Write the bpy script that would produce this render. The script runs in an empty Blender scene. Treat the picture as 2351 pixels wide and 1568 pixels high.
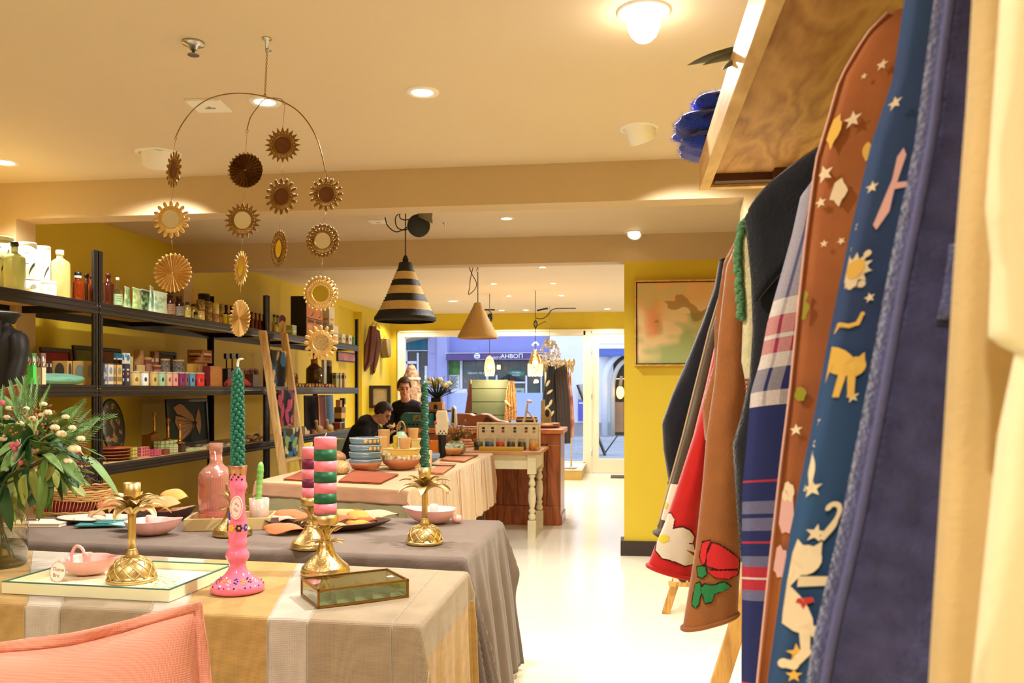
import bpy,bmesh,math,random
from mathutils import Vector,Matrix,noise
sin,cos,pi,sqrt,atan2=math.sin,math.cos,math.pi,math.sqrt,math.atan2
RD=random.Random(11)
SC=bpy.context.scene
C=SC.collection
V=Vector
# camera, world, exposure
FPX,HX,HY,EYE=1950.0,1175.5,896.0,1.40
TH=math.atan(267.5/FPX)
cam=bpy.data.objects.new('camera',bpy.data.cameras.new('camera'))
C.objects.link(cam)
cam.location=(0,0,EYE)
cam.rotation_euler=(pi/2,0,TH)
cam.data.sensor_width=36
cam.data.lens=36*FPX/2351
cam.data.shift_y=(HY-784)/2351
cam.data.clip_start=0.05
cam.data.clip_end=200
cam.data.dof.use_dof=True
cam.data.dof.focus_distance=3.0
cam.data.dof.aperture_fstop=8.0
SC.camera=cam
vs=SC.view_settings
vs.view_transform='Standard'
vs.look='None'
vs.gamma=1
vs.use_curve_mapping=False
vs.exposure=0.0
w=bpy.data.worlds.new('sky');SC.world=w;w.use_nodes=True
w.node_tree.nodes['Background'].inputs[0].default_value=(0.80,0.86,1.0,1)
w.node_tree.nodes['Background'].inputs[1].default_value=2.3
SC.cycles.max_bounces=10
SC.cycles.diffuse_bounces=6
SC.cycles.transparent_max_bounces=16
SC.cycles.sample_clamp_indirect=6
LAMP=2.75
WARM=(1.0,0.972,0.915)
def ray(px,py):
 u=(px-HX)/FPX
 return V((-sin(TH)+u*cos(TH),cos(TH)+u*sin(TH),(HY-py)/FPX))
def at_z(px,py,Z):
 d=ray(px,py);t=(Z-EYE)/d.z
 return V((d.x*t,d.y*t,Z))
def at_y(px,py,Y):
 d=ray(px,py);t=Y/d.y
 return V((d.x*t,Y,EYE+d.z*t))
def at_x(px,py,X):
 d=ray(px,py);t=X/d.x
 return V((X,d.y*t,EYE+d.z*t))
def depth(p):
 return-p[0]*sin(TH)+p[1]*cos(TH)
def mpp(p):
 return depth(p)/FPX
# materials
def lin(c):
 return tuple((x/255/12.92)if x/255<=0.04045 else((x/255+0.055)/1.055)**2.4 for x in c)
MC={}
def mat(name,rgb=(200,200,200),rough=0.5,metal=0.0,var=0.0,vs=18.0,bump=0.0,bs=120.0,weave=0.0,emit=0.0,trans=0.0,sheen=0.0,coat=0.0,alpha=1.0,attr=False,ior=1.45,sss=0.0,stretch=None,col2=None,spec=None):
 if name in MC:
  return MC[name]
 m=bpy.data.materials.new(name);m.use_nodes=True
 nt=m.node_tree;N=nt.nodes;L=nt.links
 b=N['Principled BSDF']
 c=lin(rgb)+(1,)
 b.inputs['Base Color'].default_value=c
 b.inputs['Roughness'].default_value=rough
 b.inputs['Metallic'].default_value=metal
 b.inputs['IOR'].default_value=ior
 if spec is not None:b.inputs['Specular IOR Level'].default_value=spec
 if trans:b.inputs['Transmission Weight'].default_value=trans
 if sheen:b.inputs['Sheen Weight'].default_value=sheen;b.inputs['Sheen Roughness'].default_value=0.4
 if coat:b.inputs['Coat Weight'].default_value=coat
 if alpha<1:b.inputs['Alpha'].default_value=alpha
 if sss:b.inputs['Subsurface Weight'].default_value=sss;b.inputs['Subsurface Radius'].default_value=(0.02,0.01,0.006)
 if emit:
  b.inputs['Emission Color'].default_value=c
  b.inputs['Emission Strength'].default_value=emit
 src=None
 tc=None
 def coords(kind='Object',sc=None):
  nonlocal tc
  if tc is None:tc=N.new('ShaderNodeTexCoord')
  if sc is None:return tc.outputs[kind]
  mp=N.new('ShaderNodeMapping');mp.inputs['Scale'].default_value=sc
  L.new(tc.outputs[kind],mp.inputs[0]);return mp.outputs[0]
 if attr:
  a=N.new('ShaderNodeVertexColor');a.layer_name='Col';src=a.outputs[0]
 if var or col2:
  n=N.new('ShaderNodeTexNoise');n.inputs['Scale'].default_value=vs;n.inputs['Detail'].default_value=4
  L.new(coords('Object',stretch),n.inputs['Vector'])
  rp=N.new('ShaderNodeValToRGB');rp.color_ramp.elements[0].position=0.3;rp.color_ramp.elements[1].position=0.7
  L.new(n.outputs[0],rp.inputs[0])
  if col2:
   rp.color_ramp.elements[0].color=c;rp.color_ramp.elements[1].color=lin(col2)+(1,)
   src=rp.outputs[0]
  else:
   mx=N.new('ShaderNodeMix');mx.data_type='RGBA';mx.blend_type='MULTIPLY';mx.inputs[0].default_value=1
   lo=1-var
   rp.color_ramp.elements[0].color=(lo,lo,lo,1);rp.color_ramp.elements[1].color=(1+var*.3,)*3+(1,)
   if src is not None:L.new(src,mx.inputs[6])
   else:mx.inputs[6].default_value=c
   L.new(rp.outputs[0],mx.inputs[7]);src=mx.outputs[2]
 h=None
 if weave:
  outs=[]
  for ax in range(3):
   wv=N.new('ShaderNodeTexWave');wv.bands_direction='XYZ'[ax];wv.inputs['Scale'].default_value=weave
   wv.inputs['Distortion'].default_value=1.2;wv.inputs['Detail'].default_value=1.5
   L.new(coords('Object'),wv.inputs['Vector']);outs.append(wv.outputs[1])
  a1=N.new('ShaderNodeMath');a1.operation='ADD';L.new(outs[0],a1.inputs[0]);L.new(outs[1],a1.inputs[1])
  a2=N.new('ShaderNodeMath');a2.operation='ADD';L.new(a1.outputs[0],a2.inputs[0]);L.new(outs[2],a2.inputs[1])
  h=a2.outputs[0]
  mr=N.new('ShaderNodeMapRange');mr.inputs[1].default_value=0;mr.inputs[2].default_value=3
  mr.inputs[3].default_value=0.8;mr.inputs[4].default_value=1.12
  L.new(h,mr.inputs[0])
  mx=N.new('ShaderNodeMix');mx.data_type='RGBA';mx.blend_type='MULTIPLY';mx.inputs[0].default_value=1
  if src is not None:L.new(src,mx.inputs[6])
  else:mx.inputs[6].default_value=c
  L.new(mr.outputs[0],mx.inputs[7]);src=mx.outputs[2]
 if src is not None:
  L.new(src,b.inputs['Base Color'])
  if emit and attr:L.new(src,b.inputs['Emission Color'])
 if bump:
  bp=N.new('ShaderNodeBump');bp.inputs['Strength'].default_value=bump;bp.inputs['Distance'].default_value=0.004
  if h is None:
   n=N.new('ShaderNodeTexNoise');n.inputs['Scale'].default_value=bs;n.inputs['Detail'].default_value=3
   L.new(coords('Object',stretch),n.inputs['Vector']);h=n.outputs[0]
  L.new(h,bp.inputs['Height']);L.new(bp.outputs[0],b.inputs['Normal'])
 MC[name]=m
 return m
def clear_glass(name,tint=(255,255,255),f=0.06,rough=0.0,milk=0.0):
 if name in MC:return MC[name]
 m=bpy.data.materials.new(name);m.use_nodes=True
 nt=m.node_tree;N=nt.nodes;L=nt.links
 N.remove(N['Principled BSDF'])
 t=N.new('ShaderNodeBsdfTransparent');t.inputs[0].default_value=lin(tint)+(1,)
 g=N.new('ShaderNodeBsdfGlossy');g.inputs['Roughness'].default_value=rough
 fr=N.new('ShaderNodeLayerWeight');fr.inputs[0].default_value=0.35
 mr=N.new('ShaderNodeMapRange');mr.inputs[3].default_value=f;mr.inputs[4].default_value=0.7
 L.new(fr.outputs['Facing'],mr.inputs[0])
 mx=N.new('ShaderNodeMixShader');L.new(mr.outputs[0],mx.inputs[0]);L.new(t.outputs[0],mx.inputs[1]);L.new(g.outputs[0],mx.inputs[2])
 if milk:
  d=N.new('ShaderNodeBsdfDiffuse');d.inputs[0].default_value=lin(tint)+(1,)
  m2=N.new('ShaderNodeMixShader');m2.inputs[0].default_value=milk;L.new(mx.outputs[0],m2.inputs[1]);L.new(d.outputs[0],m2.inputs[2]);mx=m2
 L.new(mx.outputs[0],N['Material Output'].inputs[0])
 MC[name]=m;return m
def wood(name,c1,c2,scale=(1,1,1),sc=3.0,rough=0.5,dist=6.0,coat=0.0,bump=0.05):
 if name in MC:return MC[name]
 m=bpy.data.materials.new(name);m.use_nodes=True
 nt=m.node_tree;N=nt.nodes;L=nt.links;b=N['Principled BSDF']
 tc=N.new('ShaderNodeTexCoord');mp=N.new('ShaderNodeMapping');mp.inputs['Scale'].default_value=scale
 L.new(tc.outputs['Object'],mp.inputs[0])
 n1=N.new('ShaderNodeTexNoise');n1.inputs['Scale'].default_value=sc;n1.inputs['Detail'].default_value=3;n1.inputs['Distortion'].default_value=0.6
 L.new(mp.outputs[0],n1.inputs['Vector'])
 mu=N.new('ShaderNodeMath');mu.operation='MULTIPLY';mu.inputs[1].default_value=dist
 L.new(n1.outputs[0],mu.inputs[0])
 fr=N.new('ShaderNodeMath');fr.operation='PINGPONG';fr.inputs[1].default_value=0.5
 L.new(mu.outputs[0],fr.inputs[0])
 n2=N.new('ShaderNodeTexNoise');n2.inputs['Scale'].default_value=sc*14;L.new(mp.outputs[0],n2.inputs['Vector'])
 ad=N.new('ShaderNodeMath');ad.operation='MULTIPLY_ADD';ad.inputs[1].default_value=0.5
 L.new(n2.outputs[0],ad.inputs[0]);L.new(fr.outputs[0],ad.inputs[2])
 rp=N.new('ShaderNodeValToRGB');rp.color_ramp.elements[0].position=0.15;rp.color_ramp.elements[1].position=0.75
 rp.color_ramp.elements[0].color=lin(c2)+(1,);rp.color_ramp.elements[1].color=lin(c1)+(1,)
 L.new(ad.outputs[0],rp.inputs[0]);L.new(rp.outputs[0],b.inputs['Base Color'])
 b.inputs['Roughness'].default_value=rough;b.inputs['Coat Weight'].default_value=coat
 bp=N.new('ShaderNodeBump');bp.inputs['Strength'].default_value=bump;bp.inputs['Distance'].default_value=0.003
 L.new(ad.outputs[0],bp.inputs['Height']);L.new(bp.outputs[0],b.inputs['Normal'])
 MC[name]=m;return m
# mesh builder
class MB:
 def __init__(s):
  s.v=[];s.f=[];s.mi=[];s.sm=[];s.uv={};s.col={};s.m=0;s.smooth=True;s.T=Matrix.Identity(4)
 def vert(s,p,uv=None,col=None):
  s.v.append(tuple(s.T@V(p)))
  if uv is not None:s.uv[len(s.v)-1]=uv
  if col is not None:s.col[len(s.v)-1]=col
  return len(s.v)-1
 def face(s,idx):
  s.f.append(tuple(idx));s.mi.append(s.m);s.sm.append(s.smooth)
 def box(s,x0,x1,y0,y1,z0,z1):
  sm=s.smooth;s.smooth=False
  i=[s.vert(p)for p in((x0,y0,z0),(x1,y0,z0),(x1,y1,z0),(x0,y1,z0),(x0,y0,z1),(x1,y0,z1),(x1,y1,z1),(x0,y1,z1))]
  for q in((0,3,2,1),(4,5,6,7),(0,1,5,4),(1,2,6,5),(2,3,7,6),(3,0,4,7)):
   s.face([i[k]for k in q])
  s.smooth=sm;return s
 def cbox(s,cx,cy,cz,sx,sy,sz):
  return s.box(cx-sx/2,cx+sx/2,cy-sy/2,cy+sy/2,cz-sz/2,cz+sz/2)
 def grid(s,fn,nu,nv,cu=False,cv=False,uvf=None,colf=None,flip=False,matf=None):
  ids=[]
  NU=nu if cu else nu+1;NV=nv if cv else nv+1
  for j in range(NV):
   for i in range(NU):
    u,v=i/nu,j/nv
    ids.append(s.vert(fn(u,v),(uvf(u,v)if uvf else(u,v)),colf(u,v)if colf else None))
  for j in range(nv):
   for i in range(nu):
    a=ids[j*NU+i];b=ids[j*NU+(i+1)%NU]
    c=ids[((j+1)%NV)*NU+(i+1)%NU];d=ids[((j+1)%NV)*NU+i]
    if matf:s.m=matf((i+.5)/nu,(j+.5)/nv)
    s.face((a,d,c,b)if flip else(a,b,c,d))
  return ids
 def lathe(s,prof,n=24,c=(0,0,0),cap=True,matf=None,flute=None):
  rings=[]
  for k,(r,z)in enumerate(prof):
   ring=[]
   for i in range(n):
    a=2*pi*i/n
    rr=r*(flute(a,k/max(1,len(prof)-1))if flute else 1)
    ring.append(s.vert((c[0]+rr*cos(a),c[1]+rr*sin(a),c[2]+z),(i/n,k/max(1,len(prof)-1))))
   rings.append(ring)
  for k in range(len(rings)-1):
   if matf:s.m=matf(k)
   for i in range(n):
    s.face((rings[k][i],rings[k][(i+1)%n],rings[k+1][(i+1)%n],rings[k+1][i]))
  if cap:
   q=s.smooth;s.smooth=False
   if prof[0][0]>1e-6:s.face(rings[0][::-1])
   if prof[-1][0]>1e-6:s.face(rings[-1])
   s.smooth=q
  return s
 def cyl(s,p,q,r,n=10,r2=None):
  return s.tube([p,q],[r,r if r2 is None else r2],n)
 def tube(s,pts,rad,n=8,closed=False,cap=True,flat=1.0):
  pts=[V(p)for p in pts];m=len(pts)
  if not isinstance(rad,(list,tuple)):rad=[rad]*m
  rings=[];up=None
  for k in range(m):
   if closed:t=pts[(k+1)%m]-pts[k-1]
   else:t=pts[min(k+1,m-1)]-pts[max(k-1,0)]
   if t.length<1e-9:t=V((0,0,1))
   t.normalize()
   if up is None:
    up=V((0,0,1))if abs(t.z)<0.9 else V((1,0,0))
   x=up-t*up.dot(t)
   if x.length<1e-6:x=t.orthogonal()
   x.normalize();y=t.cross(x);up=x
   rings.append([s.vert(pts[k]+(x*cos(2*pi*i/n)*flat+y*sin(2*pi*i/n))*rad[k],(i/n,k/max(1,m-1)))for i in range(n)])
  for k in range(m if closed else m-1):
   A,B=rings[k],rings[(k+1)%m]
   for i in range(n):s.face((A[i],A[(i+1)%n],B[(i+1)%n],B[i]))
  if cap and not closed:
   q=s.smooth;s.smooth=False;s.face(rings[0][::-1]);s.face(rings[-1]);s.smooth=q
  return s
 def sphere(s,c,r,n=12,m=8):
  if not isinstance(r,(list,tuple)):r=(r,r,r)
  top=s.vert((c[0],c[1],c[2]+r[2]));bot=s.vert((c[0],c[1],c[2]-r[2]));R=[]
  for j in range(1,m):
   t=pi*j/m
   R.append([s.vert((c[0]+r[0]*sin(t)*cos(2*pi*i/n),c[1]+r[1]*sin(t)*sin(2*pi*i/n),c[2]+r[2]*cos(t)))for i in range(n)])
  for i in range(n):
   s.face((top,R[0][i],R[0][(i+1)%n]));s.face((bot,R[-1][(i+1)%n],R[-1][i]))
   for j in range(m-2):s.face((R[j][i],R[j+1][i],R[j+1][(i+1)%n],R[j][(i+1)%n]))
  return s
 def prism(s,out,h0,h1,axis='z'):
  """closed outline of (a,b) extruded from h0 to h1 along the axis"""
  f={'z':lambda a,b,h:(a,b,h),'y':lambda a,b,h:(a,h,b),'x':lambda a,b,h:(h,a,b)}[axis]
  sm=s.smooth;s.smooth=False
  A=[s.vert(f(a,b,h0))for a,b in out];B=[s.vert(f(a,b,h1))for a,b in out]
  n=len(out)
  s.face(A[::-1]);s.face(B)
  for i in range(n):s.face((A[i],A[(i+1)%n],B[(i+1)%n],B[i]))
  s.smooth=sm;return s
 def build(s,name,mats,parent=None,bevel=0.0,solid=0.0,sub=0,loc=None,rot=None,fixn=True,seg=2):
  me=bpy.data.meshes.new(name)
  me.from_pydata(s.v,[],s.f)
  if not isinstance(mats,(list,tuple)):mats=[mats]
  for m in mats:me.materials.append(m)
  me.polygons.foreach_set('material_index',[min(k,len(mats)-1)for k in s.mi])
  me.polygons.foreach_set('use_smooth',s.sm)
  if s.uv:
   ul=me.uv_layers.new(name='UVMap')
   d=[]
   for l in me.loops:
    d.extend(s.uv.get(l.vertex_index,(0,0)))
   ul.data.foreach_set('uv',d)
  if s.col:
   ca=me.color_attributes.new('Col','FLOAT_COLOR','POINT')
   d=[]
   for i in range(len(s.v)):
    c=s.col.get(i,(200,200,200));d.extend(lin(c)+(1,))
   ca.data.foreach_set('color',d)
  me.validate()
  if fixn:
   bm=bmesh.new();bm.from_mesh(me);bmesh.ops.recalc_face_normals(bm,faces=bm.faces);bm.to_mesh(me);bm.free()
  o=bpy.data.objects.new(name,me);C.objects.link(o)
  if parent is not None:o.parent=parent
  if loc is not None:o.location=loc
  if rot is not None:o.rotation_euler=rot
  if solid:
   md=o.modifiers.new('solid','SOLIDIFY');md.thickness=solid;md.offset=0
  if bevel:
   md=o.modifiers.new('bevel','BEVEL');md.width=bevel;md.segments=seg;md.limit_method='ANGLE';md.angle_limit=0.7
  if sub:
   md=o.modifiers.new('sub','SUBSURF');md.levels=sub;md.render_levels=sub
  return o
def thing(name,label,cat,loc=(0,0,0),group=None,rz=0.0):
 o=bpy.data.objects.new(name,None);C.objects.link(o)
 o.empty_display_size=0.05
 o.location=loc;o.rotation_euler=(0,0,rz);o['label']=label;o['category']=cat
 if group:o['group']=group
 return o
def tag(o,label,cat,group=None):
 o['label']=label;o['category']=cat
 if group:o['group']=group
 return o
def struct(o,label=None,cat=None):
 o['kind']='structure'
 if label:o['label']=label
 if cat:o['category']=cat
 return o
def stuff(o):
 o['kind']='stuff';return o
def dup(root,loc,rz=None,label=None,group=None,scale=None):
 def cp(o,par):
  c=o.copy();C.objects.link(c);c.parent=par
  for ch in list(o.children):cp(ch,c)
  return c
 r=cp(root,None);r.location=loc
 if rz is not None:r.rotation_euler=(r.rotation_euler[0],r.rotation_euler[1],rz)
 if label:r['label']=label
 if group:r['group']=group
 if scale:r.scale=(scale,scale,scale)
 return r
def piece(o,parent,loc,rot=None,scale=None):
 """another piece of a thing, sharing mesh data"""
 c=o.copy();C.objects.link(c);c.parent=parent;c.location=loc
 if rot is not None:c.rotation_euler=rot
 if scale is not None:c.scale=scale
 return c
def text(name,body,size,mtl,parent=None,loc=(0,0,0),rot=(pi/2,0,0),ext=0.0008,align='CENTER',sx=1.0):
 cu=bpy.data.curves.new(name,'FONT');cu.body=body;cu.size=size;cu.extrude=ext;cu.align_x=align;cu.align_y='CENTER'
 cu.resolution_u=3
 cu.materials.append(mtl)
 o=bpy.data.objects.new(name,cu);C.objects.link(o)
 bpy.context.view_layer.update()
 me=bpy.data.meshes.new_from_object(o.evaluated_get(bpy.context.evaluated_depsgraph_get()))
 bpy.data.objects.remove(o);me.name=name
 o=bpy.data.objects.new(name,me);C.objects.link(o)
 o.location=loc;o.rotation_euler=rot;o.scale=(sx,1,1)
 if parent is not None:o.parent=parent
 return o
def lerp(a,b,t):return a+(b-a)*t
def pl(pts,x):
 """piecewise linear y(x) through sorted points"""
 if x<=pts[0][0]:return pts[0][1]
 for(a,b),(c,d)in zip(pts,pts[1:]):
  if x<=c:return b+(d-b)*(x-a)/(c-a)if c>a else d
 return pts[-1][1]
def smooth_path(pts,n=6):
 out=[]
 P=[V(p)for p in pts]
 for i in range(len(P)-1):
  p0,p1,p2,p3=P[max(i-1,0)],P[i],P[i+1],P[min(i+2,len(P)-1)]
  for k in range(n):
   t=k/n
   out.append(0.5*((2*p1)+(p2-p0)*t+(2*p0-5*p1+4*p2-p3)*t*t+(3*p1-p0-3*p2+p3)*t**3))
 out.append(P[-1]);return out
def nz(x,y=0.0,z=0.0):return noise.noise(V((x,y,z)))
# palette
cream=mat('ceiling paint',(214,196,166),0.75,var=0.03,vs=1.2)
beamm=mat('beam paint',(200,176,138),0.75,var=0.04,vs=1.5)
yellow=mat('mustard wall paint',(210,184,46),0.6,var=0.06,vs=1.2,bump=0.05,bs=200)
floorm=mat('pale resin floor',(240,236,220),0.16,var=0.05,vs=1.1,spec=0.4)
whitep=mat('white gloss paint',(238,230,205),0.35)
whitep2=mat('plain white',(235,232,225),0.5)
black=mat('black',(18,17,17),0.5)
blackcord=mat('black cord',(20,18,17),0.6)
darkbrown=mat('dark brown paint',(52,40,36),0.45)
chrome=mat('chrome',(190,190,185),0.25,1.0)
gold=mat('brushed gold',(212,186,128),0.38,1.0,var=0.15,vs=30,bump=0.1,bs=300)
goldr=mat('hammered gold',(214,186,126),0.34,1.0,var=0.12,vs=40,bump=0.55,bs=90)
bulb=mat('lamp glow',(255,236,200),0.4,emit=14)
XL,YB,CEIL,XR=-4.12,14.43,2.723,1.02
B1,B2,BZ=4.94,7.27,2.493
YF=-2.6
def slab(name,m,b,lab=None):
 o=MB().box(*b).build(name,m);return struct(o,lab)
slab('floor',floorm,(XL-.3,XR+.3,YF-.2,YB+.12,-0.06,0),'pale cream polished resin floor of the shop')
slab('ceiling',cream,(XL-.3,3.2,YF-.2,YB+.12,CEIL,CEIL+0.08),'cream plaster ceiling with round downlights')
nY0,nY1=at_x(777,0,XL).y,at_x(831,0,XL).y
m=MB()
m.box(XL-.25,XL,YF,nY0,0,CEIL);m.box(XL-.25,XL,nY1,YB+.1,0,CEIL);m.box(XL-.25,XL,nY0,nY1,2.62,CEIL)
m.box(XL-.25,XL-.13,nY0,nY1,0,2.62)
struct(m.build('wall_left',yellow),'mustard yellow side wall behind the black shelving')
slab('wall_front',yellow,(XL-.25,XR+.2,YF-.12,YF,0,CEIL),'mustard wall behind the viewer')
slab('wall_right',yellow,(XR,XR+.15,YF,B2+.1,0,CEIL),'side wall behind the clothes rail')
XP=at_y(1433,900,B2).x
slab('wall_partition',yellow,(XP,XR+.1,B2,B2+.17,0,BZ),'mustard yellow wall carrying the framed painting')
slab('baseboard_partition',darkbrown,(XP-.03,XR,B2-.025,B2+.195,0,0.125),'dark brown skirting under the mustard wall')
MB()
slab('wall_hall',yellow,(3.0,3.15,B2,YB+.1,0,CEIL),'side wall beyond the mustard partition')
m=MB().box(XR,3.1,B2,B2+.17,0,CEIL);struct(m.build('wall_return',yellow))
slab('trim_1',beamm,(XL,XR,B1,B1+.18,BZ,CEIL),'first ceiling beam across the room')
slab('trim_2',beamm,(XL,3.0,B2,B2+.17,BZ,CEIL),'second ceiling beam above the mustard wall')
slab('trim_3',beamm,(XL,at_y(37,520,B1).x,B1,B1+.18,0,BZ),'cream pilaster under the first beam')
slab('trim_4',beamm,(at_y(1708,500,B1).x,XR,B1,B1+.18,0,BZ),'cream pilaster behind the clothes rail')
slab('trim_5',beamm,(XL,XL+.1,B2,B2+.17,2.1,BZ),'short pilaster under the second beam')
def bp(px,py,Y=YB):p=at_y(px,py,Y);return p.x,p.z
wx0,wz1=bp(929,774);wx1,wz0=bp(1339,1060)
fx0,fz1=bp(914,760);fx1,_=bp(1345,900)
dx0,_=bp(1359,900);dx1=dx0+0.98
m=MB()
m.box(XL-.25,fx0,YB,YB+.12,0,CEIL);m.box(fx0,3.0,YB,YB+.12,fz1,CEIL);m.box(dx1+.1,3.0,YB,YB+.12,0,fz1)
m.box(fx0,fx1,YB,YB+.12,-.06,0.06)
struct(m.build('wall_back',yellow),'mustard wall over the shop window')
m=MB()
m.box(fx0,fx1,YB-.03,YB+.1,wz1,fz1);m.box(fx0,wx0,YB-.03,YB+.1,0.06,wz1);m.box(wx1,dx0,YB-.03,YB+.1,0,fz1)
m.box(fx0,fx1,YB-.03,YB+.1,0.06,wz0)
m.box(fx0,dx0,YB-.05,YB-.03,fz1-.03,fz1);m.box(fx0,fx0+.03,YB-.05,YB-.03,0.1,fz1)
win=struct(m.build('window_1',whitep,bevel=0.006),'white framed shop window onto the street')
pane=clear_glass('window glass',(248,250,255),0.03)
MB().box(wx0,wx1,YB+.03,YB+.036,wz0,wz1).build('pane',pane,win)
gx0,gz1=bp(1375,787);_,gz0=bp(1375,1053)
gx1=gx0+.78;_,gz2=bp(1375,800);_,gz3=bp(1375,794)
m=MB()
m.box(dx0,dx1,YB-.01,YB+.05,0.005,gz0);m.box(dx0,dx1,YB-.01,YB+.05,gz1,fz1-.08);m.box(dx0,gx0,YB-.01,YB+.05,gz0,gz1);m.box(gx1,dx1,YB-.01,YB+.05,gz0,gz1)
m.box(gx0,gx1,YB,YB+.04,gz2,gz3)
m.box(dx0-.02,dx1+.1,YB-.03,YB+.1,fz1-.08,fz1);m.box(dx1,dx1+.1,YB-.03,YB+.1,0,fz1)
dr=struct(m.build('door_1',whitep,bevel=0.005),'white glazed shop door with steel hinges')
MB().box(gx0,gx1,YB+.015,YB+.021,gz0,gz1).build('pane',pane,dr)
for zz in(0.35,1.3,2.05):
 MB().cyl((dx0-.005,YB-.02,zz-.06),(dx0-.005,YB-.02,zz+.06),.012,8).build('hinge',chrome,dr)
q=at_z(1335,1103,0);qx=q.x
t=thing('window_plinth','low display plinth under the shop window with white top and ochre front','platform',((fx0+qx)/2,(q.y+YB)/2,0))
hw,hd=(qx-fx0)/2,(YB-.06-q.y)/2
MB().box(-hw,hw,-hd,hd,0,0.15).build('box',mat('ochre board',(196,160,84),0.5,var=.1,vs=6),t)
MB().box(-hw-.01,hw+.01,-hd-.01,hd,0.15,0.17).build('top',whitep,t)
PLX,PLY,PLZ=qx,q.y,0.17
def paper(z,r):return MB().box(-.13,.13,-.09,.09,0,.006)
for i,(dx,rz)in enumerate(((-.26,.2),(-.22,-.2),(-.25,.5))):
 o=paper(0,0).build('leaflet',mat('leaflet %d'%i,[(225,225,220),(150,155,150),(200,200,205)][i],.4));o.location=(qx+dx,q.y+.14,.171+.007*i);o.rotation_euler=(0,0,rz)
 tag(o,['white leaflet at the bottom of the pile on the window plinth','grey leaflet in the middle of the pile on the window plinth','pale leaflet on top of the pile on the window plinth'][i],'leaflet','leaflets on the plinth')
o=MB().box(-.28,.28,-.2,.2,0,.012).build('doormat',mat('grey mat',(96,88,78),.95,var=.2,vs=60));p=at_z(1428,1095,0);o.location=(p.x+.1,p.y,0.001)
tag(o,'dark grey doormat inside the glazed door','doormat')
# downlights
trimw=mat('lamp trim white',(236,232,222),0.45)
def spot(name,parent,loc,energy,size=2.3,blend=0.6,rot=(0,0,0),col=WARM,rad=0.04):
 l=bpy.data.lights.new(name,'SPOT');l.energy=energy*LAMP;l.spot_size=size;l.spot_blend=blend;l.color=col;l.shadow_soft_size=rad
 o=bpy.data.objects.new(name,l);C.objects.link(o);o.parent=parent;o.location=loc;o.rotation_euler=rot
 return o
def downlight(x,y,r,label,energy=60,z=CEIL,group='round downlights in the ceiling',size=2.4):
 t=thing('downlight',label,'ceiling light',(x,y,z),group)
 MB().lathe([(r*.62,-.002),(r*.68,-.006),(r*.97,-.006),(r,-.001),(r,0)],28,cap=False).build('trim_ring',trimw,t)
 MB().lathe([(0.0005,-.0035),(r*.66,-.003)],24,cap=False).build('lens',bulb,t)
 spot('lamp',t,(0,0,-.012),energy,size,.5)
 return t
DL=[(970,211,.075,'bare lit downlight in the open ceiling before the first beam'),(608,233,.075,'lit downlight behind the chain of the mirror mobile'),(8,372,.09,'lit downlight at the edge of the picture above the white canisters'),(1163,501,.06,'lit downlight between the two ceiling beams'),(1245,613,.05,'lit downlight just beyond the second beam'),(1133,651,.05,'lit downlight above the plain straw lampshade'),(1270,650,.05,'lit downlight beyond the second beam near the mustard wall'),(1168,679,.05,'small lit downlight in the row before the shop window'),(1289,678,.05,'small lit downlight ahead of the glazed door'),(1040,691,.09,'wide lit downlight beside the black striped lampshade')]
for px,py,r,lab in DL:
 p=at_z(px,py,CEIL);downlight(p.x,p.y,r,lab,48 if r>.055 else 34)
for i,(px,py)in enumerate(((945,716),(1157,714),(1210,712),(1395,711))):
 p=at_z(px,py+1.5,CEIL);downlight(p.x,YB-.55,.07,['lit downlight above the far corner of the shop window','lit downlight over the shop window behind the straw lampshade','lit downlight over the middle of the shop window','lit downlight over the glazed door'][i],30)
for i,(x,y)in enumerate(((-3.2,1.0),(-2.0,-1.2),(-.35,-.9),(-3.3,2.9),(-1.0,1.0))):  # added lamps out of view, raising the room's general light
 downlight(x,y,.075,['added unseen fill downlight over the shop floor %s'%s for s in('by the near shelves','by the back wall','by the clothes rail','beside the first shelf bay','over the front table')][i],(26,55,55,16,55)[i])
for i,(x,y)in enumerate(((-2.9,9.0),(-.5,6.2),(-.6,10.6),(-2.2,6.2))):
 pass
def gimbal(px,py,r,label,az,lit,el=0.6,drop=.045,energy=60):
 p=at_z(px,py,CEIL)
 t=thing('gimbal_downlight',label,'ceiling light',p,'tilting downlights in the ceiling')
 MB().lathe([(r*.78,-.001),(r*.8,-.008),(r*.98,-.007),(r,0)],28,cap=False).build('trim_ring',trimw,t)
 b=MB();b.T=Matrix.Rotation(az,4,'Z')@Matrix.Rotation(el,4,'Y')
 b.lathe([(r*.74,.05),(r*.74,-drop),(r*.70,-drop-.004),(r*.6,-drop)],26,cap=False)
 b.lathe([(0.001,-.01),(r*.7,-.01)],20,cap=False)
 b.build('eyeball',trimw,t)
 g=MB();g.T=b.T
 g.lathe([(0.0005,-drop+.004),(r*.62,-drop+.004)],20,cap=False)
 g.build('lens',bulb if lit else mat('lens white',(240,235,220),.4,emit=.5),t)
 R=Matrix.Rotation(az,4,'Z')@Matrix.Rotation(el,4,'Y')
 spot('lamp',t,R@V((0,0,-drop-.02)),energy,1.7,.5,R.to_euler())
 return t
gimbal(363,352,.125,'unlit looking tilted white downlight turned to the shelves near the mobile',5.24,False,.6,.06,42)
gimbal(1467,294,.10,'tilted white downlight turned away in front of the first beam',4.15,False,.6,.06,45)
gimbal(1457,533,.085,'tilted lit downlight above the mustard wall',1.36,True,.7,.03,30)
p=at_z(1478,26,CEIL)
t=thing('bulb_downlight','large bright bulb glowing in a round white ceiling ring','ceiling light',p)
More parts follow.
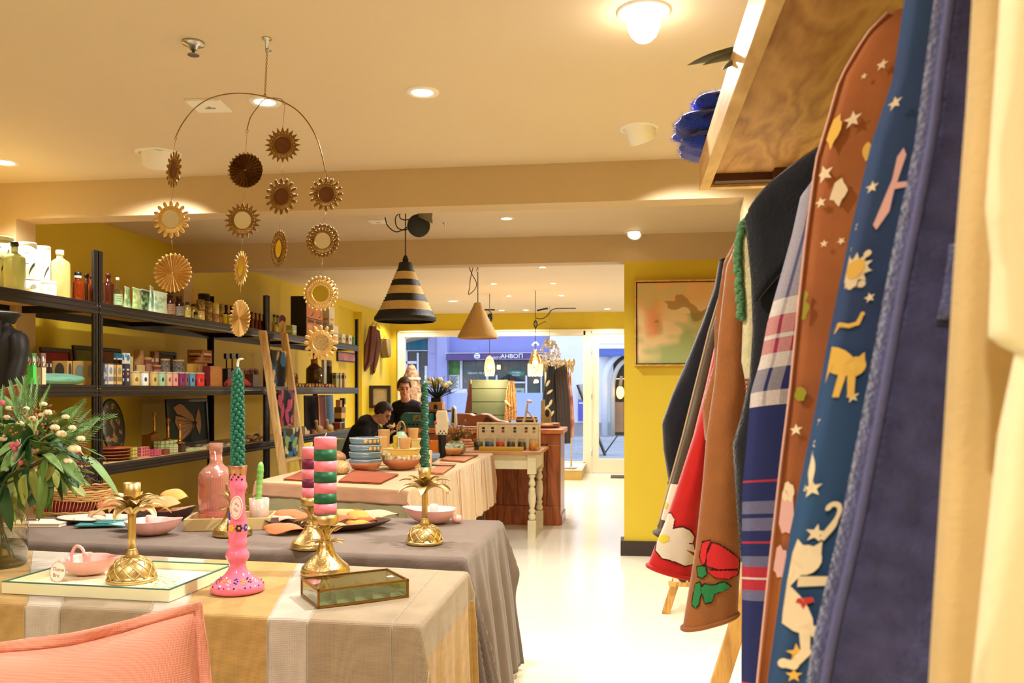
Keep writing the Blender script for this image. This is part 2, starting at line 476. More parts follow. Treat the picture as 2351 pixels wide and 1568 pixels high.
MB().lathe([(.062,.0),(.066,-.008),(.09,-.008),(.095,0)],28,cap=False).build('trim_ring',trimw,t)
b=MB();b.lathe([(.02,0.03),(.045,.0),(.058,-.035),(.056,-.06),(.045,-.085),(.028,-.102),(.006,-.112)],24);b.build('bulb',mat('bright bulb',(255,245,220),.4,emit=30),t)
spot('lamp',t,(0,0,-.13),70,2.7,.4,rad=.05)
p=at_z(444,97,CEIL)
t=thing('sprinkler','chrome fire sprinkler head on the ceiling beside the mobile hook','sprinkler',p)
MB().lathe([(.042,0),(.04,-.01),(.02,-.014),(.012,-.03)],20).build('collar',chrome,t)
MB().lathe([(.006,-.03),(.006,-.045),(.022,-.047),(.022,-.05)],16).build('deflector',chrome,t)
for i,(px,py,s,lab)in enumerate(((480,240,.16,'square white ceiling speaker panel behind the mobile arm'),(868,507,.13,'small square white ceiling panel beside the tangled cord'))):
 p=at_z(px,py,CEIL)
 t=thing('ceiling_panel',lab,'ceiling panel',p,'square panels on the ceiling',0.1 if i==0 else 0)
 MB().cbox(0,0,-.006,s,s,.012).build('plate',trimw,t,bevel=.002)
 MB().cbox(0,s*.1,-.0125,s*.3,s*.12,.001).build('label_strip',mat('grey print',(150,145,135),.5),t)
 MB().lathe([(.008,-.0125),(.001,-.0135)],10).build('screw',chrome,t)
# street outside
YS=26.5
street=mat('asphalt',(150,160,172),0.85,var=0.15,vs=3)
slab('street',street,(-14,12,YB+.12,60,-0.12,-0.06),'pale blue grey street and pavement outside the window')
slab('kerb',mat('kerb stone',(185,195,205),.8,var=.1),(-14,12,YS-1.6,YS-1.3,-.06,0.02),'pale kerb across the street')
slab('pavement',mat('dark paving',(92,80,74),.85,var=.15),(-14,12,YB+.12,YB+1.6,-.06,-.02),'dark pavement at the foot of the shop window')
lav=mat('lavender render',(136,144,204),0.8,var=0.06,vs=1.5)
lav2=mat('light lavender',(158,164,212),0.8,var=.05,vs=2)
teal=mat('teal fabric',(20,112,136),0.7)
plum=mat('plum awning',(92,74,128),0.7,var=.06)
shopglass=mat('dim shop glass',(88,98,92),0.15,var=.35,vs=1.3)
wtrim=mat('outside white trim',(225,230,240),.6)
def ob(m,px0,py0,px1,py1,y0,th=.05):
 a=at_y(px0,py1,y0);b=at_y(px1,py0,y0)
 return m.box(a.x,b.x,y0,y0+th,a.z,b.z)
t=thing('shop_building','lavender shop building across the street with plum awning','building',(0,YS,0))
t.location=(0,0,0)
m=MB();ob(m,870,640,1262,1000,YS+.3,.3);m.build('facade',lav,t)
m=MB();ob(m,982,640,1003,1000,YS,.3);ob(m,1003,640,1026,1000,YS-.12,.42);ob(m,986,809,1005,811,YS-.03,.04);m.build('pilaster',lav2,t)
m=MB();ob(m,880,807,982,1000,YS+.2,.1);m.build('side_window',mat('dark window',(58,66,66),.2,var=.4,vs=1),t)
m=MB()
for a in((932,780,935,1000),(957,810,961,1000),(930,829,958,835),(975,840,981,1000)):ob(m,*a,YS+.13,.07)
m.build('window_bar',wtrim,t)
m=MB();ob(m,931,778,981,805,YS+.1,.1);m.build('blind',teal,t)
m=MB();ob(m,931,804,981,806,YS+.05,.05);m.build('blind_rail',wtrim,t)
a=at_y(929,793,YS);b2=at_y(987,775,YS);c2=at_y(929,783,YS)
m=MB();m.prism([(a.x-1.5,a.z-.2),(b2.x,b2.z),(b2.x,b2.z+.06),(a.x-1.5,a.z)],YS-1.0,YS+.1,'y');m.build('canopy_edge',mat('tan canopy',(214,190,150),.7),t)
m=MB();m.prism([(a.x-1.5,a.z),(b2.x,b2.z+.06),(b2.x,b2.z+.9),(a.x-1.5,b2.z+.9)],YS-1.0,YS+.05,'y');m.build('canopy',wtrim,t)
m=MB();ob(m,1024,811,1256,827,YS-.5,.7);m.build('awning',plum,t)
m=MB();ob(m,1023,809,1257,811.5,YS-.52,.6);ob(m,1096,824,1256,825.2,YS-.52,.03);m.build('awning_trim',wtrim,t)
def ot(name,s,px,py,hpx,mtl,y=YS-.54,sx=1.0,parent=t,align='CENTER'):
 p=at_y(px,py,y);return text(name,s,hpx*mpp(p)*1.38,mtl,parent,p,align=align,sx=sx,ext=.004)
white_l=mat('white lettering',(240,242,250),.6,emit=.15)
ot('lettering','acco',1142,820,7,white_l,sx=1.1)
ot('lettering','AHBOП',1175,818,10,white_l,sx=1.08)
ot('lettering','VB',1250,819,9,white_l)
p=at_y(1095.5,818,YS-.55)
MB().lathe([(.0001,0),(7*mpp(p),0),(7*mpp(p),.02),(.0001,.02)],24).build('round_emblem',white_l,t,loc=p,rot=(pi/2,0,0))
for k in range(3):MB().cbox(0,-.025,(k-1)*.055,.12-.02*abs(k-1),.01,.022).build('emblem_line',plum,t,loc=p)
m=MB();ob(m,1028,827,1256,1000,YS+.2,.1);m.build('shop_window',shopglass,t)
m=MB()
for a in((1026,826,1029,1000),(1056,827,1061,894),(1116,861,1121,894),(1138,861,1142,900),(1206,862,1210,965),(1241,862,1244,940),(1035,893,1072,902),(1138,876,1205,880)):ob(m,*a,YS+.1,.1)
m.build('window_bar',wtrim,t)
m=MB();ob(m,1000,902,1256,1000,YS+.05,.14);m.build('stall_riser',mat('pale blue riser',(176,194,228),.7,var=.05),t)
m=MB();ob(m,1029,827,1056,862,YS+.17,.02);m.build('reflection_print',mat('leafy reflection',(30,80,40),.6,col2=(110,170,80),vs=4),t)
m=MB();ob(m,1031,861,1055,894,YS+.14,.02);mb_=m.build('menu_board',mat('menu white',(220,226,226),.6),t)
m=MB()
for k in range(11):ob(m,1033.5,864+k*2.6,1052-(k*5%7),865.1+k*2.6,YS+.125,.012)
m.build('print_line',mat('grey ink',(90,98,98),.7),t)
ot('lettering','DENNO GR S',1093,857,4.6,white_l,YS+.17)
ogreen=mat('sign green',(96,158,140),.6)
p=at_y(1185,857,YS+.18);k=mpp(p)
MB().lathe([(.0001,0),(20*k,0),(20*k,.02),(.0001,.02)],28).build('oval_sign',ogreen,t,loc=p,rot=(pi/2,0,0)).scale=(1,.5,1)
ot('lettering','STDBBA',1185,855.5,4.2,white_l,YS+.14);ot('lettering','BICLGEN',1185,861.5,3.2,white_l,YS+.14)
m=MB();pA,pB,pC=at_y(1142,873,YS),at_y(1165,859,YS),at_y(1206,876,YS)
m.prism([(pA.x,pA.z),(pC.x,pC.z),(pB.x,pB.z)],YS+.12,YS+.18,'y');m.build('parasol_print',mat('dark slate',(40,44,50),.8),t)
m=MB();ob(m,1210,905,1232,921,YS+.12,.05);m.build('notice',mat('notice white',(225,235,240),.5),t)
m=MB();ob(m,1183,891,1204,903,YS+.12,.05);m.build('notice_green',mat('notice green',(170,190,180),.5),t)
ot('lettering','AN E',1192,898,3.4,mat('dark ink',(40,44,50),.6),YS+.1)
t2=thing('shop_lantern','small warm lantern glowing behind the glass of the lavender shop','lamp',at_y(1145,843,YS-.6))
MB().cbox(0,0,0,.1,.06,.13).build('glass',mat('amber glow',(255,200,110),.4,emit=5),t2,bevel=.01);MB().cyl((0,0,.06),(0,0,.1),.02).build('cap',black,t2);MB().cyl((0,0,.1),(0,.02,.35),.006).build('bracket',black,t2)
stone=mat('white render',(232,236,242),.8,var=.05,vs=2);stone2=mat('grey plinth',(150,156,160),.8,var=.1)
t=thing('arched_house','white house across the street with tall pointed arch doorway and grey plinth','building',(0,0,0))
m=MB();ob(m,1262,600,1396,1000,YS+.1,.3);ob(m,1396,600,1700,812,YS+.1,.3);ob(m,1600,812,1700,1000,YS+.1,.3);m.build('wall',stone,t)
m=MB();ob(m,1262,971,1408,1000,YS+.02,.1);m.build('plinth',stone2,t)
m=MB();ob(m,1374,798,1600,817,YS-.3,.4);m.build('blue_fascia',mat('blue fascia',(84,112,190),.7,var=.1),t)
def arch(rpx,x0,y0,top,th,m,yy):
 """pointed arch ring, left half and its mirror"""
 for sgn in(1,):
  pts=[]
  for k in range(15):
   f=k/14;px=x0+(1446-x0)*(1-cos(f*pi/2));py=y0-(y0-top)*sin(f*pi/2);pts.append((px,py))
  path=[at_y(x0,1000,yy)]+[at_y(px,py,yy)for px,py in pts]
  mir=[at_y(2*1446-px,py,yy)for px,py in pts[::-1]]+[at_y(2*1446-x0,1000,yy)]
  m.tube(path+mir[1:],th,8)
m=MB();arch(0,1388,880,806,.1,m,YS+.02);m.build('arch_moulding',stone,t)
m=MB();arch(0,1407,890,826,.07,m,YS+.05);m.build('inner_moulding',mat('cream moulding',(206,200,186),.8),t)
m=MB();ob(m,1396,815,1500,1000,YS+.3,.05);m.build('doorway',mat('dark doorway',(40,38,34),.3,var=.3,vs=3),t)
m=MB();ob(m,1396,815,1408,990,YS+.1,.2);m.build('reveal',stone,t)
m=MB();ob(m,1409,923,1432,992,YS+.22,.06);m.build('door_leaf',mat('tan door',(170,128,92),.6,var=.15,vs=4),t)
m=MB();ob(m,1412,869,1500,870.4,YS+.25,.03);m.build('light_string',mat('string light',(255,230,180),.4,emit=3),t)
t2=thing('window_ornament','glowing warm lamp inside the arched doorway across the street','lamp',at_y(1424,901,YS-.15))
MB().sphere((0,0,0),(.12,.06,.2),12,8).build('globe',mat('doorway glow',(255,190,90),.4,emit=6),t2);MB().cyl((0,0,.18),(0.04,0,.5),.05).build('shade',mat('tan shade',(180,140,100),.6),t2);MB().cyl((0,.05,-.3),(0,.02,.3),.03).build('bracket',black,t2)
m=MB();ob(m,1327,882,1346,917,YS-.1,.05);o=m.build('grey_notice',mat('post grey',(170,176,176),.6));tag(o,'pale grey notice panel above the blue notice on the white house','notice')
t=thing('blue_notice','blue notice board with white heading on the white house wall','notice',(0,0,0))
m=MB();ob(m,1327,917,1346,967,YS-.1,.05);m.build('board',mat('notice blue',(86,92,190),.6),t);m=MB();ob(m,1329,924,1344,927,YS-.12,.02);m.build('heading',wtrim,t)
a,b2=at_y(1374,940,YS-4),at_y(1388,1003,YS-4)
a=at_y(1374,935,19.0);b2=at_y(1388,1004,19.0)
t2=thing('leaning_board','dark leaning pavement sign edge seen through the glazed door','sign',(b2.x,19,0))
MB().prism([(a.x-b2.x-.5,a.z+.5),(a.x-b2.x-.46,a.z+.5),(.03,-.05),(-.02,-.05)],0,.5,'y').build('board',black,t2);MB().cyl((-.02,0.4,-.05),(.3,.45,.4),.015).build('leg',black,t2)
# black bolted shelving along the left side wall
XS=-3.35
Y1,Y2,Y3=at_x(226,800,XS).y,at_x(615,800,XS).y,at_x(823,800,XS).y
ZT=at_x(232,706-8,XS).z-.006
ZT=1.958;ZM=1.431;ZB=0.921
ZTOP=2.29;XBK=-3.93
steel=mat('black steel',(40,33,30),0.36,0.3,var=.1,vs=8)
steel_d=mat('black steel dark',(26,23,22),0.4,0.3)
plyb=mat('chipboard shelf',(214,178,120),0.6,var=.15,vs=30)
rivm=mat('rivet steel',(200,195,185),0.3,1)
def upright(m,x,y,front):
 s=1 if front else-1
 m.box(x-.055*s if s>0 else x,x if s>0 else x+.055,y-.004,y,0,ZTOP)
 m.box(x-.004,x,y-.05,y,0,ZTOP)if s>0 else m.box(x,x+.004,y-.05,y,0,ZTOP)
BAYS=[('near',Y1-(Y2-Y1),Y1-.002),('middle',Y1+.002,Y2-.002),('far',Y2+.002,Y3)]
SH={}
for bi,(nm,ya,yb)in enumerate(BAYS):
 t=thing('shelving_bay',['black steel shelving bay holding the white canisters and amber bottles','black steel shelving bay behind the candle tins and framed moth','black steel shelving bay behind the ladder with the orange boxes on top'][bi],'shelf',(XS,(ya+yb)/2,0),'black steel shelving bays along the yellow wall')
 h=(yb-ya)/2;D=XS-XBK
 for fr in(0,1):
  for sd in(-1,1):
   if bi==0 and sd<0:pass
   x0=-.0 if fr else-D
   m=MB();y=sd*h
   xx=(x0-.045,x0)if fr else(x0,x0+.045)
   m.box(xx[0],xx[1],y-.003 if sd>0 else y,y if sd>0 else y+.003,0,ZTOP)
   ys=(y-.045,y)if sd>0 else(y,y+.045)
   f=x0 if fr else x0+.003
   m.box(f-.003,f,ys[0],ys[1],0,ZTOP)
   m.box(f-.001,f+.004,ys[0]+.02,ys[0]+.026,0,ZTOP)
   p_=m.build('upright',steel,t)
   if fr:
    for z in(ZT-.02,ZT-.06,ZM-.02,ZM-.06,ZB-.02,ZB-.06):
     r=MB();yy=(ys[0]+ys[1])/2+(.011 if sd>0 else-.011)
     r.T=Matrix.Translation((f+.0,yy,z))@Matrix.Rotation(pi/2,4,'Y');r.lathe([(.005,0),(.004,.004),(.001,.005)],8);r.build('rivet',rivm,p_)
    m=MB()
    for k in range(22):
     z=.2+k*.092
     yy=(ys[0]+ys[1])/2-(.011 if sd>0 else-.011)
     m.box(f-.001,f+.0006,yy-.004,yy+.004,z,z+.028)
    stuff(m.build('slot',mat('slot dark',(8,8,8),.8),p_))
 for zi,z in enumerate((ZT,ZM,ZB,0.14)):
  m=MB().box(-D+.005,-.006,-h+.005,h-.005,z-.016,z)
  m.build('shelf_board',plyb,t)
  m=MB();m.smooth=False
  prof=[(-.002,0),(-.002,.002),(.002,0),(.004,-.012),(.001,-.016),(.001,-.022),(.005,-.026),(.005,-.04),(.001,-.044),(.001,-.05),(.005,-.056),(.004,-.07),(-.002,-.072),(-.02,-.072),(-.02,-.068)]
  m.grid(lambda u,v:(prof[int(round(u*(len(prof)-1)))][0],lerp(-h+.002,h-.002,v),z+prof[int(round(u*(len(prof)-1)))][1]),len(prof)-1,1)
  m.build('beam',steel,t)
  m=MB();m.box(-D,-D+.012,-h,h,z-.072,z-.002);m.build('beam',steel_d,t)
  m=MB();m.box(-D,0,-h+.004,-h+.014,z-.06,z-.017);m.build('side_beam',steel_d,t)
  m=MB();m.box(-D,0,h-.014,h-.004,z-.06,z-.017);m.build('side_beam',steel_d,t)
  m=MB();m.box(-D,0,-.025,.025,z-.05,z-.017);m.build('cross_bar',steel_d,t)
def lvl(n):return{'T':ZT,'M':ZM,'B':ZB}[n]
# cloth covered tables
def cloth(name,label,Q,Z,over,mats,matf,cell=.03,wave=.012,flare=.08,fold=.22,seed=0,category='tablecloth',thick=.004,freq=9.0,edge=None):
 """Q = near-left, near-right, far-right, far-left corner (x,y); over = left, right, near, far drop"""
 NL,NR,FR,FL=[V((q[0],q[1],0))for q in Q]
 W=((NR-NL).length+(FR-FL).length)/2;Dp=((FL-NL).length+(FR-NR).length)/2
 oL,oR,oN,oF=over
 nu=max(8,int((W+oL+oR)/cell));nv=max(8,int((Dp+oN+oF)/cell))
 ex_dir=(NR-NL).normalized();ey_dir=(FR-NR).normalized()
 rr=.012
 def f(u,v):
  a=-oL+u*(W+oL+oR);b=-oN+v*(Dp+oN+oF)
  ca,cb=min(max(a,0),W),min(max(b,0),Dp)
  s,t=ca/W,cb/Dp
  base=NL*(1-s)*(1-t)+NR*s*(1-t)+FR*s*t+FL*(1-s)*t
  ea,eb=a-ca,b-cb
  r=sqrt(ea*ea+eb*eb)
  z=Z+.0015*nz(a*6+seed,b*6)
  if r<1e-6:return V((base.x,base.y,z))
  if eb==0:d=ex_dir*(1 if ea>0 else-1);par=b;cor=0
  elif ea==0:d=ey_dir*(1 if eb>0 else-1);par=a;cor=0
  else:
   d=(ex_dir*ea+ey_dir*eb)/r;par=atan2(abs(eb),abs(ea))*.6;cor=abs(2*ea*eb)/(r*r)
  k=min(1,r/.35)
  out=rr*min(1,r/rr)+flare*r*(1+.25*nz(par*3,seed))+fold*r*cor
  out+=wave*k*(sin(par*freq*2.2+seed+1.4*nz(par*2.5,seed+3))+.6*sin(par*freq*4.7+2*seed))
  zz=max(0,r-rr*.6)
  zz*=1-.06*cor
  p=base+d*max(.002,out)
  return V((p.x,p.y,max(.012,z-zz)))
 m=MB()
 m.grid(f,nu,nv,uvf=lambda u,v:(-oL+u*(W+oL+oR),-oN+v*(Dp+oN+oF)),matf=lambda u,v:matf(-oL+u*(W+oL+oR),-oN+v*(Dp+oN+oF),W,Dp))
 o=m.build(name,mats,solid=thick)
 tag(o,label,category)
 return o,f,(W,Dp,oL,oR,oN,oF)
def table_frame(label,Q,Z,legm,inset=.05):
 cx=sum(q[0]for q in Q)/4;cy=sum(q[1]for q in Q)/4
 t=thing('table',label,'table',(cx,cy,0))
 P=[V((cx+(q[0]-cx)*.985-cx,cy+(q[1]-cy)*.985-cy,0))for q in Q]
 m=MB();m.prism([(p.x,p.y)for p in P],Z-.03,Z-.004);m.build('tabletop',legm,t)
 for p in P:
  q=p*.9
  MB().cbox(q.x,q.y,(Z-.03)/2,.06,.06,Z-.03).build('leg',legm,t)
 return t
pinew=wood('table pine',(196,152,98),(150,108,62),(1,1,.2),3)
def qpt(px,py,Z):p=at_z(px,py,Z);return(p.x,p.y)
ZF=.75
nr,fr_=qpt(957,1435,ZF),qpt(1067,1313,ZF);nl=qpt(-60,1379,ZF)
ex=V((nr[0]-nl[0],nr[1]-nl[1],0));fl=qpt(-60,1259,ZF)
ext=1.16
nl=(nr[0]+(nl[0]-nr[0])*ext,nr[1]+(nl[1]-nr[1])*ext);fl=(fr_[0]+(fl[0]-fr_[0])*ext,fr_[1]+(fl[1]-fr_[1])*ext)
QF=[nl,nr,fr_,fl]
table_frame('pine table under the striped linen cloth',QF,ZF-.003,pinew)
lin_m=mat('mustard linen',(180,144,82),.9,var=.14,vs=14,weave=80,bump=.25,sheen=.2,stretch=(1,1,3))
lin_g=mat('greige linen',(160,141,114),.9,var=.12,vs=14,weave=80,bump=.25,sheen=.2,stretch=(1,1,3))
lin_w=mat('pale linen',(190,178,162),.9,var=.12,vs=14,weave=60,bump=.25,sheen=.2)
Wf=(V(QF[1]+(0,))-V(QF[0]+(0,))).length
def xs_of(px,py):p=at_z(px,py,ZF);return(V((p.x,p.y,0))-V(QF[0]+(0,))).dot((V(QF[1]+(0,))-V(QF[0]+(0,))).normalized())
cuts=[xs_of(68,1385),xs_of(145,1390),xs_of(342,1404),xs_of(420,1408),xs_of(618,1418),xs_of(710,1421)]
WA=(Wf+(V(QF[2]+(0,))-V(QF[3]+(0,))).length)/2
cuts=[c_*WA/Wf for c_ in cuts]
def fmat(a,b,W,D):
 if a>W+.115:return 0
 if a<cuts[0]:return 0
 if a<cuts[1]:return 2
 if a<cuts[2]:return 1
 if a<cuts[3]:return 2
 if a<cuts[4]:return 0
 if a<cuts[5]:return 2
 return 1
fc,ffun,fdim=cloth('striped_tablecloth','linen tablecloth in mustard, pale and greige stripes on the front table',QF,ZF,(.02,.55,.62,.05),[lin_m,lin_g,lin_w],fmat,cell=.012,wave=.007,flare=.03,fold=.25,seed=1.0,freq=8)
stm=mat('seam thread',(188,176,156),.8)
W_,D_,oL,oR,oN,oF=fdim
for a in cuts+[W_-.085,W_+.115]:
 m=MB()
 for off in(-.0025,.0025):
  pts=[ffun((a+off+oL)/(W_+oL+oR),v/60)+V((.0,-.003,.003))for v in range(0,61)]
  m.tube(pts,.0011,4)
 stuff(m.build('seam',stm,fc))
ZMd=.75
nr=qpt(1064,1280,ZMd);fr_=qpt(1147,1196,ZMd);nl=qpt(62,1243,ZMd)
k=1.2;nl=(nr[0]+(nl[0]-nr[0])*k,nr[1]+(nl[1]-nr[1])*k);fl=(nl[0]+fr_[0]-nr[0],nl[1]+fr_[1]-nr[1]-.02)
QM=[nl,nr,fr_,fl]
table_frame('pine table under the taupe cloth',QM,ZMd-.003,pinew)
taupe=mat('taupe linen',(116,100,90),.92,var=.08,vs=10,weave=90,bump=.2,sheen=.25)
cloth('taupe_tablecloth','plain taupe cloth with deep folds on the middle table',QM,ZMd,(.1,.72,.55,.1),[taupe],lambda*a:0,cell=.02,wave=.018,flare=.11,fold=.2,seed=2.3,freq=9)
ZG=.82
nr=qpt(935,1124,ZG);fr_=qpt(1128,1041,ZG);nl=qpt(590,1104,ZG);fl=qpt(716,1074,ZG);
fl=(nl[0]+(fr_[0]-nr[0])*.86,nl[1]+(fr_[1]-nr[1])*.86)
QG=[nl,nr,fr_,fl]
tg=table_frame('dark wooden table under the peach striped cloth',QG,ZG-.003,wood('walnut',(112,78,48),(74,50,32),(1,1,.2),3))
peach=mat('peach cotton',(208,180,140),.9,var=.05,vs=8,weave=80,bump=.15,sheen=.2)
rust_s=mat('rust stripe',(176,104,70),.9,var=.1,vs=20)
salmon=mat('salmon cotton',(176,132,100),.9,var=.12,vs=9,stretch=(1,1,4),bump=.3,bs=40)
def gm(a,b,W,D):
 if a>W+.02:
  if b>D-.12:return 2
  k=(b*11.7)%1.0
  return 1 if k<.055 or(.3<k<.335)else 0
 if b<-.012:return 2
 return 0
gc,gfun,gdim=cloth('peach_tablecloth','peach cotton cloth with thin rust stripes hanging down the aisle side of the far table',QG,ZG,(.06,.46,.10,.05),[peach,rust_s,salmon],gm,cell=.0125,wave=.012,flare=.07,fold=.15,seed=4.1,freq=11)
olive=mat('olive linen',(142,132,96),.95,var=.12,vs=10,bump=.3,bs=60)
gc2,gfun2,gdim2=cloth('olive_tablecloth','olive linen undercloth with frayed edge below the peach cloth',QG,ZG-.004,(.06,.38,.235,.05),[olive],lambda*a:0,cell=.03,wave=.006,flare=.03,fold=.16,seed=4.1,freq=11)
fr=mat('frayed thread',(198,176,136),.95)
m=MB();W_,D_,oL,oR,oN,oF=gdim2
for i in range(260):
 a=-.02+(W_+.25)*i/260+RD.uniform(-.004,.004)
 p=gfun2((a+oL)/(W_+oL+oR),0.0)
 m.tube([p+V((0,0,.004)),p+V((RD.uniform(-.006,.006),-.004,-.012)),p+V((RD.uniform(-.01,.01),-.002,-RD.uniform(.016,.032)))],[.0024,.002,.001],4)
stuff(m.build('fringe',fr,gc2))
def simple_box(name,label,cat,px0,px1,py0,py1,Y,d,mtl,group=None,z0=0.0):
 a,b=at_y(px0,py1,Y),at_y(px1,py0,Y)
 t=thing(name,label,cat,((a.x+b.x)/2,Y+d/2,z0),group)
 w=(b.x-a.x)/2;h=b.z-z0
 MB().box(-w,w,-d/2,d/2,0,h).build('carton',mtl,t,bevel=.003)
 MB().box(-w*.9,w*.9,-d/2-.002,-d/2,h*.86,h*.9).build('tape',mat('parcel tape',(190,160,110),.4),t)
 return t
card=mat('brown card',(166,120,74),.8,var=.08,vs=6)
for i,(a,b,top,Y,d,mm,lab)in enumerate(((598,668,1112,5.6,.4,card,'tan carton under the far table beside the ladder'),(775,852,1120,5.65,.35,card,'brown carton under the middle of the far table'))):
 simple_box('carton',lab,'box',a,b,top,1180,Y,d,mm,'cartons under the far table')
a,b=at_y(880,1180,5.5),at_y(928,1124,5.5)
o=MB().box(a.x,b.x,5.5,5.53,0,.62).build('dark_panel',mat('charcoal board',(46,40,40),.6));tag(o,'charcoal board standing under the corner of the far table','board')
a,b=at_y(826,1180,5.42),at_y(868,1124,5.42)
o=MB().prism([(a.x,0),(b.x,0),(b.x,.7),(a.x+.05,.55)],5.42,5.45,'y').build('cream_board',mat('cream board',(214,196,160),.7));tag(o,'cream sloped board standing under the far table','board')
# white table with turned legs
ZW=.825
fL=qpt(1090,1041,ZW);fR=qpt(1239,1037,ZW);bR=qpt(1257,1024,ZW)
t=thing('side_table','white painted table with turned legs and wooden top holding the candle jars','table',(fR[0]-.5,fR[1],0))
W,D=1.05,bR[1]-fR[1]
D=max(D,.62)
x1=.5+.01;x0=x1-W
topw=wood('honey top',(206,146,92),(160,102,60),(.3,2,1),4,.35)
MB().box(x0-.02,x1,0,D,ZW-.03,ZW).build('tabletop',topw,t,bevel=.006)
wpaint=mat('cream chalk paint',(226,214,178),.6,var=.12,vs=10)
for nm,b in(('apron',(x0+.05,x1-.09,.05,.07,ZW-.17,ZW-.03)),('apron',(x1-.07,x1-.05,.09,D-.09,ZW-.17,ZW-.03)),('apron',(x0+.05,x1-.09,D-.07,D-.05,ZW-.17,ZW-.03))):
 MB().box(*b).build(nm,wpaint,t)
legp=[(.022,.17),(.03,.18),(.036,.2),(.03,.225),(.02,.235),(.03,.25),(.034,.265),(.02,.28),(.026,.3),(.036,.35),(.038,.4),(.03,.455),(.034,.465),(.022,.48),(.018,.49),(.03,.5),(.034,.525),(.022,.555),(.02,.57),(.034,.585),(.03,.6),(.022,.61)]
for lx,ly in((x1-.09,.07),(x1-.09,D-.07),(x0+.08,.07),(x0+.08,D-.07)):
 m=MB();m.lathe(legp,16)
 m.cbox(0,0,.085,.074,.074,.17);m.cbox(0,0,(.61+ZW-.03)/2,.08,.08,ZW-.03-.61)
 m.build('leg',wpaint,t,loc=(lx,ly,0))
WTX,WTY=fR
# wooden shop counter
q=at_z(1287,1207,0)
ZC=at_y(1290,985,q.y).z
cl=at_y(930,985,q.y).x
t=thing('counter','brown panelled wooden shop counter behind the white table','counter',(q.x,q.y,0))
cw=q.x-cl
cwood=wood('counter pine',(170,90,40),(112,54,24),(.35,.35,2.2)if False else(2,2,.3),3,.35,coat=.2)
m=MB();m.box(-cw,0,.03,.55,0,ZC-.05);m.build('body',cwood,t)
for b in((-cw,0,0,.03,0,.2),(-cw,0,0,.03,ZC-.16,ZC-.05),(-.14,0,0,.03,.2,ZC-.16),(-cw,-cw+.14,0,.03,.2,ZC-.16),(-cw/2-.2,-cw/2-.06,0,.03,.2,ZC-.16)):
 MB().box(*b).build('rail',cwood,t,bevel=.008)
for k in range(6):
 x=-.14-(k+1)*.155
 MB().box(x+.004,x+.151,.02,.034,.2,ZC-.16).build('plank',cwood,t,bevel=.003)
MB().box(-cw-.02,.03,-.03,.6,ZC-.05,ZC).build('countertop',wood('counter top',(206,124,66),(160,84,42),(.3,2,1),4,.3),t,bevel=.008)
MB().box(-.02,.012,.03,.55,0,.1).build('plinth',cwood,t,bevel=.004)
CX,CY=q.x,q.y
# ladder with hanging towels
lad=wood('ladder pine',(246,214,150),(220,172,104),(2,2,.3),4,.45)
YL0,YL1=7.3,7.78
tb=at_x(606,1090,-3.03);
def ladx(z):return lerp(-2.98,-3.28,z/1.95)
t=thing('ladder','light pine ladder leaning on the shelves with patterned towels','ladder',(0,0,0))
for y in(YL0,YL1):
 m=MB();m.smooth=False
 a=V((ladx(0),y,0));b=V((ladx(1.94),y,1.94 if y==YL0 else 1.95))
 d=.022
 i=[]
 for p in(a,b):
  for sx,sy in((-d*1.5,-d),(d*1.5,-d),(d*1.5,d),(-d*1.5,d)):i.append(m.vert((p.x+sx,p.y+sy,p.z)))
 for q_ in((0,1,5,4),(1,2,6,5),(2,3,7,6),(3,0,4,7),(3,2,1,0),(4,5,6,7)):m.face([i[k_]for k_ in q_])
 m.build('stile',lad,t,bevel=.005)
RUNG=[]
for py in(804,899,991,1063):
 p=at_x(628,py,-3.13);z=p.z;RUNG.append(z)
 MB().cyl((ladx(z),YL0,z),(ladx(z),YL1,z),.016,10).build('rung',lad,t)
def towel(i,label,zr,dz,pal,ya,yb):
 x=ladx(zr)
 ca=[lin_ for lin_ in pal]
 blobs=[(RD.random(),RD.random()*1.1,RD.uniform(.08,.22),RD.uniform(.06,.16),RD.uniform(0,3),RD.choice(pal[1:]))for _ in range(16)]
 def col(u,v):
  c=pal[0]
  for bx,by,ra,rb,an,cc in blobs:
   dx,dy=u-bx,(v-by);a_=dx*cos(an)+dy*sin(an);b_=-dx*sin(an)+dy*cos(an)
   if(a_/ra)**2+(b_/rb)**2<1:c=cc
  return c
 def f(u,v):
  s=(v-.22)*dz/.78
  y=lerp(ya,yb,u)
  fold=.012*sin(u*9+i)*min(1,abs(s)*6)
  if s>=0:return(x+.019+fold+.012,y+.01*sin(v*5),zr+.017-s)
  return(x-.022+fold,y,zr+.017+s)
 m=MB();m.grid(f,46,60,colf=col)
 o=m.build('towel',mat('printed towel',(200,200,200),.9,attr=True,sheen=.2),solid=.004)
 tag(o,label,'towel','patterned towels hanging on the ladder')
towel(0,'patterned towel on the top ladder rung with blue bands and cream shapes',RUNG[0],RUNG[0]-RUNG[1]-.03,[(24,26,40),(40,90,170),(60,120,190),(236,222,190),(200,170,110),(190,150,190),(230,214,180)],YL0+.04,YL1-.1)
towel(1,'dark towel on the second ladder rung with pink band and yellow feathers',RUNG[1],RUNG[1]-RUNG[2]-.02,[(28,22,40),(200,70,120),(226,96,140),(236,214,120),(50,90,160),(190,50,60),(200,80,130)],YL0+.06,YL1-.03)
towel(2,'towel on the third ladder rung with teal, green and dark shapes',RUNG[2],RUNG[2]-RUNG[3]-.01,[(30,28,30),(60,130,170),(150,190,110),(226,226,190),(70,50,36),(50,110,150)],YL0+.05,YL1-.04)
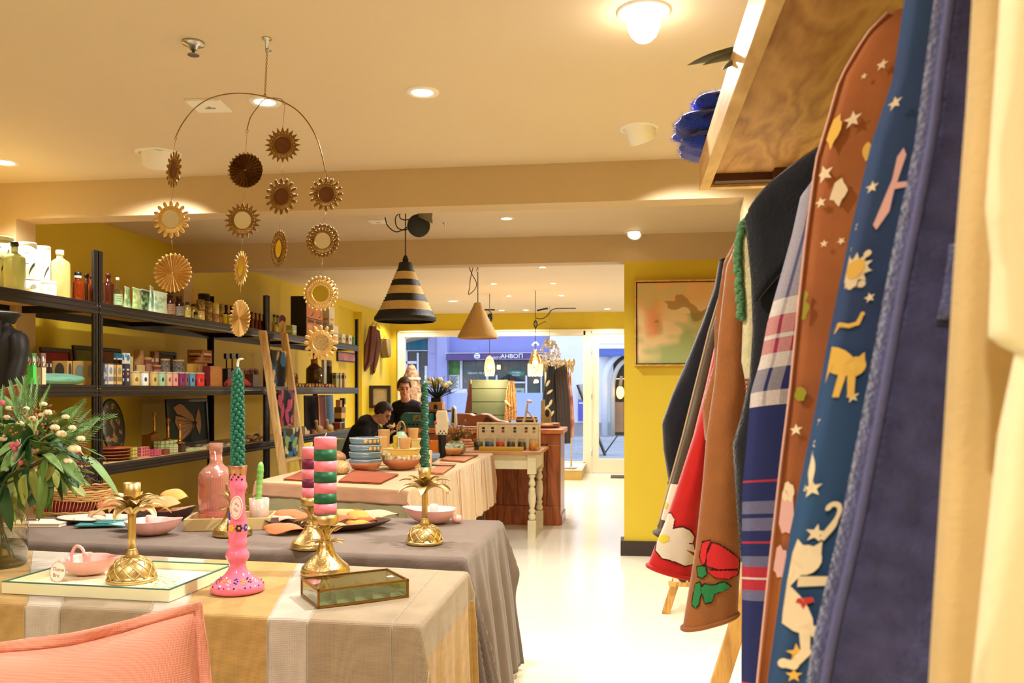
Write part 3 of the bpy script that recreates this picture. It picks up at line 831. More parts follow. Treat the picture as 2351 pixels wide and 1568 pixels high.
# plywood shelf over the clothes rail
ply=wood('plywood',(214,164,96),(166,112,56),(1.0,.22,1),5,.45,dist=9)
plye=wood('plywood edge',(236,200,132),(206,160,92),(1,.3,4),4,.4)
ZU=2.0
pE=at_z(1605,437,ZU);YE=pE.y;XE=pE.x
t=thing('wall_shelf','pale plywood shelf with thick edge mounted above the clothes rail','shelf',(XE,YE,ZU))
LW=XR-XE
MB().box(.03,LW,-3.3,-.03,.03,.05).build('board',ply,t)
MB().box(-.0,.03,-3.3,0,0,.09).build('front_edge',plye,t,bevel=.002)
MB().box(.03,LW,-.03,0,.0,.09).build('end_edge',plye,t,bevel=.002)
brk=mat('brown bracket',(86,52,34),.5)
MB().box(.04,LW,-.075,-.03,.008,.0295).build('bracket',brk,t)
MB().box(.2,.34,-.12,-.075,-.02,.0295).build('bracket',brk,t)
XRAIL,ZRAIL=.47,1.93
t=thing('clothes_rail','dark steel clothes rail under the plywood shelf','rail',(XRAIL,0,ZRAIL))
MB().cyl((0,-.5,0),(0,YE-.06,0),.0125,12).build('bar',steel,t)
for y in(.1,YE-.12):MB().cyl((0,y,0),(0,y,ZU+.03-ZRAIL),.008,8).build('hanger_rod',steel,t)
knit=mat('royal blue knit',(28,62,190),.95,var=.3,vs=60,bump=.9,bs=140,sheen=.6)
p=at_x(1606,375,XE);
t=thing('knitted_throw','folded royal blue fluffy knit hanging over the plywood shelf edge','throw',(XE+.1,p.y,ZU+.09))
def roll(cx,cz,rx,rz,seed):
 def f(u,v):
  a=2*pi*u;r=1+.12*nz(cos(a)*2+seed,sin(a)*2,v*5)
  y=lerp(-.11,.11,v);e=sqrt(max(0.3,1-(2*v-1)**10))
  return(cx+rx*cos(a)*r*e,y,cz+rz*sin(a)*r*e)
 return f
for k,(cx,cz,rx,rz)in enumerate(((-.02,.0,.135,.032),(-.03,.055,.14,.036),(.0,.112,.12,.034))):
 m=MB();m.grid(roll(cx,cz+.034,rx,rz,k*3.3),30,16,cu=True)
 for i in range(1500):
  u,v=RD.random(),RD.random();p0=V(roll(cx,cz+.034,rx,rz,k*3.3)(u,v));d=V((cos(2*pi*u),RD.uniform(-.5,.5),sin(2*pi*u)+RD.uniform(-.4,.4)))
  e=RD.uniform(.006,.016);s_=V((0,.0014,0))
  a_=m.vert(p0-s_);b_=m.vert(p0+s_);c_=m.vert(p0+d*e);m.face((a_,b_,c_))
 m.build('fold',knit,t)
leafm=mat('grey green succulent',(104,108,86),.5,var=.15,vs=20)
def blade(L,w,th=.006,curl=.3,up=.2):
 def f(u,v):
  a=2*pi*u;prof=sin(pi*min(1,.06+.94*v)**.8)**.75 if v<1 else 0
  x=L*v;return(x,w*prof*cos(a),th*prof*sin(a)+up*x-curl*x*x/L)
 m=MB();m.grid(f,10,12,cu=True);return m
p=at_x(1690,120,XE+.02)
t=thing('succulent','grey green succulent with long leaves reaching over the plywood shelf edge','plant',(XE+.1,p.y,ZU+.09))
MB().lathe([(.035,-.04),(.05,0.0),(.055,.03),(.05,.035),(.045,.02)],20).build('pot',mat('stone pot',(150,140,120),.8),t)
for k,(az,el,L)in enumerate(((pi,.02,.185),(pi+.35,-.12,.17),(pi-.35,.2,.16),(pi+.75,-.3,.18),(pi-.8,.3,.15),(.4,.5,.1),(-.6,.6,.1))):
 blade(L,.024,.011).build('leaf',leafm,t,loc=(0,0,.03),rot=(0,-el,az))
# hanging garments
hook=mat('hanger wire',(170,165,155),.3,1)
hangw=wood('hanger wood',(214,184,140),(180,140,96),(2,2,2),5)
def garment(name,label,Y,left,hem,mtl,rx=None,th=.04,folds=.012,ff=7,cat='garment',zsh=None,neck=.05,seed=0.0,right=None,hemw=0.0,nu=44,nv=90,uvm=False,part='body',hanger=True,hems=None):
 """left: pixel outline of the aisle side (top to bottom); the garment hangs in the plane Y, closed front and back"""
 P=[at_y(px,py,Y)for px,py in left]
 zt,zb=P[0].z,P[-1].z
 L=sorted((p.z,p.x)for p in P)
 cx=XRAIL
 RX=rx if rx is not None else 2*cx-P[0].x
 t=thing(name,label,cat,(cx,Y,ZRAIL),'clothes on the rail')
 Rr=None
 if right:Rr=sorted((p.z,p.x)for p in[at_y(px,py,Y)for px,py in right])
 def surf(u,v,side):
  z0=zt+neck*sin(pi*min(1,u))**.7 if not right else zt
  zz=lerp(zt,zb,v)
  xl=pl(L,zz);xr=pl(Rr,zz)if Rr else RX+(.05*v)
  x=lerp(xl,xr,u)
  z=lerp(z0,zb+(hems(u)if hems else 0),v)
  e=max(0.0,1-(2*u-1)**2)**.5
  e2=min(1,v/.06+.25)
  fo=folds*(.3+v)*(sin(u*ff*2+seed+nz(v*2,seed)*2.2)+.5*sin(u*ff*4.3+2.1*seed+v))+.008*nz(u*5,v*6,seed)
  y=fo*e+side*th*e*e2+hemw*v*side*e*.5
  return V((x-cx,y,z-ZRAIL))
 m=MB()
 n=nu
 def f(u,v):
  k=u*2
  return surf(k,v,-1)if k<=1 else surf(2-k,v,1)
 m.grid(f,2*n,nv,cu=True,uvf=lambda u,v:(min(2*u,2-2*u),v))
 o=m.build(part,mtl,t)
 top=MB();top.grid(lambda u,v:surf(u,0,lerp(-1,1,v)),n,2);top.build('shoulder_seam',mtl,t)
 if hanger:
  ym=0
  hb=MB();ztop=max(zt+neck-ZRAIL,-.14)
  pts=smooth_path([(P[0].x-cx+.03,ym,zt-ZRAIL-.02),(-.1,ym,ztop-.03),(0,ym,ztop-.005),(.1,ym,ztop-.03),(RX-cx-.03,ym,zt-ZRAIL-.02)],5)
  hb.tube(pts,.008,8);hb.build('hanger',hangw,t)
  hk=MB();hk.tube(smooth_path([(0,ym,ztop-.005),(0,ym,-.015),(.015,ym,-.02),(.0165,ym,0),(0,ym,.0165),(-.0165,ym,0)],5),.0018,6);hk.build('hanger_hook',hook,t)
 return t,surf
MSC=.5
def motif(m,surf,cu,cv,outline,side=-1,lift=.004,sc=1.0,rot=0.0,dims=(.5,1.1),soft=False):
 """a flat printed shape conforming to the cloth; outline in metres around (cu,cv)"""
 ids=[]
 sc=sc*MSC
 c_,s_=cos(rot),sin(rot)
 def P(a,b):
  a,b=sc*(a*c_-b*s_),sc*(a*s_+b*c_)
  u=min(.995,max(.005,cu+a/dims[0]));v=cv-b/dims[1]
  q=surf(u,v,side);return V((q.x,q.y+side*lift,q.z))
 if soft:outline=[(q.x,q.y)for q in smooth_path([(a,b,0)for a,b in outline+outline[:1]],4)[:-1]]
 for a,b in outline:ids.append(m.vert(P(a,b)))
 m.face(ids)
def star(r,n=5,k=.42):return[(r*(1 if i%2==0 else k)*sin(pi*i/n),r*(1 if i%2==0 else k)*cos(pi*i/n))for i in range(2*n)]
def blob(r,seed,n=14,ax=1.0,am=.3):return[(ax*r*(1+am*nz(cos(2*pi*i/n)*2+seed,sin(2*pi*i/n)*2))*cos(2*pi*i/n),r*(1+am*nz(cos(2*pi*i/n)*2+seed,sin(2*pi*i/n)*2))*sin(2*pi*i/n))for i in range(n)]
def oval(cx,cy,a,b,t=0.0,n=16):return[(cx+a*cos(2*pi*k/n)*cos(t)-b*sin(2*pi*k/n)*sin(t),cy+a*cos(2*pi*k/n)*sin(t)+b*sin(2*pi*k/n)*cos(t))for k in range(n)]
def bar(x0,y0,x1,y1,w):
 d=math.hypot(x1-x0,y1-y0);nx,ny=-(y1-y0)/d*w,(x1-x0)/d*w
 return[(x0+nx,y0+ny),(x1+nx*.8,y1+ny*.8),(x1-nx*.8,y1-ny*.8),(x0-nx,y0-ny)]
def curve(pts,w):return[bar(*a,*b,w)for a,b in zip(pts,pts[1:])]+[oval(*p,w,w,0,8)for p in pts]
def ears(cx,cy,r):return[[(cx-r,cy+.4*r),(cx-.8*r,cy+1.5*r),(cx-.1*r,cy+.85*r)],[(cx+r,cy+.4*r),(cx+.8*r,cy+1.5*r),(cx+.1*r,cy+.85*r)]]
cat_walk=[oval(0,0,.055,.03,-.6),oval(.045,-.02,.028,.026)]+ears(.045,-.02,.024)+[bar(-.04,.02,-.062,-.035,.011),bar(-.02,-.005,-.035,-.055,.010),bar(.02,-.03,.012,-.095,.010),bar(.04,-.03,.048,-.098,.010)]+curve([(-.035,.03),(-.03,.075),(-.01,.095),(.015,.088),(.035,.092),(.042,.115)],.006)
cat_leap=[oval(-.01,-.01,.075,.03,-.75),oval(.0,.085,.032,.032)]+ears(.0,.085,.028)+[bar(-.04,.03,-.005,.07,.018),bar(-.0,.04,.075,.052,.011),bar(-.02,.045,-.055,.075,.012),bar(-.05,.0,-.085,-.02,.012),bar(.035,-.05,.07,-.065,.011)]+curve([(.035,-.06),(.045,-.1),(.03,-.13),(.012,-.13)],.010)
crescent=[(.0,.06),(.016,.03),(.02,-.005),(.012,-.04),(.004,-.055),(.004,-.02),(0,.01),(-.012,.04)]
cane=[(-.006,-.05),(.012,-.02),(.016,.0),(.02,.02),(.014,.036),(0,.04),(-.012,.032),(-.014,.02),(-.006,.02),(0,.028),(.008,.026),(.01,.018),(.006,0),(-.016,-.042)]
wool=mat('navy wool',(68,68,106),.95,var=.35,vs=50,bump=.8,bs=220,sheen=.5)
beige=mat('beige corduroy',(206,174,118),.9,var=.1,vs=9,bump=.3,bs=160,sheen=.2)
creamf=mat('cream cotton',(240,226,180),.9,var=.06,vs=9,bump=.15,bs=160,sheen=.2)
bluep=mat('blue printed cotton',(40,54,92),.85,var=.28,vs=5,col2=(38,74,112))
rustp=mat('rust printed cotton',(172,98,42),.85,var=.2,vs=6,col2=(136,72,30))
mo_c=mat('print cream',(244,220,178),.85);mo_y=mat('print yellow',(240,190,84),.85);mo_p=mat('print pink',(236,180,168),.85);mo_g=mat('print olive',(150,140,30),.85);mo_r=mat('print red',(200,60,50),.85)
garment('cream_blouse','cream blouse at the front of the rail, closest to the viewer',.50,[(2300,-60),(2262,480),(2275,600),(2268,780),(2330,810),(2290,1000),(2230,1570),(2222,1640)],0,creamf,rx=.75,th=.02,folds=.011,seed=.4,neck=.02)
garment('beige_jacket','beige corduroy jacket hanging between the cream blouse and the navy coat',.60,[(2240,-150),(2218,240),(2190,600),(2160,1100),(2135,1500),(2128,1640)],0,beige,rx=.8,th=.024,folds=.012,seed=1.2,neck=.02)
gcoat,sf=garment('navy_coat','navy wool coat with pocket flap hanging beside the beige jacket',.72,[(2160,-120),(2100,330),(2040,620),(1985,920),(1930,1200),(1870,1450),(1838,1640)],0,wool,rx=.8,th=.03,folds=.014,seed=2.6,neck=.03)
m=MB();m.grid(lambda u,v:sf(lerp(.06,.5,u),lerp(.40,.49+.03*sin(u*pi),v),-1)+V((0,-.006-.004*sin(pi*v),0)),12,5);m.build('pocket_flap',wool,gcoat,solid=.006)
m=MB();m.tube([sf(.02+.0*k,k/30,-1)+V((-.002,-.004,0))for k in range(31)],.004,6);m.build('piped_edge',mat('lilac edge',(84,84,122),.9,bump=.5),gcoat)
gs,sf=garment('printed_shirt','blue printed shirt with stars, moons and cats beside the navy coat',.85,[(2085,-60),(2050,180),(2000,330),(1950,540),(1905,760),(1868,960),(1830,1140),(1795,1330),(1762,1560),(1755,1640)],0,bluep,rx=.8,th=.028,folds=.011,seed=.9,neck=.03)
def uv_of(px,py,surf,Y):
 """find cloth (u,v) that shows at a pixel"""
 best=None
 for j in range(0,101):
  for i in range(0,61):
   p=surf(i/60*.9,j/100,-1);p=V((p.x+XRAIL,p.y+Y,p.z+ZRAIL))
   zc=depth(p);xx=p.x*cos(TH)+p.y*sin(TH)
   d=(HX+FPX*xx/zc-px)**2+(HY-FPX*(p.z-EYE)/zc-py)**2
   if best is None or d<best[0]:best=(d,i/60*.9,j/100)
 return best[1],best[2]
def dims_of(surf):
 a=surf(0,.5,-1);b=surf(1,.5,-1);c=surf(.3,0.05,-1);d=surf(.3,1,-1)
 return((b.x-a.x),(c.z-d.z))
dm=dims_of(sf)
layers={'c':(MB(),mo_c),'y':(MB(),mo_y),'p':(MB(),mo_p),'r':(MB(),mo_r)}
for px,py,s,k,r in((1990,430,.012,'c',.1),(1962,525,.011,'c',.3),(1958,905,.012,'c',.2),(1860,970,.011,'c',.1),(1870,1130,.018,'c',.2),(1872,1228,.018,'c',-.1),(1830,1010,.012,'c',.4),(1820,1490,.018,'y',.2),(1826,1115,.012,'c',.5),(2055,232,.014,'c',.3),(2000,690,.01,'c',.3),(1830,1545,.014,'y',.1)):
 u,v=uv_of(px,py,sf,.85);motif(layers[k][0],sf,u,v,star(s),rot=r,dims=dm)
for n_,(px,py,o,k,s,r)in enumerate([(1908,832,o,'y',.72,0)for o in cat_walk]+[(1822,1375,o,'c',.9,-.1)for o in cat_leap]+[(1842,1062,crescent,'c',.75,.25),(1898,1185,cane,'c',.8,0)]):
 u,v=uv_of(px,py,sf,.85);motif(layers[k][0],sf,u,v,o,sc=s,rot=r,dims=dm,soft=len(o)<16 and n_>30,lift=.004+.00008*n_)
u,v=uv_of(2035,440,sf,.85);motif(layers['p'][0],sf,u,v,[(-.012,-.07),(.004,-.04),(.004,0),(.026,.0),(.026,.01),(.006,.012),(.012,.06),(.004,.075),(-.004,.06),(-.004,.02),(-.012,-.02),(-.02,-.06)],dims=dm)
u,v=uv_of(1960,615,sf,.85);motif(layers['c'][0],sf,u,v,star(.034,11,.62),dims=dm)
motif(layers['y'][0],sf,u,v-.002,blob(.018,3),dims=dm,lift=.0055)
for k in range(7):
 a=k*.9;u2,v2=uv_of(1960+34*cos(a),615+40*sin(a),sf,.85);motif(layers['c'][0],sf,u2,v2,blob(.007,k),dims=dm)
u,v=uv_of(1845,1370,sf,.85);motif(layers['r'][0],sf,u,v,[(-.012,.004),(.012,.008),(.016,.0),(.004,-.006),(0,-.016),(-.006,-.006),(-.014,-.004)],dims=dm,lift=.0055)
for k in layers:stuff(layers[k][0].build('print',layers[k][1],gs,fixn=False))
MSC=.56
gr_,sf=garment('printed_shirt','rust printed shirt with cream stars and pink piping between the blue print and the plaid',1.0,[(2040,30),(1990,80),(1930,180),(1905,270),(1875,370),(1850,560),(1835,700),(1815,900),(1795,1060),(1768,1300),(1740,1568),(1735,1640)],0,rustp,rx=.75,th=.03,folds=.015,seed=3.3,neck=.02)
dm=dims_of(sf)
layers={'c':(MB(),mo_c),'y':(MB(),mo_y),'p':(MB(),mo_p),'g':(MB(),mo_g)}
for px,py,s,k,r in((1958,272,.018,'c',.2),(2028,158,.012,'c',.1),(1893,408,.018,'c',.3),(1886,460,.011,'c',.2),(1880,560,.008,'c',0),(1930,560,.008,'c',.5),(1870,1165,.012,'c',.2),(1980,175,.007,'c',0),(1825,990,.012,'c',.1)):
 u,v=uv_of(px,py,sf,1.0);motif(layers[k][0],sf,u,v,star(s),rot=r,dims=dm)
for px,py,k,s,ax in((1912,300,'y',.03,.4),(1925,450,'c',.024,.6),(1840,715,'g',.02,.8),(1830,690,'g',.012,1),(1800,1180,'p',.04,.35),(1790,1290,'p',.03,.4),(1815,1130,'c',.02,.5),(1828,900,'g',.014,.7),(1990,345,'y',.016,.7)):
 u,v=uv_of(px,py,sf,1.0);motif(layers[k][0],sf,u,v,blob(s,px*.01,ax=ax,am=.5),dims=dm)
for k in layers:stuff(layers[k][0].build('print',layers[k][1],gr_,fixn=False))
m=MB();m.tube([sf(0.0,k/40,-1)+V((-.001,-.002,0))for k in range(41)],.0015,6);m.build('piping',mat('rose piping',(226,172,150),.8),gr_)
def plaid():
 m=bpy.data.materials.new('plaid flannel');m.use_nodes=True;nt=m.node_tree;N=nt.nodes;L=nt.links;b=N['Principled BSDF'];b.inputs['Roughness'].default_value=.9
 uv=N.new('ShaderNodeUVMap');uv.uv_map='UVMap';sp=N.new('ShaderNodeSeparateXYZ');L.new(uv.outputs[0],sp.inputs[0])
 B,Wt,Rd,Gy=(30,42,104),(222,212,206),(192,44,62),(112,112,150)
 def ramp(stops,src):
  r=N.new('ShaderNodeValToRGB');r.color_ramp.interpolation='CONSTANT';e=r.color_ramp.elements
  while len(e)<len(stops):e.new(.5)
  for k,(p,c)in enumerate(stops):e[k].position=p;e[k].color=lin(c)+(1,)
  L.new(src,r.inputs[0]);return r
 v1=ramp([(0,B),(.02,Gy),(.225,Wt),(.255,Rd),(.29,Wt),(.297,Rd),(.325,Wt),(.355,B),(.395,Wt),(.425,B),(.56,Rd),(.565,B),(.6,Gy),(.625,B),(.632,Gy),(.655,B),(.672,Rd),(.677,B),(.7,Gy),(.722,Rd),(.74,Wt),(.744,Rd),(.765,Gy),(.785,B),(.935,Rd),(.94,B),(.965,Gy),(.99,B)],sp.outputs[1])
 mu=N.new('ShaderNodeMath');mu.operation='MULTIPLY';mu.inputs[1].default_value=4.2;L.new(sp.outputs[0],mu.inputs[0])
 fr=N.new('ShaderNodeMath');fr.operation='FRACT';L.new(mu.outputs[0],fr.inputs[0])
 h1=ramp([(0,Wt),(.12,B),(.16,Wt),(.3,B),(.55,Rd),(.58,B),(.8,Wt)],fr.outputs[0])
 mx=N.new('ShaderNodeMix');mx.data_type='RGBA';L.new(v1.outputs[0],mx.inputs[6]);L.new(h1.outputs[0],mx.inputs[7])
 gt=N.new('ShaderNodeMath');gt.operation='LESS_THAN';gt.inputs[1].default_value=.425;L.new(sp.outputs[1],gt.inputs[0])
 m2=N.new('ShaderNodeMath');m2.operation='MULTIPLY';m2.inputs[1].default_value=.38;L.new(gt.outputs[0],m2.inputs[0]);L.new(m2.outputs[0],mx.inputs[0])
 n=N.new('ShaderNodeTexNoise');n.inputs['Scale'].default_value=300;tc=N.new('ShaderNodeTexCoord');L.new(tc.outputs['Object'],n.inputs['Vector'])
 mm=N.new('ShaderNodeMix');mm.data_type='RGBA';mm.blend_type='MULTIPLY';mm.inputs[0].default_value=.35;L.new(mx.outputs[2],mm.inputs[6]);L.new(n.outputs[0],mm.inputs[7])
 L.new(mm.outputs[2],b.inputs['Base Color']);return m
garment('plaid_dress','blue, white and red plaid shirt dress next to the rust print',1.30,[(1868,410),(1838,450),(1818,540),(1790,640),(1762,740),(1745,830),(1724,900),(1712,1040),(1704,1120),(1703,1240),(1703,1400),(1702,1520),(1702,1640)],0,plaid(),rx=.72,th=.032,folds=.012,ff=5,seed=1.7,neck=.03)
blk=mat('black wool',(26,28,36),.95,var=.2,vs=40,bump=.5,bs=200,sheen=.3)
gk,sf=garment('black_coat','black wool coat with broad collar beside the plaid dress',1.50,[(1850,398),(1790,425),(1738,462),(1708,498),(1716,560),(1724,640),(1728,760),(1720,870),(1700,960),(1682,1020),(1690,1150),(1700,1290)],0,blk,rx=.7,th=.034,folds=.008,seed=.2,neck=.1)
m=MB();m.grid(lambda u,v:sf(lerp(.01,.42,u),lerp(.01,.34-.2*u,v),-1)+V((0,-.012,0)),12,10);m.build('collar',blk,gk,solid=.012)
gcd,sf=garment('fleece_cardigan','dark cardigan with green fuzzy trim and cream fleece front',1.62,[(1712,512),(1698,560),(1700,640),(1706,720),(1702,830),(1712,880),(1716,960)],0,mat('fleece cream',(214,204,160),.95,bump=1.0,bs=120,sheen=.6,var=.12,vs=50),rx=.68,th=.03,folds=.006,seed=5.2,neck=.02)
m=MB()
for k in range(60):
 q_=sf(.0,k/60*.5,-1)+V((-.004,-.004,0));m.sphere(q_+V((RD.uniform(-.003,.003),0,RD.uniform(-.003,.003))),.0075,6,4)
stuff(m.build('fuzzy_trim',mat('green fuzz',(90,140,96),.95,bump=.6),gcd))
m=MB();
for k in range(9):m.grid(lambda u,v,k=k:sf(lerp(.0,.3,u),.80+k*.022+.011*v,-1)+V((-.002,-.004,0)),6,1)
stuff(m.build('striped_hem',mat('fair isle stripe',(150,60,60),.9,var=.5,vs=90),gcd,solid=.003))
brn=mat('camel knit',(158,98,50),.95,var=.1,vs=30,bump=.35,bs=180,sheen=.35)
redk=mat('red knit',(200,30,28),.92,var=.12,vs=30,bump=.35,bs=180,sheen=.35)
def sweater(name,label,Y,L,R,mtl,body_left,body_hem,th=.035):
 """sleeve with both edges in view plus a body behind it"""
 t,s1=garment(name,label,Y+.05,body_left,0,mtl,rx=.7,th=.03,folds=.008,neck=.03)
 A=[at_y(px,py,Y)for px,py in L];B=[at_y(px,py,Y)for px,py in R]
 n=len(A)
 def sl(u,v):
  k=min(v*(n-1),n-1.0001);i=int(k);f_=k-i
  a=A[i].lerp(A[i+1],f_);b=B[i].lerp(B[i+1],f_)
  ang=2*pi*u;c=(1-cos(ang))/2
  p=a.lerp(b,c);e=sin(ang)
  return V((p.x-XRAIL,p.y-Y-.05-th*e*(1 if e>0 else 1)+.004*nz(v*8,c*3,Y),p.z-ZRAIL))
 m=MB();m.grid(lambda u,v:sl(u,v),40,60,cu=True)
 m.build('sleeve',mtl,t)
 m=MB();m.tube([sl(k/40,.998)for k in range(40)],.005,6,closed=True);m.build('cuff',mtl,t)
 m=MB();c_=sum((sl(k/24,.97)for k in range(24)),V((0,0,0)))/24;ci=m.vert(c_);ids=[m.vert(sl(k/24,.985)*.97+c_*.03)for k in range(24)]
 for k in range(24):m.face((ci,ids[k],ids[(k+1)%24]))
 m.build('lining',mat('dark lining',(60,34,24),.95),t)
 return t,sl
tb,sl=sweater('appliqued_sweater','camel brown sweater with red radish and green leaves on the sleeve',1.75,[(1700,535),(1668,610),(1650,760),(1640,880),(1622,1000),(1612,1120),(1598,1250),(1582,1350),(1566,1444)],[(1715,540),(1720,620),(1716,760),(1718,880),(1712,960),(1706,1100),(1704,1220),(1698,1330),(1694,1410)],brn,[(1700,530),(1662,600),(1640,740),(1640,830),(1612,930),(1618,1010),(1640,1030),(1660,1180)],0)
def to_px(p):
 zc=depth(p);return HX+FPX*(p.x*cos(TH)+p.y*sin(TH))/zc,HY-FPX*(p.z-EYE)/zc
def inside(x,y,o):
 r=False
 for(a,b),(c,d)in zip(o,o[1:]+o[:1]):
  if(b>y)!=(d>y)and x<(c-a)*(y-b)/(d-b)+a:r=not r
 return r
NU,NV=90,420
SCR={}
def sleeve_print(m,sl,outline,A,B,lift=.004):
 """knitted-in shape: the cells of the sleeve's front that lie inside the outline"""
 if sl not in SCR:
  g={}
  for j in range(int(NV*.5),NV+1):
   for i in range(NU+1):
    q=sl(i/NU*.5,j/NV);g[i,j]=(q,to_px(V((q.x+XRAIL,q.y+A,q.z+ZRAIL))))
  SCR[sl]=g
 g=SCR[sl];ids={}
 x0,x1=min(o[0]for o in outline),max(o[0]for o in outline);y0,y1=min(o[1]for o in outline),max(o[1]for o in outline)
 def vid(k):
  if k not in ids:q=g[k][0];ids[k]=m.vert((q.x,q.y-lift,q.z))
  return ids[k]
 for(i,j),(q,(x,y))in g.items():
  if i==NU or j==NV or not(x0-3<x<x1+3 and y0-3<y<y1+3):continue
  x2,y2=g[i+1,j+1][1]
  if inside((x+x2)/2,(y+y2)/2,outline):m.face([vid((i,j)),vid((i+1,j)),vid((i+1,j+1)),vid((i,j+1))])
def grow(o,d):
 cx=sum(a for a,b in o)/len(o);cy=sum(b for a,b in o)/len(o)
 return[(a+d*(a-cx)/max(1e-6,math.hypot(a-cx,b-cy)),b+d*(b-cy)/max(1e-6,math.hypot(a-cx,b-cy)))for a,b in o]
inkm=mat('dark outline',(54,24,22),.95);radm=mat('radish red',(214,40,46),.92,sheen=.3,bump=.3);grnm=mat('leaf green',(40,128,72),.92,sheen=.3,bump=.3);whm=mat('flower white',(226,214,196),.92,sheen=.3,bump=.3);yem=mat('flower yellow',(226,204,50),.9)
rad=[[(1612,1296),(1606,1275),(1612,1245),(1630,1242),(1622,1262),(1618,1290)],[(1622,1298),(1622,1275),(1634,1246),(1650,1250),(1675,1266),(1696,1282),(1696,1304),(1650,1306)],[(1622,1309),(1650,1309),(1694,1309),(1692,1320),(1670,1328),(1640,1324)]]
gre=[[(1600,1300),(1618,1300),(1622,1316),(1612,1326),(1602,1322)],[(1590,1372),(1596,1340),(1606,1336),(1610,1352),(1604,1386),(1596,1394),(1588,1386)],[(1606,1352),(1618,1340),(1634,1344),(1662,1336),(1678,1346),(1660,1356),(1640,1362),(1634,1380),(1618,1384),(1614,1366)]]
for outs,mm in((rad,radm),(gre,grnm)):
 m1,m2=MB(),MB()
 for o in outs:sleeve_print(m1,sl,grow(o,3.0),1.80,0,.003);sleeve_print(m2,sl,o,1.80,0,.0045)
 stuff(m1.build('applique_outline',inkm,tb,fixn=False));stuff(m2.build('applique',mm,tb,fixn=False))
tr,sl=sweater('appliqued_sweater','red sweater with a large white flower on the sleeve hem',1.92,[(1692,590),(1672,660),(1648,760),(1622,880),(1592,1000),(1560,1100),(1530,1190),(1505,1250),(1486,1298)],[(1702,595),(1690,680),(1668,780),(1650,880),(1632,1000),(1620,1110),(1606,1200),(1598,1270),(1592,1328)],redk,[(1692,585),(1672,660),(1650,760),(1632,880),(1640,1000),(1650,1180)],0)
flo=[[(1505,1262),(1512,1225),(1524,1180),(1540,1178),(1548,1192),(1544,1214),(1566,1210),(1584,1218),(1594,1232),(1590,1246),(1576,1246),(1592,1250),(1596,1268),(1576,1262),(1594,1276),(1592,1294),(1572,1298),(1550,1288),(1520,1280)]]
m1,m2,m3=MB(),MB(),MB()
for o in flo:sleeve_print(m1,sl,grow(o,3),1.97,0,.003);sleeve_print(m2,sl,o,1.97,0,.0045)
sleeve_print(m3,sl,[(1508,1238),(1518,1226),(1534,1230),(1536,1240),(1522,1246)],1.97,0,.006)
stuff(m1.build('applique_outline',inkm,tr,fixn=False));stuff(m2.build('applique',whm,tr,fixn=False));m3.build('flower_centre',yem,tr,fixn=False)
oliv=mat('olive wool',(76,62,44),.95,bump=.4,bs=180,sheen=.3)
to,sl=sweater('olive_coat','thin olive coat with cream flowered cuff behind the red sweater',2.08,[(1680,600),(1660,660),(1630,760),(1600,880),(1570,1000),(1545,1090),(1528,1150),(1512,1210),(1502,1222)],[(1690,605),(1672,680),(1650,780),(1630,880),(1600,1000),(1575,1100),(1560,1170),(1545,1220),(1540,1235)],oliv,[(1680,598),(1660,660),(1640,760),(1640,880),(1650,1000),(1660,1100)],0)
m2,m3=MB(),MB();sleeve_print(m2,sl,[(1512,1190),(1520,1150),(1534,1110),(1556,1112),(1540,1160),(1530,1196)],2.13,0,.004);sleeve_print(m3,sl,[(1520,1162),(1526,1150),(1534,1156),(1530,1166)],2.13,0,.007)
m2.build('cuff_flower',whm,to,fixn=False);m3.build('flower_centre',yem,to,fixn=False)
m=MB();m.tube([sl(0.0,k/40)+V((-.002,0,0))for k in range(36)],.003,5);m.build('cream_edge',mat('cream edge',(200,180,140),.9),to)
sweater('navy_jumper','dark navy jumper at the far end of the rail with bent sleeve',2.25,[(1650,600),(1640,660),(1612,740),(1580,820),(1545,900),(1520,970),(1523,1030),(1532,1090),(1536,1110)],[(1690,605),(1680,680),(1660,760),(1640,840),(1612,910),(1590,970),(1574,1030),(1560,1080),(1552,1112)],mat('navy knit',(30,32,46),.95,bump=.35,bs=180,sheen=.35,var=.12,vs=30),[(1650,598),(1640,660),(1620,760),(1620,880),(1640,980),(1660,1060)],0)
# framed painting on the mustard wall
a=at_y(1457,840,B2-.05);b2=at_y(1457,644,B2-.05);wpx=1.02
t=thing('painting','abstract peach and green painting in thin pale wooden frame on the mustard wall','painting',(a.x,B2,a.z))
Hh=b2.z-a.z
def pc(u,v):
 n1=nz(u*3.2+.6*nz(u*8,v*8),v*3.2,2.2)+.5*nz(u*9,v*9,1);n2=nz(u*4+7,v*4+.5*nz(u*6,v*7,4),5)
 base=(232,204,156)
 g=max(0,min(1,(u*.9-v*1.0+.35+.7*n1)*2.2))if v<.62 else 0
 o=max(0,min(1,(v-.45+.6*n2)*2.4));pk=max(0,1-((u-.14)/.09)**2-((v-.5+.2*n1)/.32)**2)
 c=[base[i]for i in range(3)]
 for k,w in(((156,176,116),g*.9),((226,170,100),o*.7),((226,128,82),pk*.7),((196,190,132),.5 if n2>.3 else 0),((150,116,62),.7 if(n1>.36 and v>.5)else 0)):
  c=[lerp(c[i],k[i],w)for i in range(3)]
 return c
m=MB();m.grid(lambda u,v:(.02+u*(wpx-.04),-.03,.02+v*(Hh-.04)),110,90,colf=pc);m.build('canvas',mat('painted canvas',(200,200,200),.7,attr=True,bump=.3,bs=60),t,solid=.02)
frm=wood('pale frame',(220,176,112),(186,136,76),(1,1,1),6)
for b in((0,wpx,-.055,0,0,.012),(0,wpx,-.055,0,Hh-.012,Hh),(0,.012,-.055,0,.012,Hh-.012),(wpx-.012,wpx,-.055,0,.012,Hh-.012)):MB().box(*b).build('frame_bar',frm,t)
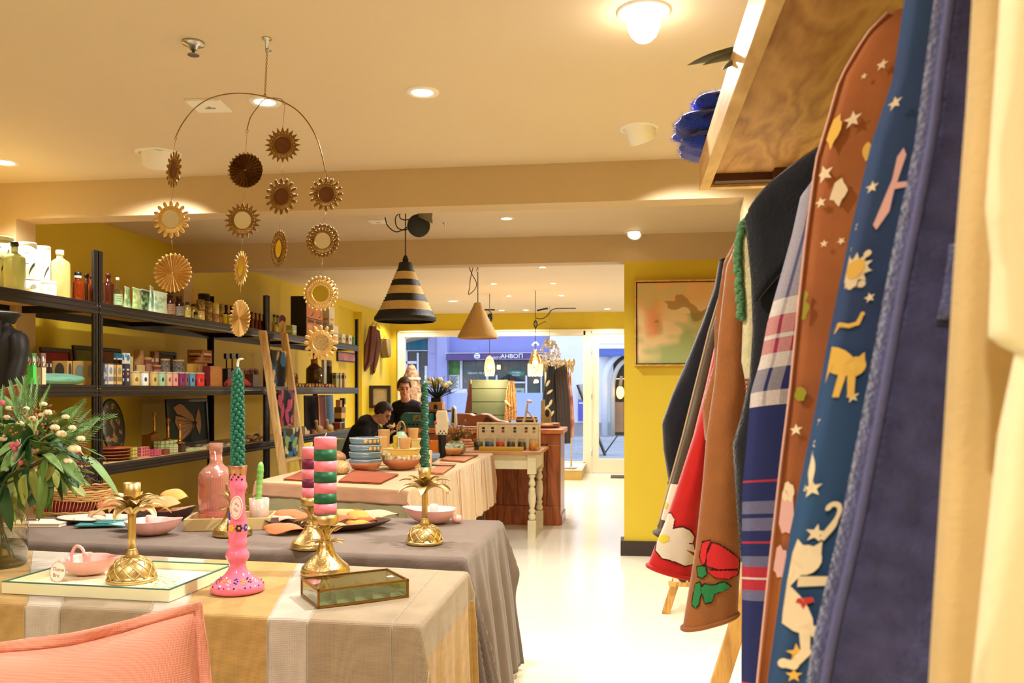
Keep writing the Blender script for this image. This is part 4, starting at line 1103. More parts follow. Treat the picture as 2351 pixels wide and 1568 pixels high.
MB().box(.008,wpx-.008,-.012,0,.008,Hh-.008).build('backing',black,t)
# wooden A-frame sign under the clothes
f1=at_z(1519,1408,0)
t=thing('easel_sign','wooden easel stand holding a lettered sign on the floor below the sweaters','sign',(f1.x,f1.y,0))
top1=at_y(1556,1290,f1.y)
slope=(top1.x-f1.x)/top1.z
el=wood('easel oak',(206,158,84),(160,110,50),(2,2,.3),4)
def leg(x0,y0,h,w,dy=0,par=t):
 m=MB();m.smooth=False;i=[]
 for z in(0,h):
  for sx,sy in((0,-.018),(w,-.018),(w,.018),(0,.018)):i.append(m.vert((x0+slope*z+sx,y0+sy+dy*z,z)))
 for q_ in((0,1,5,4),(1,2,6,5),(2,3,7,6),(3,0,4,7),(3,2,1,0),(4,5,6,7)):m.face([i[k_]for k_ in q_])
 return m.build('leg',el,par,bevel=.004)
leg(0,0,1.0,.05)
yn=at_z(1612,1640,0).y-f1.y;xn=at_z(1608,1640,0).x-f1.x
leg(xn,yn,.62,.075)
leg(.5,-.25,.98,.05,.1)
P1=at_y(1552,1330,f1.y-.05);
brd=MB();brd.box(.07,.40,-.075,-.055,.215,.62);brd.build('board',mat('sign cream',(226,206,170),.7),t)
text('lettering','ca',.14,black,t,(.15,-.079,.262),(pi/2,0,0),ext=.002)
MB().box(.04,.46,-.09,-.05,.19,.215).build('ledge',el,t);MB().cyl((.3,-.07,.14),(.3,-.07,.2),.018,8).build('peg',el,t)
# things on the front and middle tables
TZ=.754
def leaf_mesh(L,w,up,curl,th=.003,n=14,k=8):
 """tapered metal leaf arching along +x with a raised midrib"""
 def f(u,v):
  a=2*pi*u
  wd=w*(sin(pi*(v*.93+.07))**.8)*(1.15-.35*v)
  y=wd*cos(a);x=L*v*(1-.12*v*v*max(0,curl-.4))
  z=up*L*v-curl*L*v*v
  chan=.35*wd*(abs(cos(a))**1.5)
  return(x,y,z+chan+th*sin(a)*(1 if v<.97 else .3))
 m=MB();m.grid(f,k*2,n,cu=True);return m
def bend_leaf(L,w,a0,a1,th=.0028,n=14):
 """leaf whose spine turns from angle a0 (up) to a1"""
 pts=[];x=z=0
 for i in range(n+1):
  pts.append((x,z));a=lerp(a0,a1,i/n);x+=L/n*cos(a);z+=L/n*sin(a)
 def f(u,v):
  i=min(n-1,int(v*n));f_=v*n-i;x=lerp(pts[i][0],pts[i+1][0],f_);z=lerp(pts[i][1],pts[i+1][1],f_);a=lerp(a0,a1,v)
  t=2*pi*u;wd=w*min(1,.35+1.6*v)*(1-v**3.2)**.8+.0006
  yy=wd*cos(t);d=(.42*wd*abs(cos(t))**1.6+th*sin(t)*(1-.6*v))
  return(x-sin(a)*d,yy,z+cos(a)*d)
 m=MB();m.grid(f,14,n*2,cu=True);return m
def palm_holder(label,loc,sc=1.0,rz=0.0):
 t=thing('palm_candle_holder',label,'candle holder',loc,'brass palm tree candle holders',rz)
 m=MB();m.lathe([(.0005,0),(.078,0),(.08,.004),(.08,.011),(.0765,.014)]+[(.074*cos(a*pi/2/10*.86),.014+.066*sin(a*pi/2/10))for a in range(11)]+[(.016,.081)],40)
 for d in(-1,1):
  for k in range(12):
   pts=[]
   for i in range(13):
    a=i/12*pi/2*.93;th_=2*pi*k/12+d*i/12*1.25
    r=.0745*cos(a*.86)+.0005;pts.append((r*cos(th_),r*sin(th_),.014+.0662*sin(a)))
   m.tube(pts,.0019,5)
 m.build('base',gold,t)
 MB().lathe([(.02,.079),(.0215,.084),(.0195,.09),(.0165,.1),(.0145,.105),(.0145,.108)],24).build('collar',gold,t)
 MB().lathe([(.0132,.106),(.0125,.15),(.0125,.21),(.0138,.232)],20).build('stem',gold,t)
 big=bend_leaf(.13,.021,.75,-.95);mid=bend_leaf(.118,.02,1.0,-.45);sm=bend_leaf(.078,.02,1.35,-.2)
 o1=o2=o3=None
 for k in range(6):
  a=2*pi*k/6+.55
  o1=big.build('leaf',gold,t,loc=(.008*cos(a),.008*sin(a),.222),rot=(0,0,a))if o1 is None else piece(o1,t,(.008*cos(a),.008*sin(a),.222),(0,0,a))
 for k in range(6):
  a=2*pi*k/6+.05
  o2=mid.build('leaf',gold,t,loc=(.008*cos(a),.008*sin(a),.232),rot=(0,0,a))if o2 is None else piece(o2,t,(.008*cos(a),.008*sin(a),.232),(0,0,a))
 for k in range(4):
  a=2*pi*k/4-1.57
  o3=sm.build('leaf',gold,t,loc=(.014*cos(a),.014*sin(a),.245),rot=(0,0,a))if o3 is None else piece(o3,t,(.014*cos(a),.014*sin(a),.245),(0,0,a))
 MB().lathe([(.012,.235),(.02,.262),(.026,.285),(.0278,.326),(.0262,.3265),(.0245,.29),(.001,.288)],28).build('cup',gold,t)
 t.scale=(sc,sc,sc)
 return t
def pineapple_holder(label,loc,sc=1.0,rz=0.0,cup=.046,tall=1.0):
 t=thing('pineapple_candle_holder',label,'candle holder',loc,'hammered brass candle holders with leaf crowns',rz)
 MB().lathe([(.0005,0),(.082,0),(.086,.004),(.086,.012),(.082,.016),(.083,.02),(.08,.027),(.062,.042),(.044,.06),(.031,.08),(.024,.1),(.021,.116),(.001,.12)],40).build('base',goldr,t)
 lo=bend_leaf(.062,.0085,.2,-.35);up=bend_leaf(.085,.0085,1.25,.1)
 a_=b_=c_=None
 for k in range(8):
  a=2*pi*k/8+.2;l=(.012*cos(a),.012*sin(a),.112)
  a_=lo.build('leaf',gold,t,loc=l,rot=(0,0,a))if a_ is None else piece(a_,t,l,(0,0,a))
 for k in range(7):
  a=2*pi*k/7+.5;l=(.008*cos(a),.008*sin(a),.118)
  b_=up.build('leaf',gold,t,loc=l,rot=(0,0,a))if b_ is None else piece(b_,t,l,(0,0,a))
 MB().lathe([(.018,.112),(.016,.13),(.014,.15),(.02,.172)],16).build('stem',gold,t)
 h=.175
 MB().lathe([(.001,h-.004),(cup*.9,h-.002),(cup*.98,h+.004),(cup,h+.033),(cup*.95,h+.0335),(cup*.92,h+.006),(.001,h+.004)],36).build('cup',gold,t)
 t.scale=(sc,sc,sc*tall)
 return t
wick=mat('wick',(226,220,200),.9)
def pillar(label,loc,r,h,bands,sag=0):
 t=thing('pillar_candle',label,'candle',loc,'striped pillar candles')
 ms={}
 tot=sum(b for _,b in bands);z=0
 for i,(c,b)in enumerate(bands):
  hh=b/tot*h
  key='wax %d %d %d'%c
  m=MB()
  if i==len(bands)-1:m.lathe([(r,z),(r,z+hh-.004),(r-.004,z+hh),(r*.5,z+hh-.003),(.001,z+hh-.006)],40)
  else:m.lathe([(r,z),(r,z+hh)],40)
  m.build('wax_band',mat(key,c,.45,sss=.15),t);z+=hh
 MB().tube([(0,0,h-.008),(.001,0,h+.006),(.004,0,h+.014)],.0016,6).build('wick',wick,t)
 return t
PK,GN,PU=(236,132,150),(16,96,62),(112,22,66)
A_,B_,C_=at_z(4,1362,TZ),at_z(389,1382,TZ),at_z(523,1319,TZ)
ux=(A_-B_);uy=(C_-B_);LX,LY=ux.length,uy.length
ang=atan2(-ux.y,-ux.x)
t=thing('serving_tray','white rimmed tray with leafy print and teal rim line on the striped cloth','tray',A_,None,ang)
ivory=mat('ivory lacquer',(240,240,206),.3,coat=.4)
LYv=LY*abs(sin(atan2(uy.y,uy.x)-ang))
m=MB()
H=.035
for b in((0,LX,0,.008,0,H),(0,LX,LYv-.008,LYv,0,H),(0,.008,.008,LYv-.008,0,H),(LX-.008,LX,.008,LYv-.008,0,H)):MB().box(*b).build('side',ivory,t)
trim_t=mat('teal rim',(60,110,98),.4)
for b in((0,LX,0,.008,H,H+.003),(0,LX,LYv-.008,LYv,H,H+.003),(0,.008,.008,LYv-.008,H,H+.003),(LX-.008,LX,.008,LYv-.008,H,H+.003)):MB().box(*b).build('rim',trim_t,t)
def trayc(u,v):
 x,y=u*LX,v*LYv
 c=(240,238,204)
 for k in range(9):
  cx,cy=(.55+.42*((k*.37)%1))*LX,(.06+((k*.61)%1)*.85)*LYv
  dx,dy=x-cx,y-cy;r=math.hypot(dx,dy);a=atan2(dy,dx)
  if r<.075 and abs(sin(a*5.5+k))<.16+.5*(r<.008):c=(120,140,66)
  elif r<.07 and nz(x*60,y*60,k)>.42:c=(160,176,100)
 for k in range(3):
  cx,cy=(.22+.16*k)*LX,(.45+.2*sin(k*2))*LYv
  dx,dy=x-cx,y-cy;r=math.hypot(dx,dy);a=atan2(dy,dx)
  if r<.05 and abs(sin(a*6+k))<.2:c=(206,150,118)
 return c
m=MB();m.grid(lambda u,v:(.008+u*(LX-.016),.008+v*(LYv-.016),.008),170,100,colf=trayc);m.build('printed_base',mat('tray print',(200,200,200),.35,attr=True),t,solid=.006)
TRZ=TZ+.0115
p=at_z(303,1333,TRZ);palm_holder('empty brass palm tree candle holder standing on the white tray',p,1.0,.1)
p2=at_z(975,1247,TZ+.001);P2=palm_holder('brass palm tree candle holder with green twisted candle near the taupe cloth edge',p2,.985,.1)
def twist_candle(label,loc,h,r0,r1,turns,lobes=3):
 t=thing('twisted_candle',label,'candle',loc)
 gm_=mat('green wax',(28,84,66),.38,sss=.1,var=.12,vs=40)
 def f(u,v):
  a=2*pi*u;tw=v*turns*2*pi;r=lerp(r0,r1,v)*(1+.2*cos(lobes*(a-tw))+.05*cos(2*lobes*(a-tw)))
  nub=1+.07*sin(v*h*520+2.1*a)
  k=1 if v<.96 else max(.05,(1-v)/.04)
  return(r*k*nub*cos(a),r*k*nub*sin(a),h*v)
 m=MB();m.grid(f,36,150,cu=True);m.lathe([(.001,.0),(r0*.8,.001)],12);m.build('wax',gm_,t)
 MB().tube([(0,0,h-.004),(.001,0,h+.008),(.004,0,h+.016)],.0016,6).build('wick',wick,t)
cz=p2.z+.29*.985
twist_candle('dark green twisted rope candle standing in the brass palm tree',(p2.x,p2.y,cz),.405,.0195,.0125,3.6)
p=at_z(747,1316,TZ+.001);pineapple_holder('hammered brass candle holder with the pink and green pillar behind the glass box',p,1.0,.3)
pillar('tall pink and green striped pillar candle in the front hammered holder',(p.x,p.y,p.z+.1805),.0395,.30,[(GN,22),(PK,26),(GN,26),(PK,26),(GN,28),(PK,27),(GN,29),(PK,30)])
p=at_z(716,1257,TZ+.001);pineapple_holder('hammered brass candle holder with the pink and purple pillar on the taupe cloth',p,1.0,1.1,.046,1.0)
pillar('shorter pink and purple striped pillar candle standing behind the green one',(p.x-.002,p.y,p.z+.1805),.0375,.232,[(PU,12),(PK,26),(PU,20),(PK,22),(PU,24),(PK,26)])
p=at_z(534,1228,TZ+.001);pineapple_holder('small empty brass candle holder half hidden behind the pink candlestick',p,1.0,.4,.03,1.1)
p=at_z(545.5,1356,TZ+.001)
t=thing('painted_candlestick','glossy pink candlestick painted with flowers on the striped cloth','candle holder',p)
pinkg=mat('pink enamel',(240,122,158),.12,coat=.6,sss=.1)
prof=[(.001,0),(.08,.0),(.084,.004),(.084,.018),(.08,.024),(.068,.033),(.045,.05),(.031,.066),(.0255,.08),(.0265,.09),(.032,.1),(.0375,.111),(.0375,.119),(.032,.128),(.0275,.137),(.0285,.144),(.0305,.15),(.031,.157),(.0295,.164),(.028,.17),(.029,.178),(.0305,.19),(.0305,.21),(.028,.232),(.0245,.262),(.0222,.29),(.0222,.31),(.025,.322),(.0298,.331),(.0308,.338),(.0285,.347),(.0258,.353),(.0258,.37),(.0285,.39),(.0295,.402),(.027,.403),(.024,.38),(.001,.378)]
m=MB();m.lathe(prof,40);m.build('body',pinkg,t)
m=MB();m.lathe([(.0262,.3725),(.0289,.391),(.0298,.4025),(.0285,.4042),(.0268,.4035)],40,cap=False);m.build('gold_lip',mat('rose gold lip',(214,160,140),.25,.8),t)
dots={'ink':(MB(),mat('dot ink',(60,34,44),.4)),'blue':(MB(),mat('dot blue',(40,60,170),.4)),'yel':(MB(),mat('dot yellow',(236,186,50),.4)),'red':(MB(),mat('dot red',(190,30,60),.4)),'wht':(MB(),mat('dot white',(240,232,240),.4))}
PR=sorted((z,r)for r,z in prof[1:35])
def rad(z):
 return pl(PR,z)
def dab(k,az,z,s,n=6):
 m=dots[k][0];r=rad(z)+.0006
 m.T=Matrix.Rotation(az,4,'Z')@Matrix.Translation((r,0,z))
 m.sphere((0,0,0),(.0008+s*.12,s,s),8,5);m.T=Matrix.Identity(4)
for k in range(30):
 dab(['yel','blue','red','wht','ink'][k%5],2*pi*k/30,.0235,.0036)
for k in range(9):
 a=-pi/2+(k-4)*.36
 for j in range(5):dab(['wht','blue','red','yel','wht','blue','yel','ink','wht'][k],a+.08*cos(j*1.26),.038+.006*sin(j*1.26)+.003*(k%2),.0036)
 dab('yel',a,.038+.003*(k%2),.003)
for k in range(4):
 a=-pi/2-.1+(k-1.2)*.85
 for j in range(6):dab(['ink','yel','ink','blue'][k],a+.24*cos(j*1.05),.205+.008*sin(j*1.05),.0046)
 dab('yel',a,.205,.0042)
for k in range(10):dab('ink',-pi/2-1+k*.22,.36+.008*((k*7)%3),.0026+.0012*(k%2))
for j in range(7):dab('blue',-pi/2-.75+.15*cos(j),.235+.018*sin(j*1.3),.006)
for j in range(6):dab('wht',-pi/2-.6+.12*cos(j),.228+.007*sin(j*1.1),.003)
for k in dots:
 stuff(dots[k][0].build('painted_flower',dots[k][1],t))
CS=p
t=thing('oval_label','oval white and pink paper label tied to the pink candlestick','label',(p.x+.012,p.y-.0335,p.z+.272))
m=MB();m.prism([(.0225*cos(2*pi*k/32),.038*sin(2*pi*k/32))for k in range(32)],-.001,.0005,'y');m.build('card',mat('label white',(246,228,224),.6),t)
m=MB();m.tube([(.0185*cos(2*pi*k/32),-.0014,.033*sin(2*pi*k/32))for k in range(32)],.0009,5,closed=True);m.build('pink_ring',mat('label pink',(226,140,160),.6),t)
lp=mat('label lettering',(214,110,140),.6)
text('lettering','Bre',.012,lp,t,(.002,-.0016,.01),(pi/2,.4,0),ext=.0002);text('lettering','Gin',.013,lp,t,(0,-.0016,-.008),(pi/2,.3,0),ext=.0002)
t.rotation_euler=(0.02,.12,-.1)
t=thing('bubble_candle','green knobbly candle with white wick tip in the pink candlestick','candle',(CS.x,CS.y,CS.z+.379))
wg=mat('sea green wax',(34,112,92),.32,sss=.15,var=.18,vs=60)
h=.345;m=MB();m.lathe([(.0155,0),(.017,.05),(.0165,h*.5),(.0145,h*.85),(.009,h*.97),(.002,h)],18)
n=150
for i in range(n):
 f_=i/n;z=.012+f_*(h-.03);r=pl([(0,.0165),(h*.5,.0172),(h*.85,.0148),(h,.008)],z);a=i*2.39996*1.0
 s=lerp(.0085,.0062,f_)
 m.sphere((r*cos(a),r*sin(a),z),(s,s,s*1.25),8,6)
m.build('wax',wg,t)
MB().tube(smooth_path([(0,0,h-.008),(.001,0,h+.01),(.006,0,h+.02),(.02,0,h+.022)],4),[.0042]*8+[.004,.0036,.003,.0024,.0016],8).build('wick',mat('white wax tip',(226,226,214),.5),t)
pinkd=mat('blush ceramic',(238,182,176),.25,coat=.5,sss=.1)
def shell_dish(label,loc,R,rz,knob=False,handle=False,flat=1.0):
 t=thing('shell_dish',label,'dish',loc,'blush ceramic shell dishes',rz)
 def rm(a):
  tip=max(0,cos(a))**14*.28
  return 1+.13*abs(cos(1.5*a))**.7-.10+tip
 P=[(.30,0),(.34,.004),(.55,.03),(.8,.14),(.93,.26),(1.0,.36),(1.03,.385),(1.0,.39),(.9,.3),(.74,.17),(.5,.07),(.01,.05)]
 m=MB()
 m.grid(lambda u,v:(lambda k,a:(R*flat*(lerp(1,rm(a),min(1,P[k][0]*1.2)))*P[k][0]*cos(a),R*(lerp(1,rm(a),min(1,P[k][0]*1.2)))*P[k][0]*sin(a),R*1.75*P[k][1]*(1+.16*max(0,cos(a))**6)))(int(round(v*(len(P)-1))),2*pi*u),64,len(P)-1,cu=True)
 m.build('bowl',pinkd,t,sub=1)
 MB().lathe([(R*.2,R*.06),(R*.195,R*.86),(R*.16,R*.88),(R*.15,R*.8),(.001,R*.79)],20).build('candle_cup',pinkd,t)
 if handle:
  MB().tube(smooth_path([(-R*.7,.0,R*.3),(-R*.75,0,R*.75),(-R*.55,0,R*1.12),(-R*.25,0,R*1.0),(-R*.15,0,R*.6),(-R*.12,0,R*.15)],5),R*.065,10).build('handle',pinkd,t)
  MB().sphere((-R*1.02,-.01,R*.32),(R*.3,R*.12,R*.16),12,8).build('bow',pinkd,t)
  MB().sphere((-R*.8,-.03,R*.34),(R*.1,R*.1,R*.22),10,8).build('bow',pinkd,t)
 if knob:
  m=MB();m.T=Matrix.Translation((-R*1.05,0,R*.2))@Matrix.Rotation(pi/2,4,'Y');m.lathe([(.001,-R*.24),(R*.15,-R*.22),(R*.2,0),(R*.16,R*.2),(.001,R*.22)],22,flute=lambda a,v:1+.05*cos(11*a));m.build('knob',pinkd,t)
 return t
p=at_z(196,1318,TRZ);shell_dish('blush shell dish with looped handle and round tag on the white tray',(p.x+.01,p.y,p.z),.085,-.05,handle=True,flat=1.05)
pt=at_z(133,1338,TRZ)
t=thing('round_tag','round white paper tag with pink lettering leaning on the shell dish','label',(pt.x,pt.y,pt.z+.036))
m=MB();m.prism([(.0285*cos(2*pi*k/36),.0335*sin(2*pi*k/36))for k in range(36)],-.0008,.0006,'y');m.build('card',mat('tag white',(246,240,230),.6),t)
m=MB();m.tube([(.0278*cos(2*pi*k/36),-.001,.0328*sin(2*pi*k/36))for k in range(36)],.0008,5,closed=True);m.build('rim',mat('tag rim',(190,120,140),.6),t)
tl=mat('tag lettering',(170,70,96),.6)
text('lettering','Tlune',.0185,tl,t,(0,-.0012,.008),(pi/2,0,0),ext=.0002);text('lettering','Bre',.017,tl,t,(-.004,-.0012,-.012),(pi/2,0,0),ext=.0002)
t.rotation_euler=(-.1,.08,0)
p=at_z(345,1228,TZ);shell_dish('blush shell dish behind the brass palm on the taupe cloth',p,.1,.1,flat=1.1)
p=at_z(996,1201,TZ);shell_dish('blush shell dish with fluted knob near the far corner of the taupe cloth',p,.105,pi+.1,knob=True,flat=1.1)
A_,B_,C_=at_z(686,1368,TZ),at_z(731,1397,TZ),at_z(936,1371,TZ)
ux=C_-B_;uy=A_-B_;ang=atan2(ux.y,ux.x);LX=ux.length;LYv=uy.length*abs(sin(atan2(uy.y,uy.x)-ang));LYv=max(LYv,.12)
t=thing('glass_box','flat glass trinket box with brass edges and mirrored compartments on the cloth corner','box',B_,None,ang)
H=.05;e=.0032
edg=mat('antique brass',(170,126,66),.35,1.0,var=.2,vs=40)
for a,b in(((0,0,0),(LX,0,0)),((0,LYv,0),(LX,LYv,0)),((0,0,0),(0,LYv,0)),((LX,0,0),(LX,LYv,0)),((0,0,H),(LX,0,H)),((0,LYv,H),(LX,LYv,H)),((0,0,H),(0,LYv,H)),((LX,0,H),(LX,LYv,H)),((0,0,0),(0,0,H)),((LX,0,0),(LX,0,H)),((0,LYv,0),(0,LYv,H)),((LX,LYv,0),(LX,LYv,H))):
 MB().box(a[0]-e,b[0]+e,a[1]-e,b[1]+e,a[2]+.003-e,b[2]+.003+e).build('brass_edge',edg,t)
bg=clear_glass('box glass',(226,232,214),.06,.02)
for b in((0,LX,-.0008,.0008,.006,H),(0,LX,LYv-.0008,LYv+.0008,.006,H),(-.0008,.0008,0,LYv,.006,H),(LX-.0008,LX+.0008,0,LYv,.006,H),(0,LX,0,LYv,H+.002,H+.0036)):MB().box(*b).build('glass_pane',bg,t)
MB().box(0,LX,0,LYv,.002,.005).build('mirror_base',mat('old mirror',(200,200,180),.3,.35),t)
for k in range(1,5):
 MB().box(LX*k/5-.001,LX*k/5+.001,.004,LYv-.004,.006,.036).build('divider',mat('mirror strip',(206,206,190),.25,.4),t)
for k in(1,2):MB().box(.004,LX-.004,LYv*k/3-.001,LYv*k/3+.001,.006,.03).build('divider',mat('mirror strip'),t)
MB().box(LX*.86,LX*.93,LYv*.35,LYv*.45,H+.0037,H+.0045).build('price_sticker',mat('sticker',(240,236,226),.5),t)
Zc=1.72
def at_depth(px,py,zc):
 r_=ray(px,py);k=zc/(-r_.x*sin(TH)+r_.y*cos(TH));return V((r_.x*k,r_.y*k,EYE+r_.z*k))
TR=at_depth(463,1381,Zc);S=.56
ri=V((cos(TH),sin(TH),0));upv=V((0,0,1));bk=V((-sin(TH),cos(TH),0))
al=math.radians(10)
dx_=-(ri*cos(al)-(-1)*upv*0);
ex_=ri*cos(al)+upv*sin(al);ey_=upv*cos(al)-ri*sin(al)
cen=TR-ex_*S/2-ey_*S/2
coral=mat('coral linen',(226,148,124),.92,var=.1,vs=9,weave=70,bump=.2,sheen=.3,stretch=(1,1,2))
t=thing('cushion','coral linen cushion with flanged edge propped in front of the striped cloth','cushion',cen)
def cus(u,v,sd):
 a,b=2*u-1,2*v-1
 pin=.10*(1-abs(a)**1.5)*abs(b)**3;pin2=.10*(1-abs(b)**1.5)*abs(a)**3
 x=a*S/2*.95*(1-pin2);y=b*S/2*.95*(1-pin)
 puff=.085*max(0,(1-a**4)*(1-b**4))**.6+.004*nz(a*3,b*3)*(1-a*a)
 return ex_*x+ey_*y-bk*puff*sd
m=MB();m.grid(lambda u,v:cus(u,v,1),50,50);m.grid(lambda u,v:cus(u,v,-1),50,50);m.build('pad',coral,t)
def rim(k):
 s_=(k%1)*4;i=int(s_);f_=s_-i
 return[(f_,0),(1,f_),(1-f_,1),(0,1-f_)][i]
def fl(u,v):
 a,b=rim(u);p=cus(a,b,0);d=ex_*(2*a-1)+ey_*(2*b-1);d=d.normalized()
 return p*1+d*(v*.024)+bk*(.010*sin(u*60)*v+.004*nz(u*30,v))
m=MB();m.grid(fl,200,3,cu=True);m.build('flange',coral,t,solid=.006)
zb=(cen-ey_*S/2).z-S/2*sin(al)
t=thing('bench','low wooden bench carrying the coral cushion','bench',(cen.x,cen.y,0))
MB().box(-.5,.5,-.14,.16,zb-.05,zb-.012).build('seat',pinew,t)
for x in(-.45,.45):
 for y in(-.1,.12):MB().cbox(x,y,(zb-.05)/2,.04,.04,zb-.05).build('leg',pinew,t)
# middle table
a,b2=at_z(421,1220,TZ),at_z(618,1216,TZ)
tw=(b2-a).length;ang=atan2(b2.y-a.y,b2.x-a.x)
t=thing('box_tray','beige wooden box tray holding the pink carafe on the taupe cloth','tray',a,None,ang)
bg_=mat('beige lacquer',(206,182,128),.4)
TD=.24;hh=.055
for b in((0,tw,0,.009,0,hh),(0,tw,TD-.009,TD,0,hh),(0,.009,.009,TD-.009,0,hh),(tw-.009,tw,.009,TD-.009,0,hh)):MB().box(*b).build('side',bg_,t,bevel=.0015)
MB().box(.009,tw-.009,.009,TD-.009,0,.006).build('base',mat('tray floor',(120,96,70),.5),t)
def in_tray(fx,fy):return a+V((cos(ang),sin(ang),0))*tw*fx+V((-sin(ang),cos(ang),0))*TD*fy+V((0,0,.0065))
p=in_tray(.31,.5)
t=thing('carafe','tall pink ribbed glass carafe with stopper in the beige tray','bottle',p)
pg=clear_glass('pink glass',(250,206,192),.08,.02,.16)
rib=lambda a_,v:1+.012*cos(46*a_)
m=MB();m.lathe([(.001,.0),(.066,0),(.074,.008),(.077,.05),(.079,.16),(.079,.225),(.074,.25),(.055,.272),(.034,.287),(.028,.3),(.0275,.34),(.0255,.34),(.025,.3),(.05,.266),(.07,.246),(.0745,.22),(.0745,.06),(.07,.014),(.001,.012)],138,flute=rib);m.build('glass',pg,t)
MB().lathe([(.001,.305),(.0225,.306),(.024,.342),(.0295,.3425),(.031,.37),(.0295,.388),(.026,.39),(.001,.389)],40,flute=lambda a_,v:1+.03*cos(24*a_)).build('stopper',pg,t)
p=in_tray(.83,.5)
t=thing('tumbler','frosted blush tumbler holding a green candle in the beige tray','glass',p)
fg=clear_glass('frosted blush glass',(246,222,206),.06,.2,.4)
MB().lathe([(.001,0),(.04,0),(.043,.004),(.047,.125),(.045,.125),(.041,.01),(.001,.008)],36).build('glass',fg,t)
t=thing('spear_candle','pale green vegetable shaped candle leaning in the blush tumbler','candle',(p.x,p.y,p.z+.009))
m=MB();m.tube([(-.012+.03*k/30,0,.19*k/30*1.0)for k in range(31)],.001,4)
m=MB();N_=40;pts=[(-.012+.022*k/N_,0,.29*k/N_)for k in range(N_+1)]
m.tube(pts,[(.0125+.0035*k/N_+.0008*sin(k*1.7))*(1 if k<N_-6 else sqrt(max(.02,1-((k-N_+6)/6.1)**2)))for k in range(N_+1)],16)
m.build('wax',mat('lime wax',(160,206,120),.4,sss=.3,col2=(108,178,84),vs=9),t)
dkc=mat('dark brown ceramic',(74,50,42),.35,var=.1)
def platter(label,loc,rx,ry,rz,m_in,m_out,group='oval platters on the taupe cloth',h=.035,name='platter',tipx=.12):
 t=thing(name,label,'plate',loc,group,rz)
 P=[(.4,0),(.62,.0),(.85,h*.45),(1.0,h),(1.0,h+.004),(.97,h+.003),(.82,h*.5+.004),(.6,.006),(.001,.006)]
 m=MB();m.grid(lambda u,v:(lambda k,a:(rx*P[k][0]*cos(a)*(1+tipx*abs(cos(a))**8),ry*P[k][0]*sin(a),P[k][1]*(1+.35*cos(a)**4*tipx*4)))(int(round(v*8)),2*pi*u),56,8,cu=True,matf=lambda u,v:1 if v>.58 else 0);m.build('dish',[m_out,m_in],t)
 return t
pc_=at_z(752,1214,TZ);platter('dark oval platter with orange and tan felt leaves on the taupe cloth',pc_,.265,.15,.12,dkc,dkc)
def felt_leaf(label,loc,L,w,rz,c,tilt=0.0,th=.011,lift=.0):
 m=MB()
 def f(u,v):
  a=2*pi*u;wd=w*sin(pi*min(1,max(.0,v)))**.7*(1-.25*v)
  e=sin(a)
  return(L*(v-.5),wd*cos(a),th*e*sin(pi*v)**.4*.5+.012*sin(v*3+cos(a))+.35*.012*cos(v*9))
 m.grid(f,18,14,cu=True)
 o=m.build('felt_leaf',mat('felt %d %d %d'%c,c,.95,var=.1,vs=30,bump=.3,bs=200,sheen=.3),loc=loc,rot=(tilt,0,rz));tag(o,label,'felt leaf','felt leaves on the platters')
OR,TN,PKF,YL,DO,TP=(222,112,68),(214,158,104),(222,168,150),(220,144,60),(186,92,44),(176,158,128)
for i,(px,py,dz,L,w,rz,c,ti,lab)in enumerate(((668,1196,.03,.15,.05,.35,OR,.3,'orange felt leaf at the back of the dark platter behind the brass stem'),(650,1204,.02,.17,.03,-.15,PKF,.25,'pale pink felt leaf across the dark platter'),(655,1222,.012,.19,.05,.1,OR,.35,'large orange felt leaf at the near end of the dark platter'),(696,1203,.028,.1,.034,.5,OR,.3,'small orange felt leaf beside the brass stem'),(800,1192,.025,.15,.04,-.1,TN,.35,'tan felt leaf behind the striped pillar candle'),(822,1194,.03,.11,.032,-.6,DO,.3,'rust felt leaf at the back of the dark platter'),(824,1204,.035,.13,.045,-.3,YL,.5,'amber felt leaf on top of the heap on the dark platter'),(792,1206,.025,.15,.034,-.35,DO,.3,'dark rust felt leaf beside the striped pillar'),(778,1218,.012,.1,.034,.3,TN,.35,'rounded tan felt leaf at the front of the dark platter'),(824,1215,.02,.12,.03,.5,YL,.35,'amber felt leaf lying to the front of the dark platter'),(842,1209,.024,.1,.026,.4,DO,.4,'small rust felt leaf beside the grey leaf'),(868,1200,.034,.2,.05,.45,TP,.35,'tall grey felt leaf standing at the end of the dark platter'))):
 p=at_z(px,py,TZ+.01);felt_leaf(lab,(p.x,p.y,TZ+.012+dz),L,w,rz,c,ti)
grey_in=mat('speckled glaze',(204,202,190),.3,var=.1,vs=60)
pc_=at_z(232,1199,TZ);platter('grey oval plate with dark rim holding turquoise napkins on the taupe cloth',pc_,.225,.12,.0,grey_in,dkc,h=.022,tipx=.02)
for i,(px,py,s,rz,c,lab)in enumerate(((222,1201,.085,.3,(60,130,130),'lower turquoise napkin on the grey plate'),(262,1196,.075,.1,(70,150,148),'folded turquoise napkin topmost on the grey plate'),(285,1202,.06,-.3,(150,200,204),'pale blue napkin at the edge of the grey plate'))):
 p=at_z(px,py,TZ+.016+.008*i)
 t=thing('napkin',lab,'napkin',(p.x,p.y,TZ+.0085+.008*i),'turquoise napkins on the grey plate',rz)
 for j in range(2):
  m=MB();m.grid(lambda u,v:((u-.5)*2*s,(v-.5)*1.3*s,.002+.0035*j+.0015*nz(u*3,v*3,i+j)),10,8);m.build('fold',mat('napkin %d'%i,c,.9,weave=80,var=.1),t,solid=.003)
p=at_z(190,1194,TZ+.014)
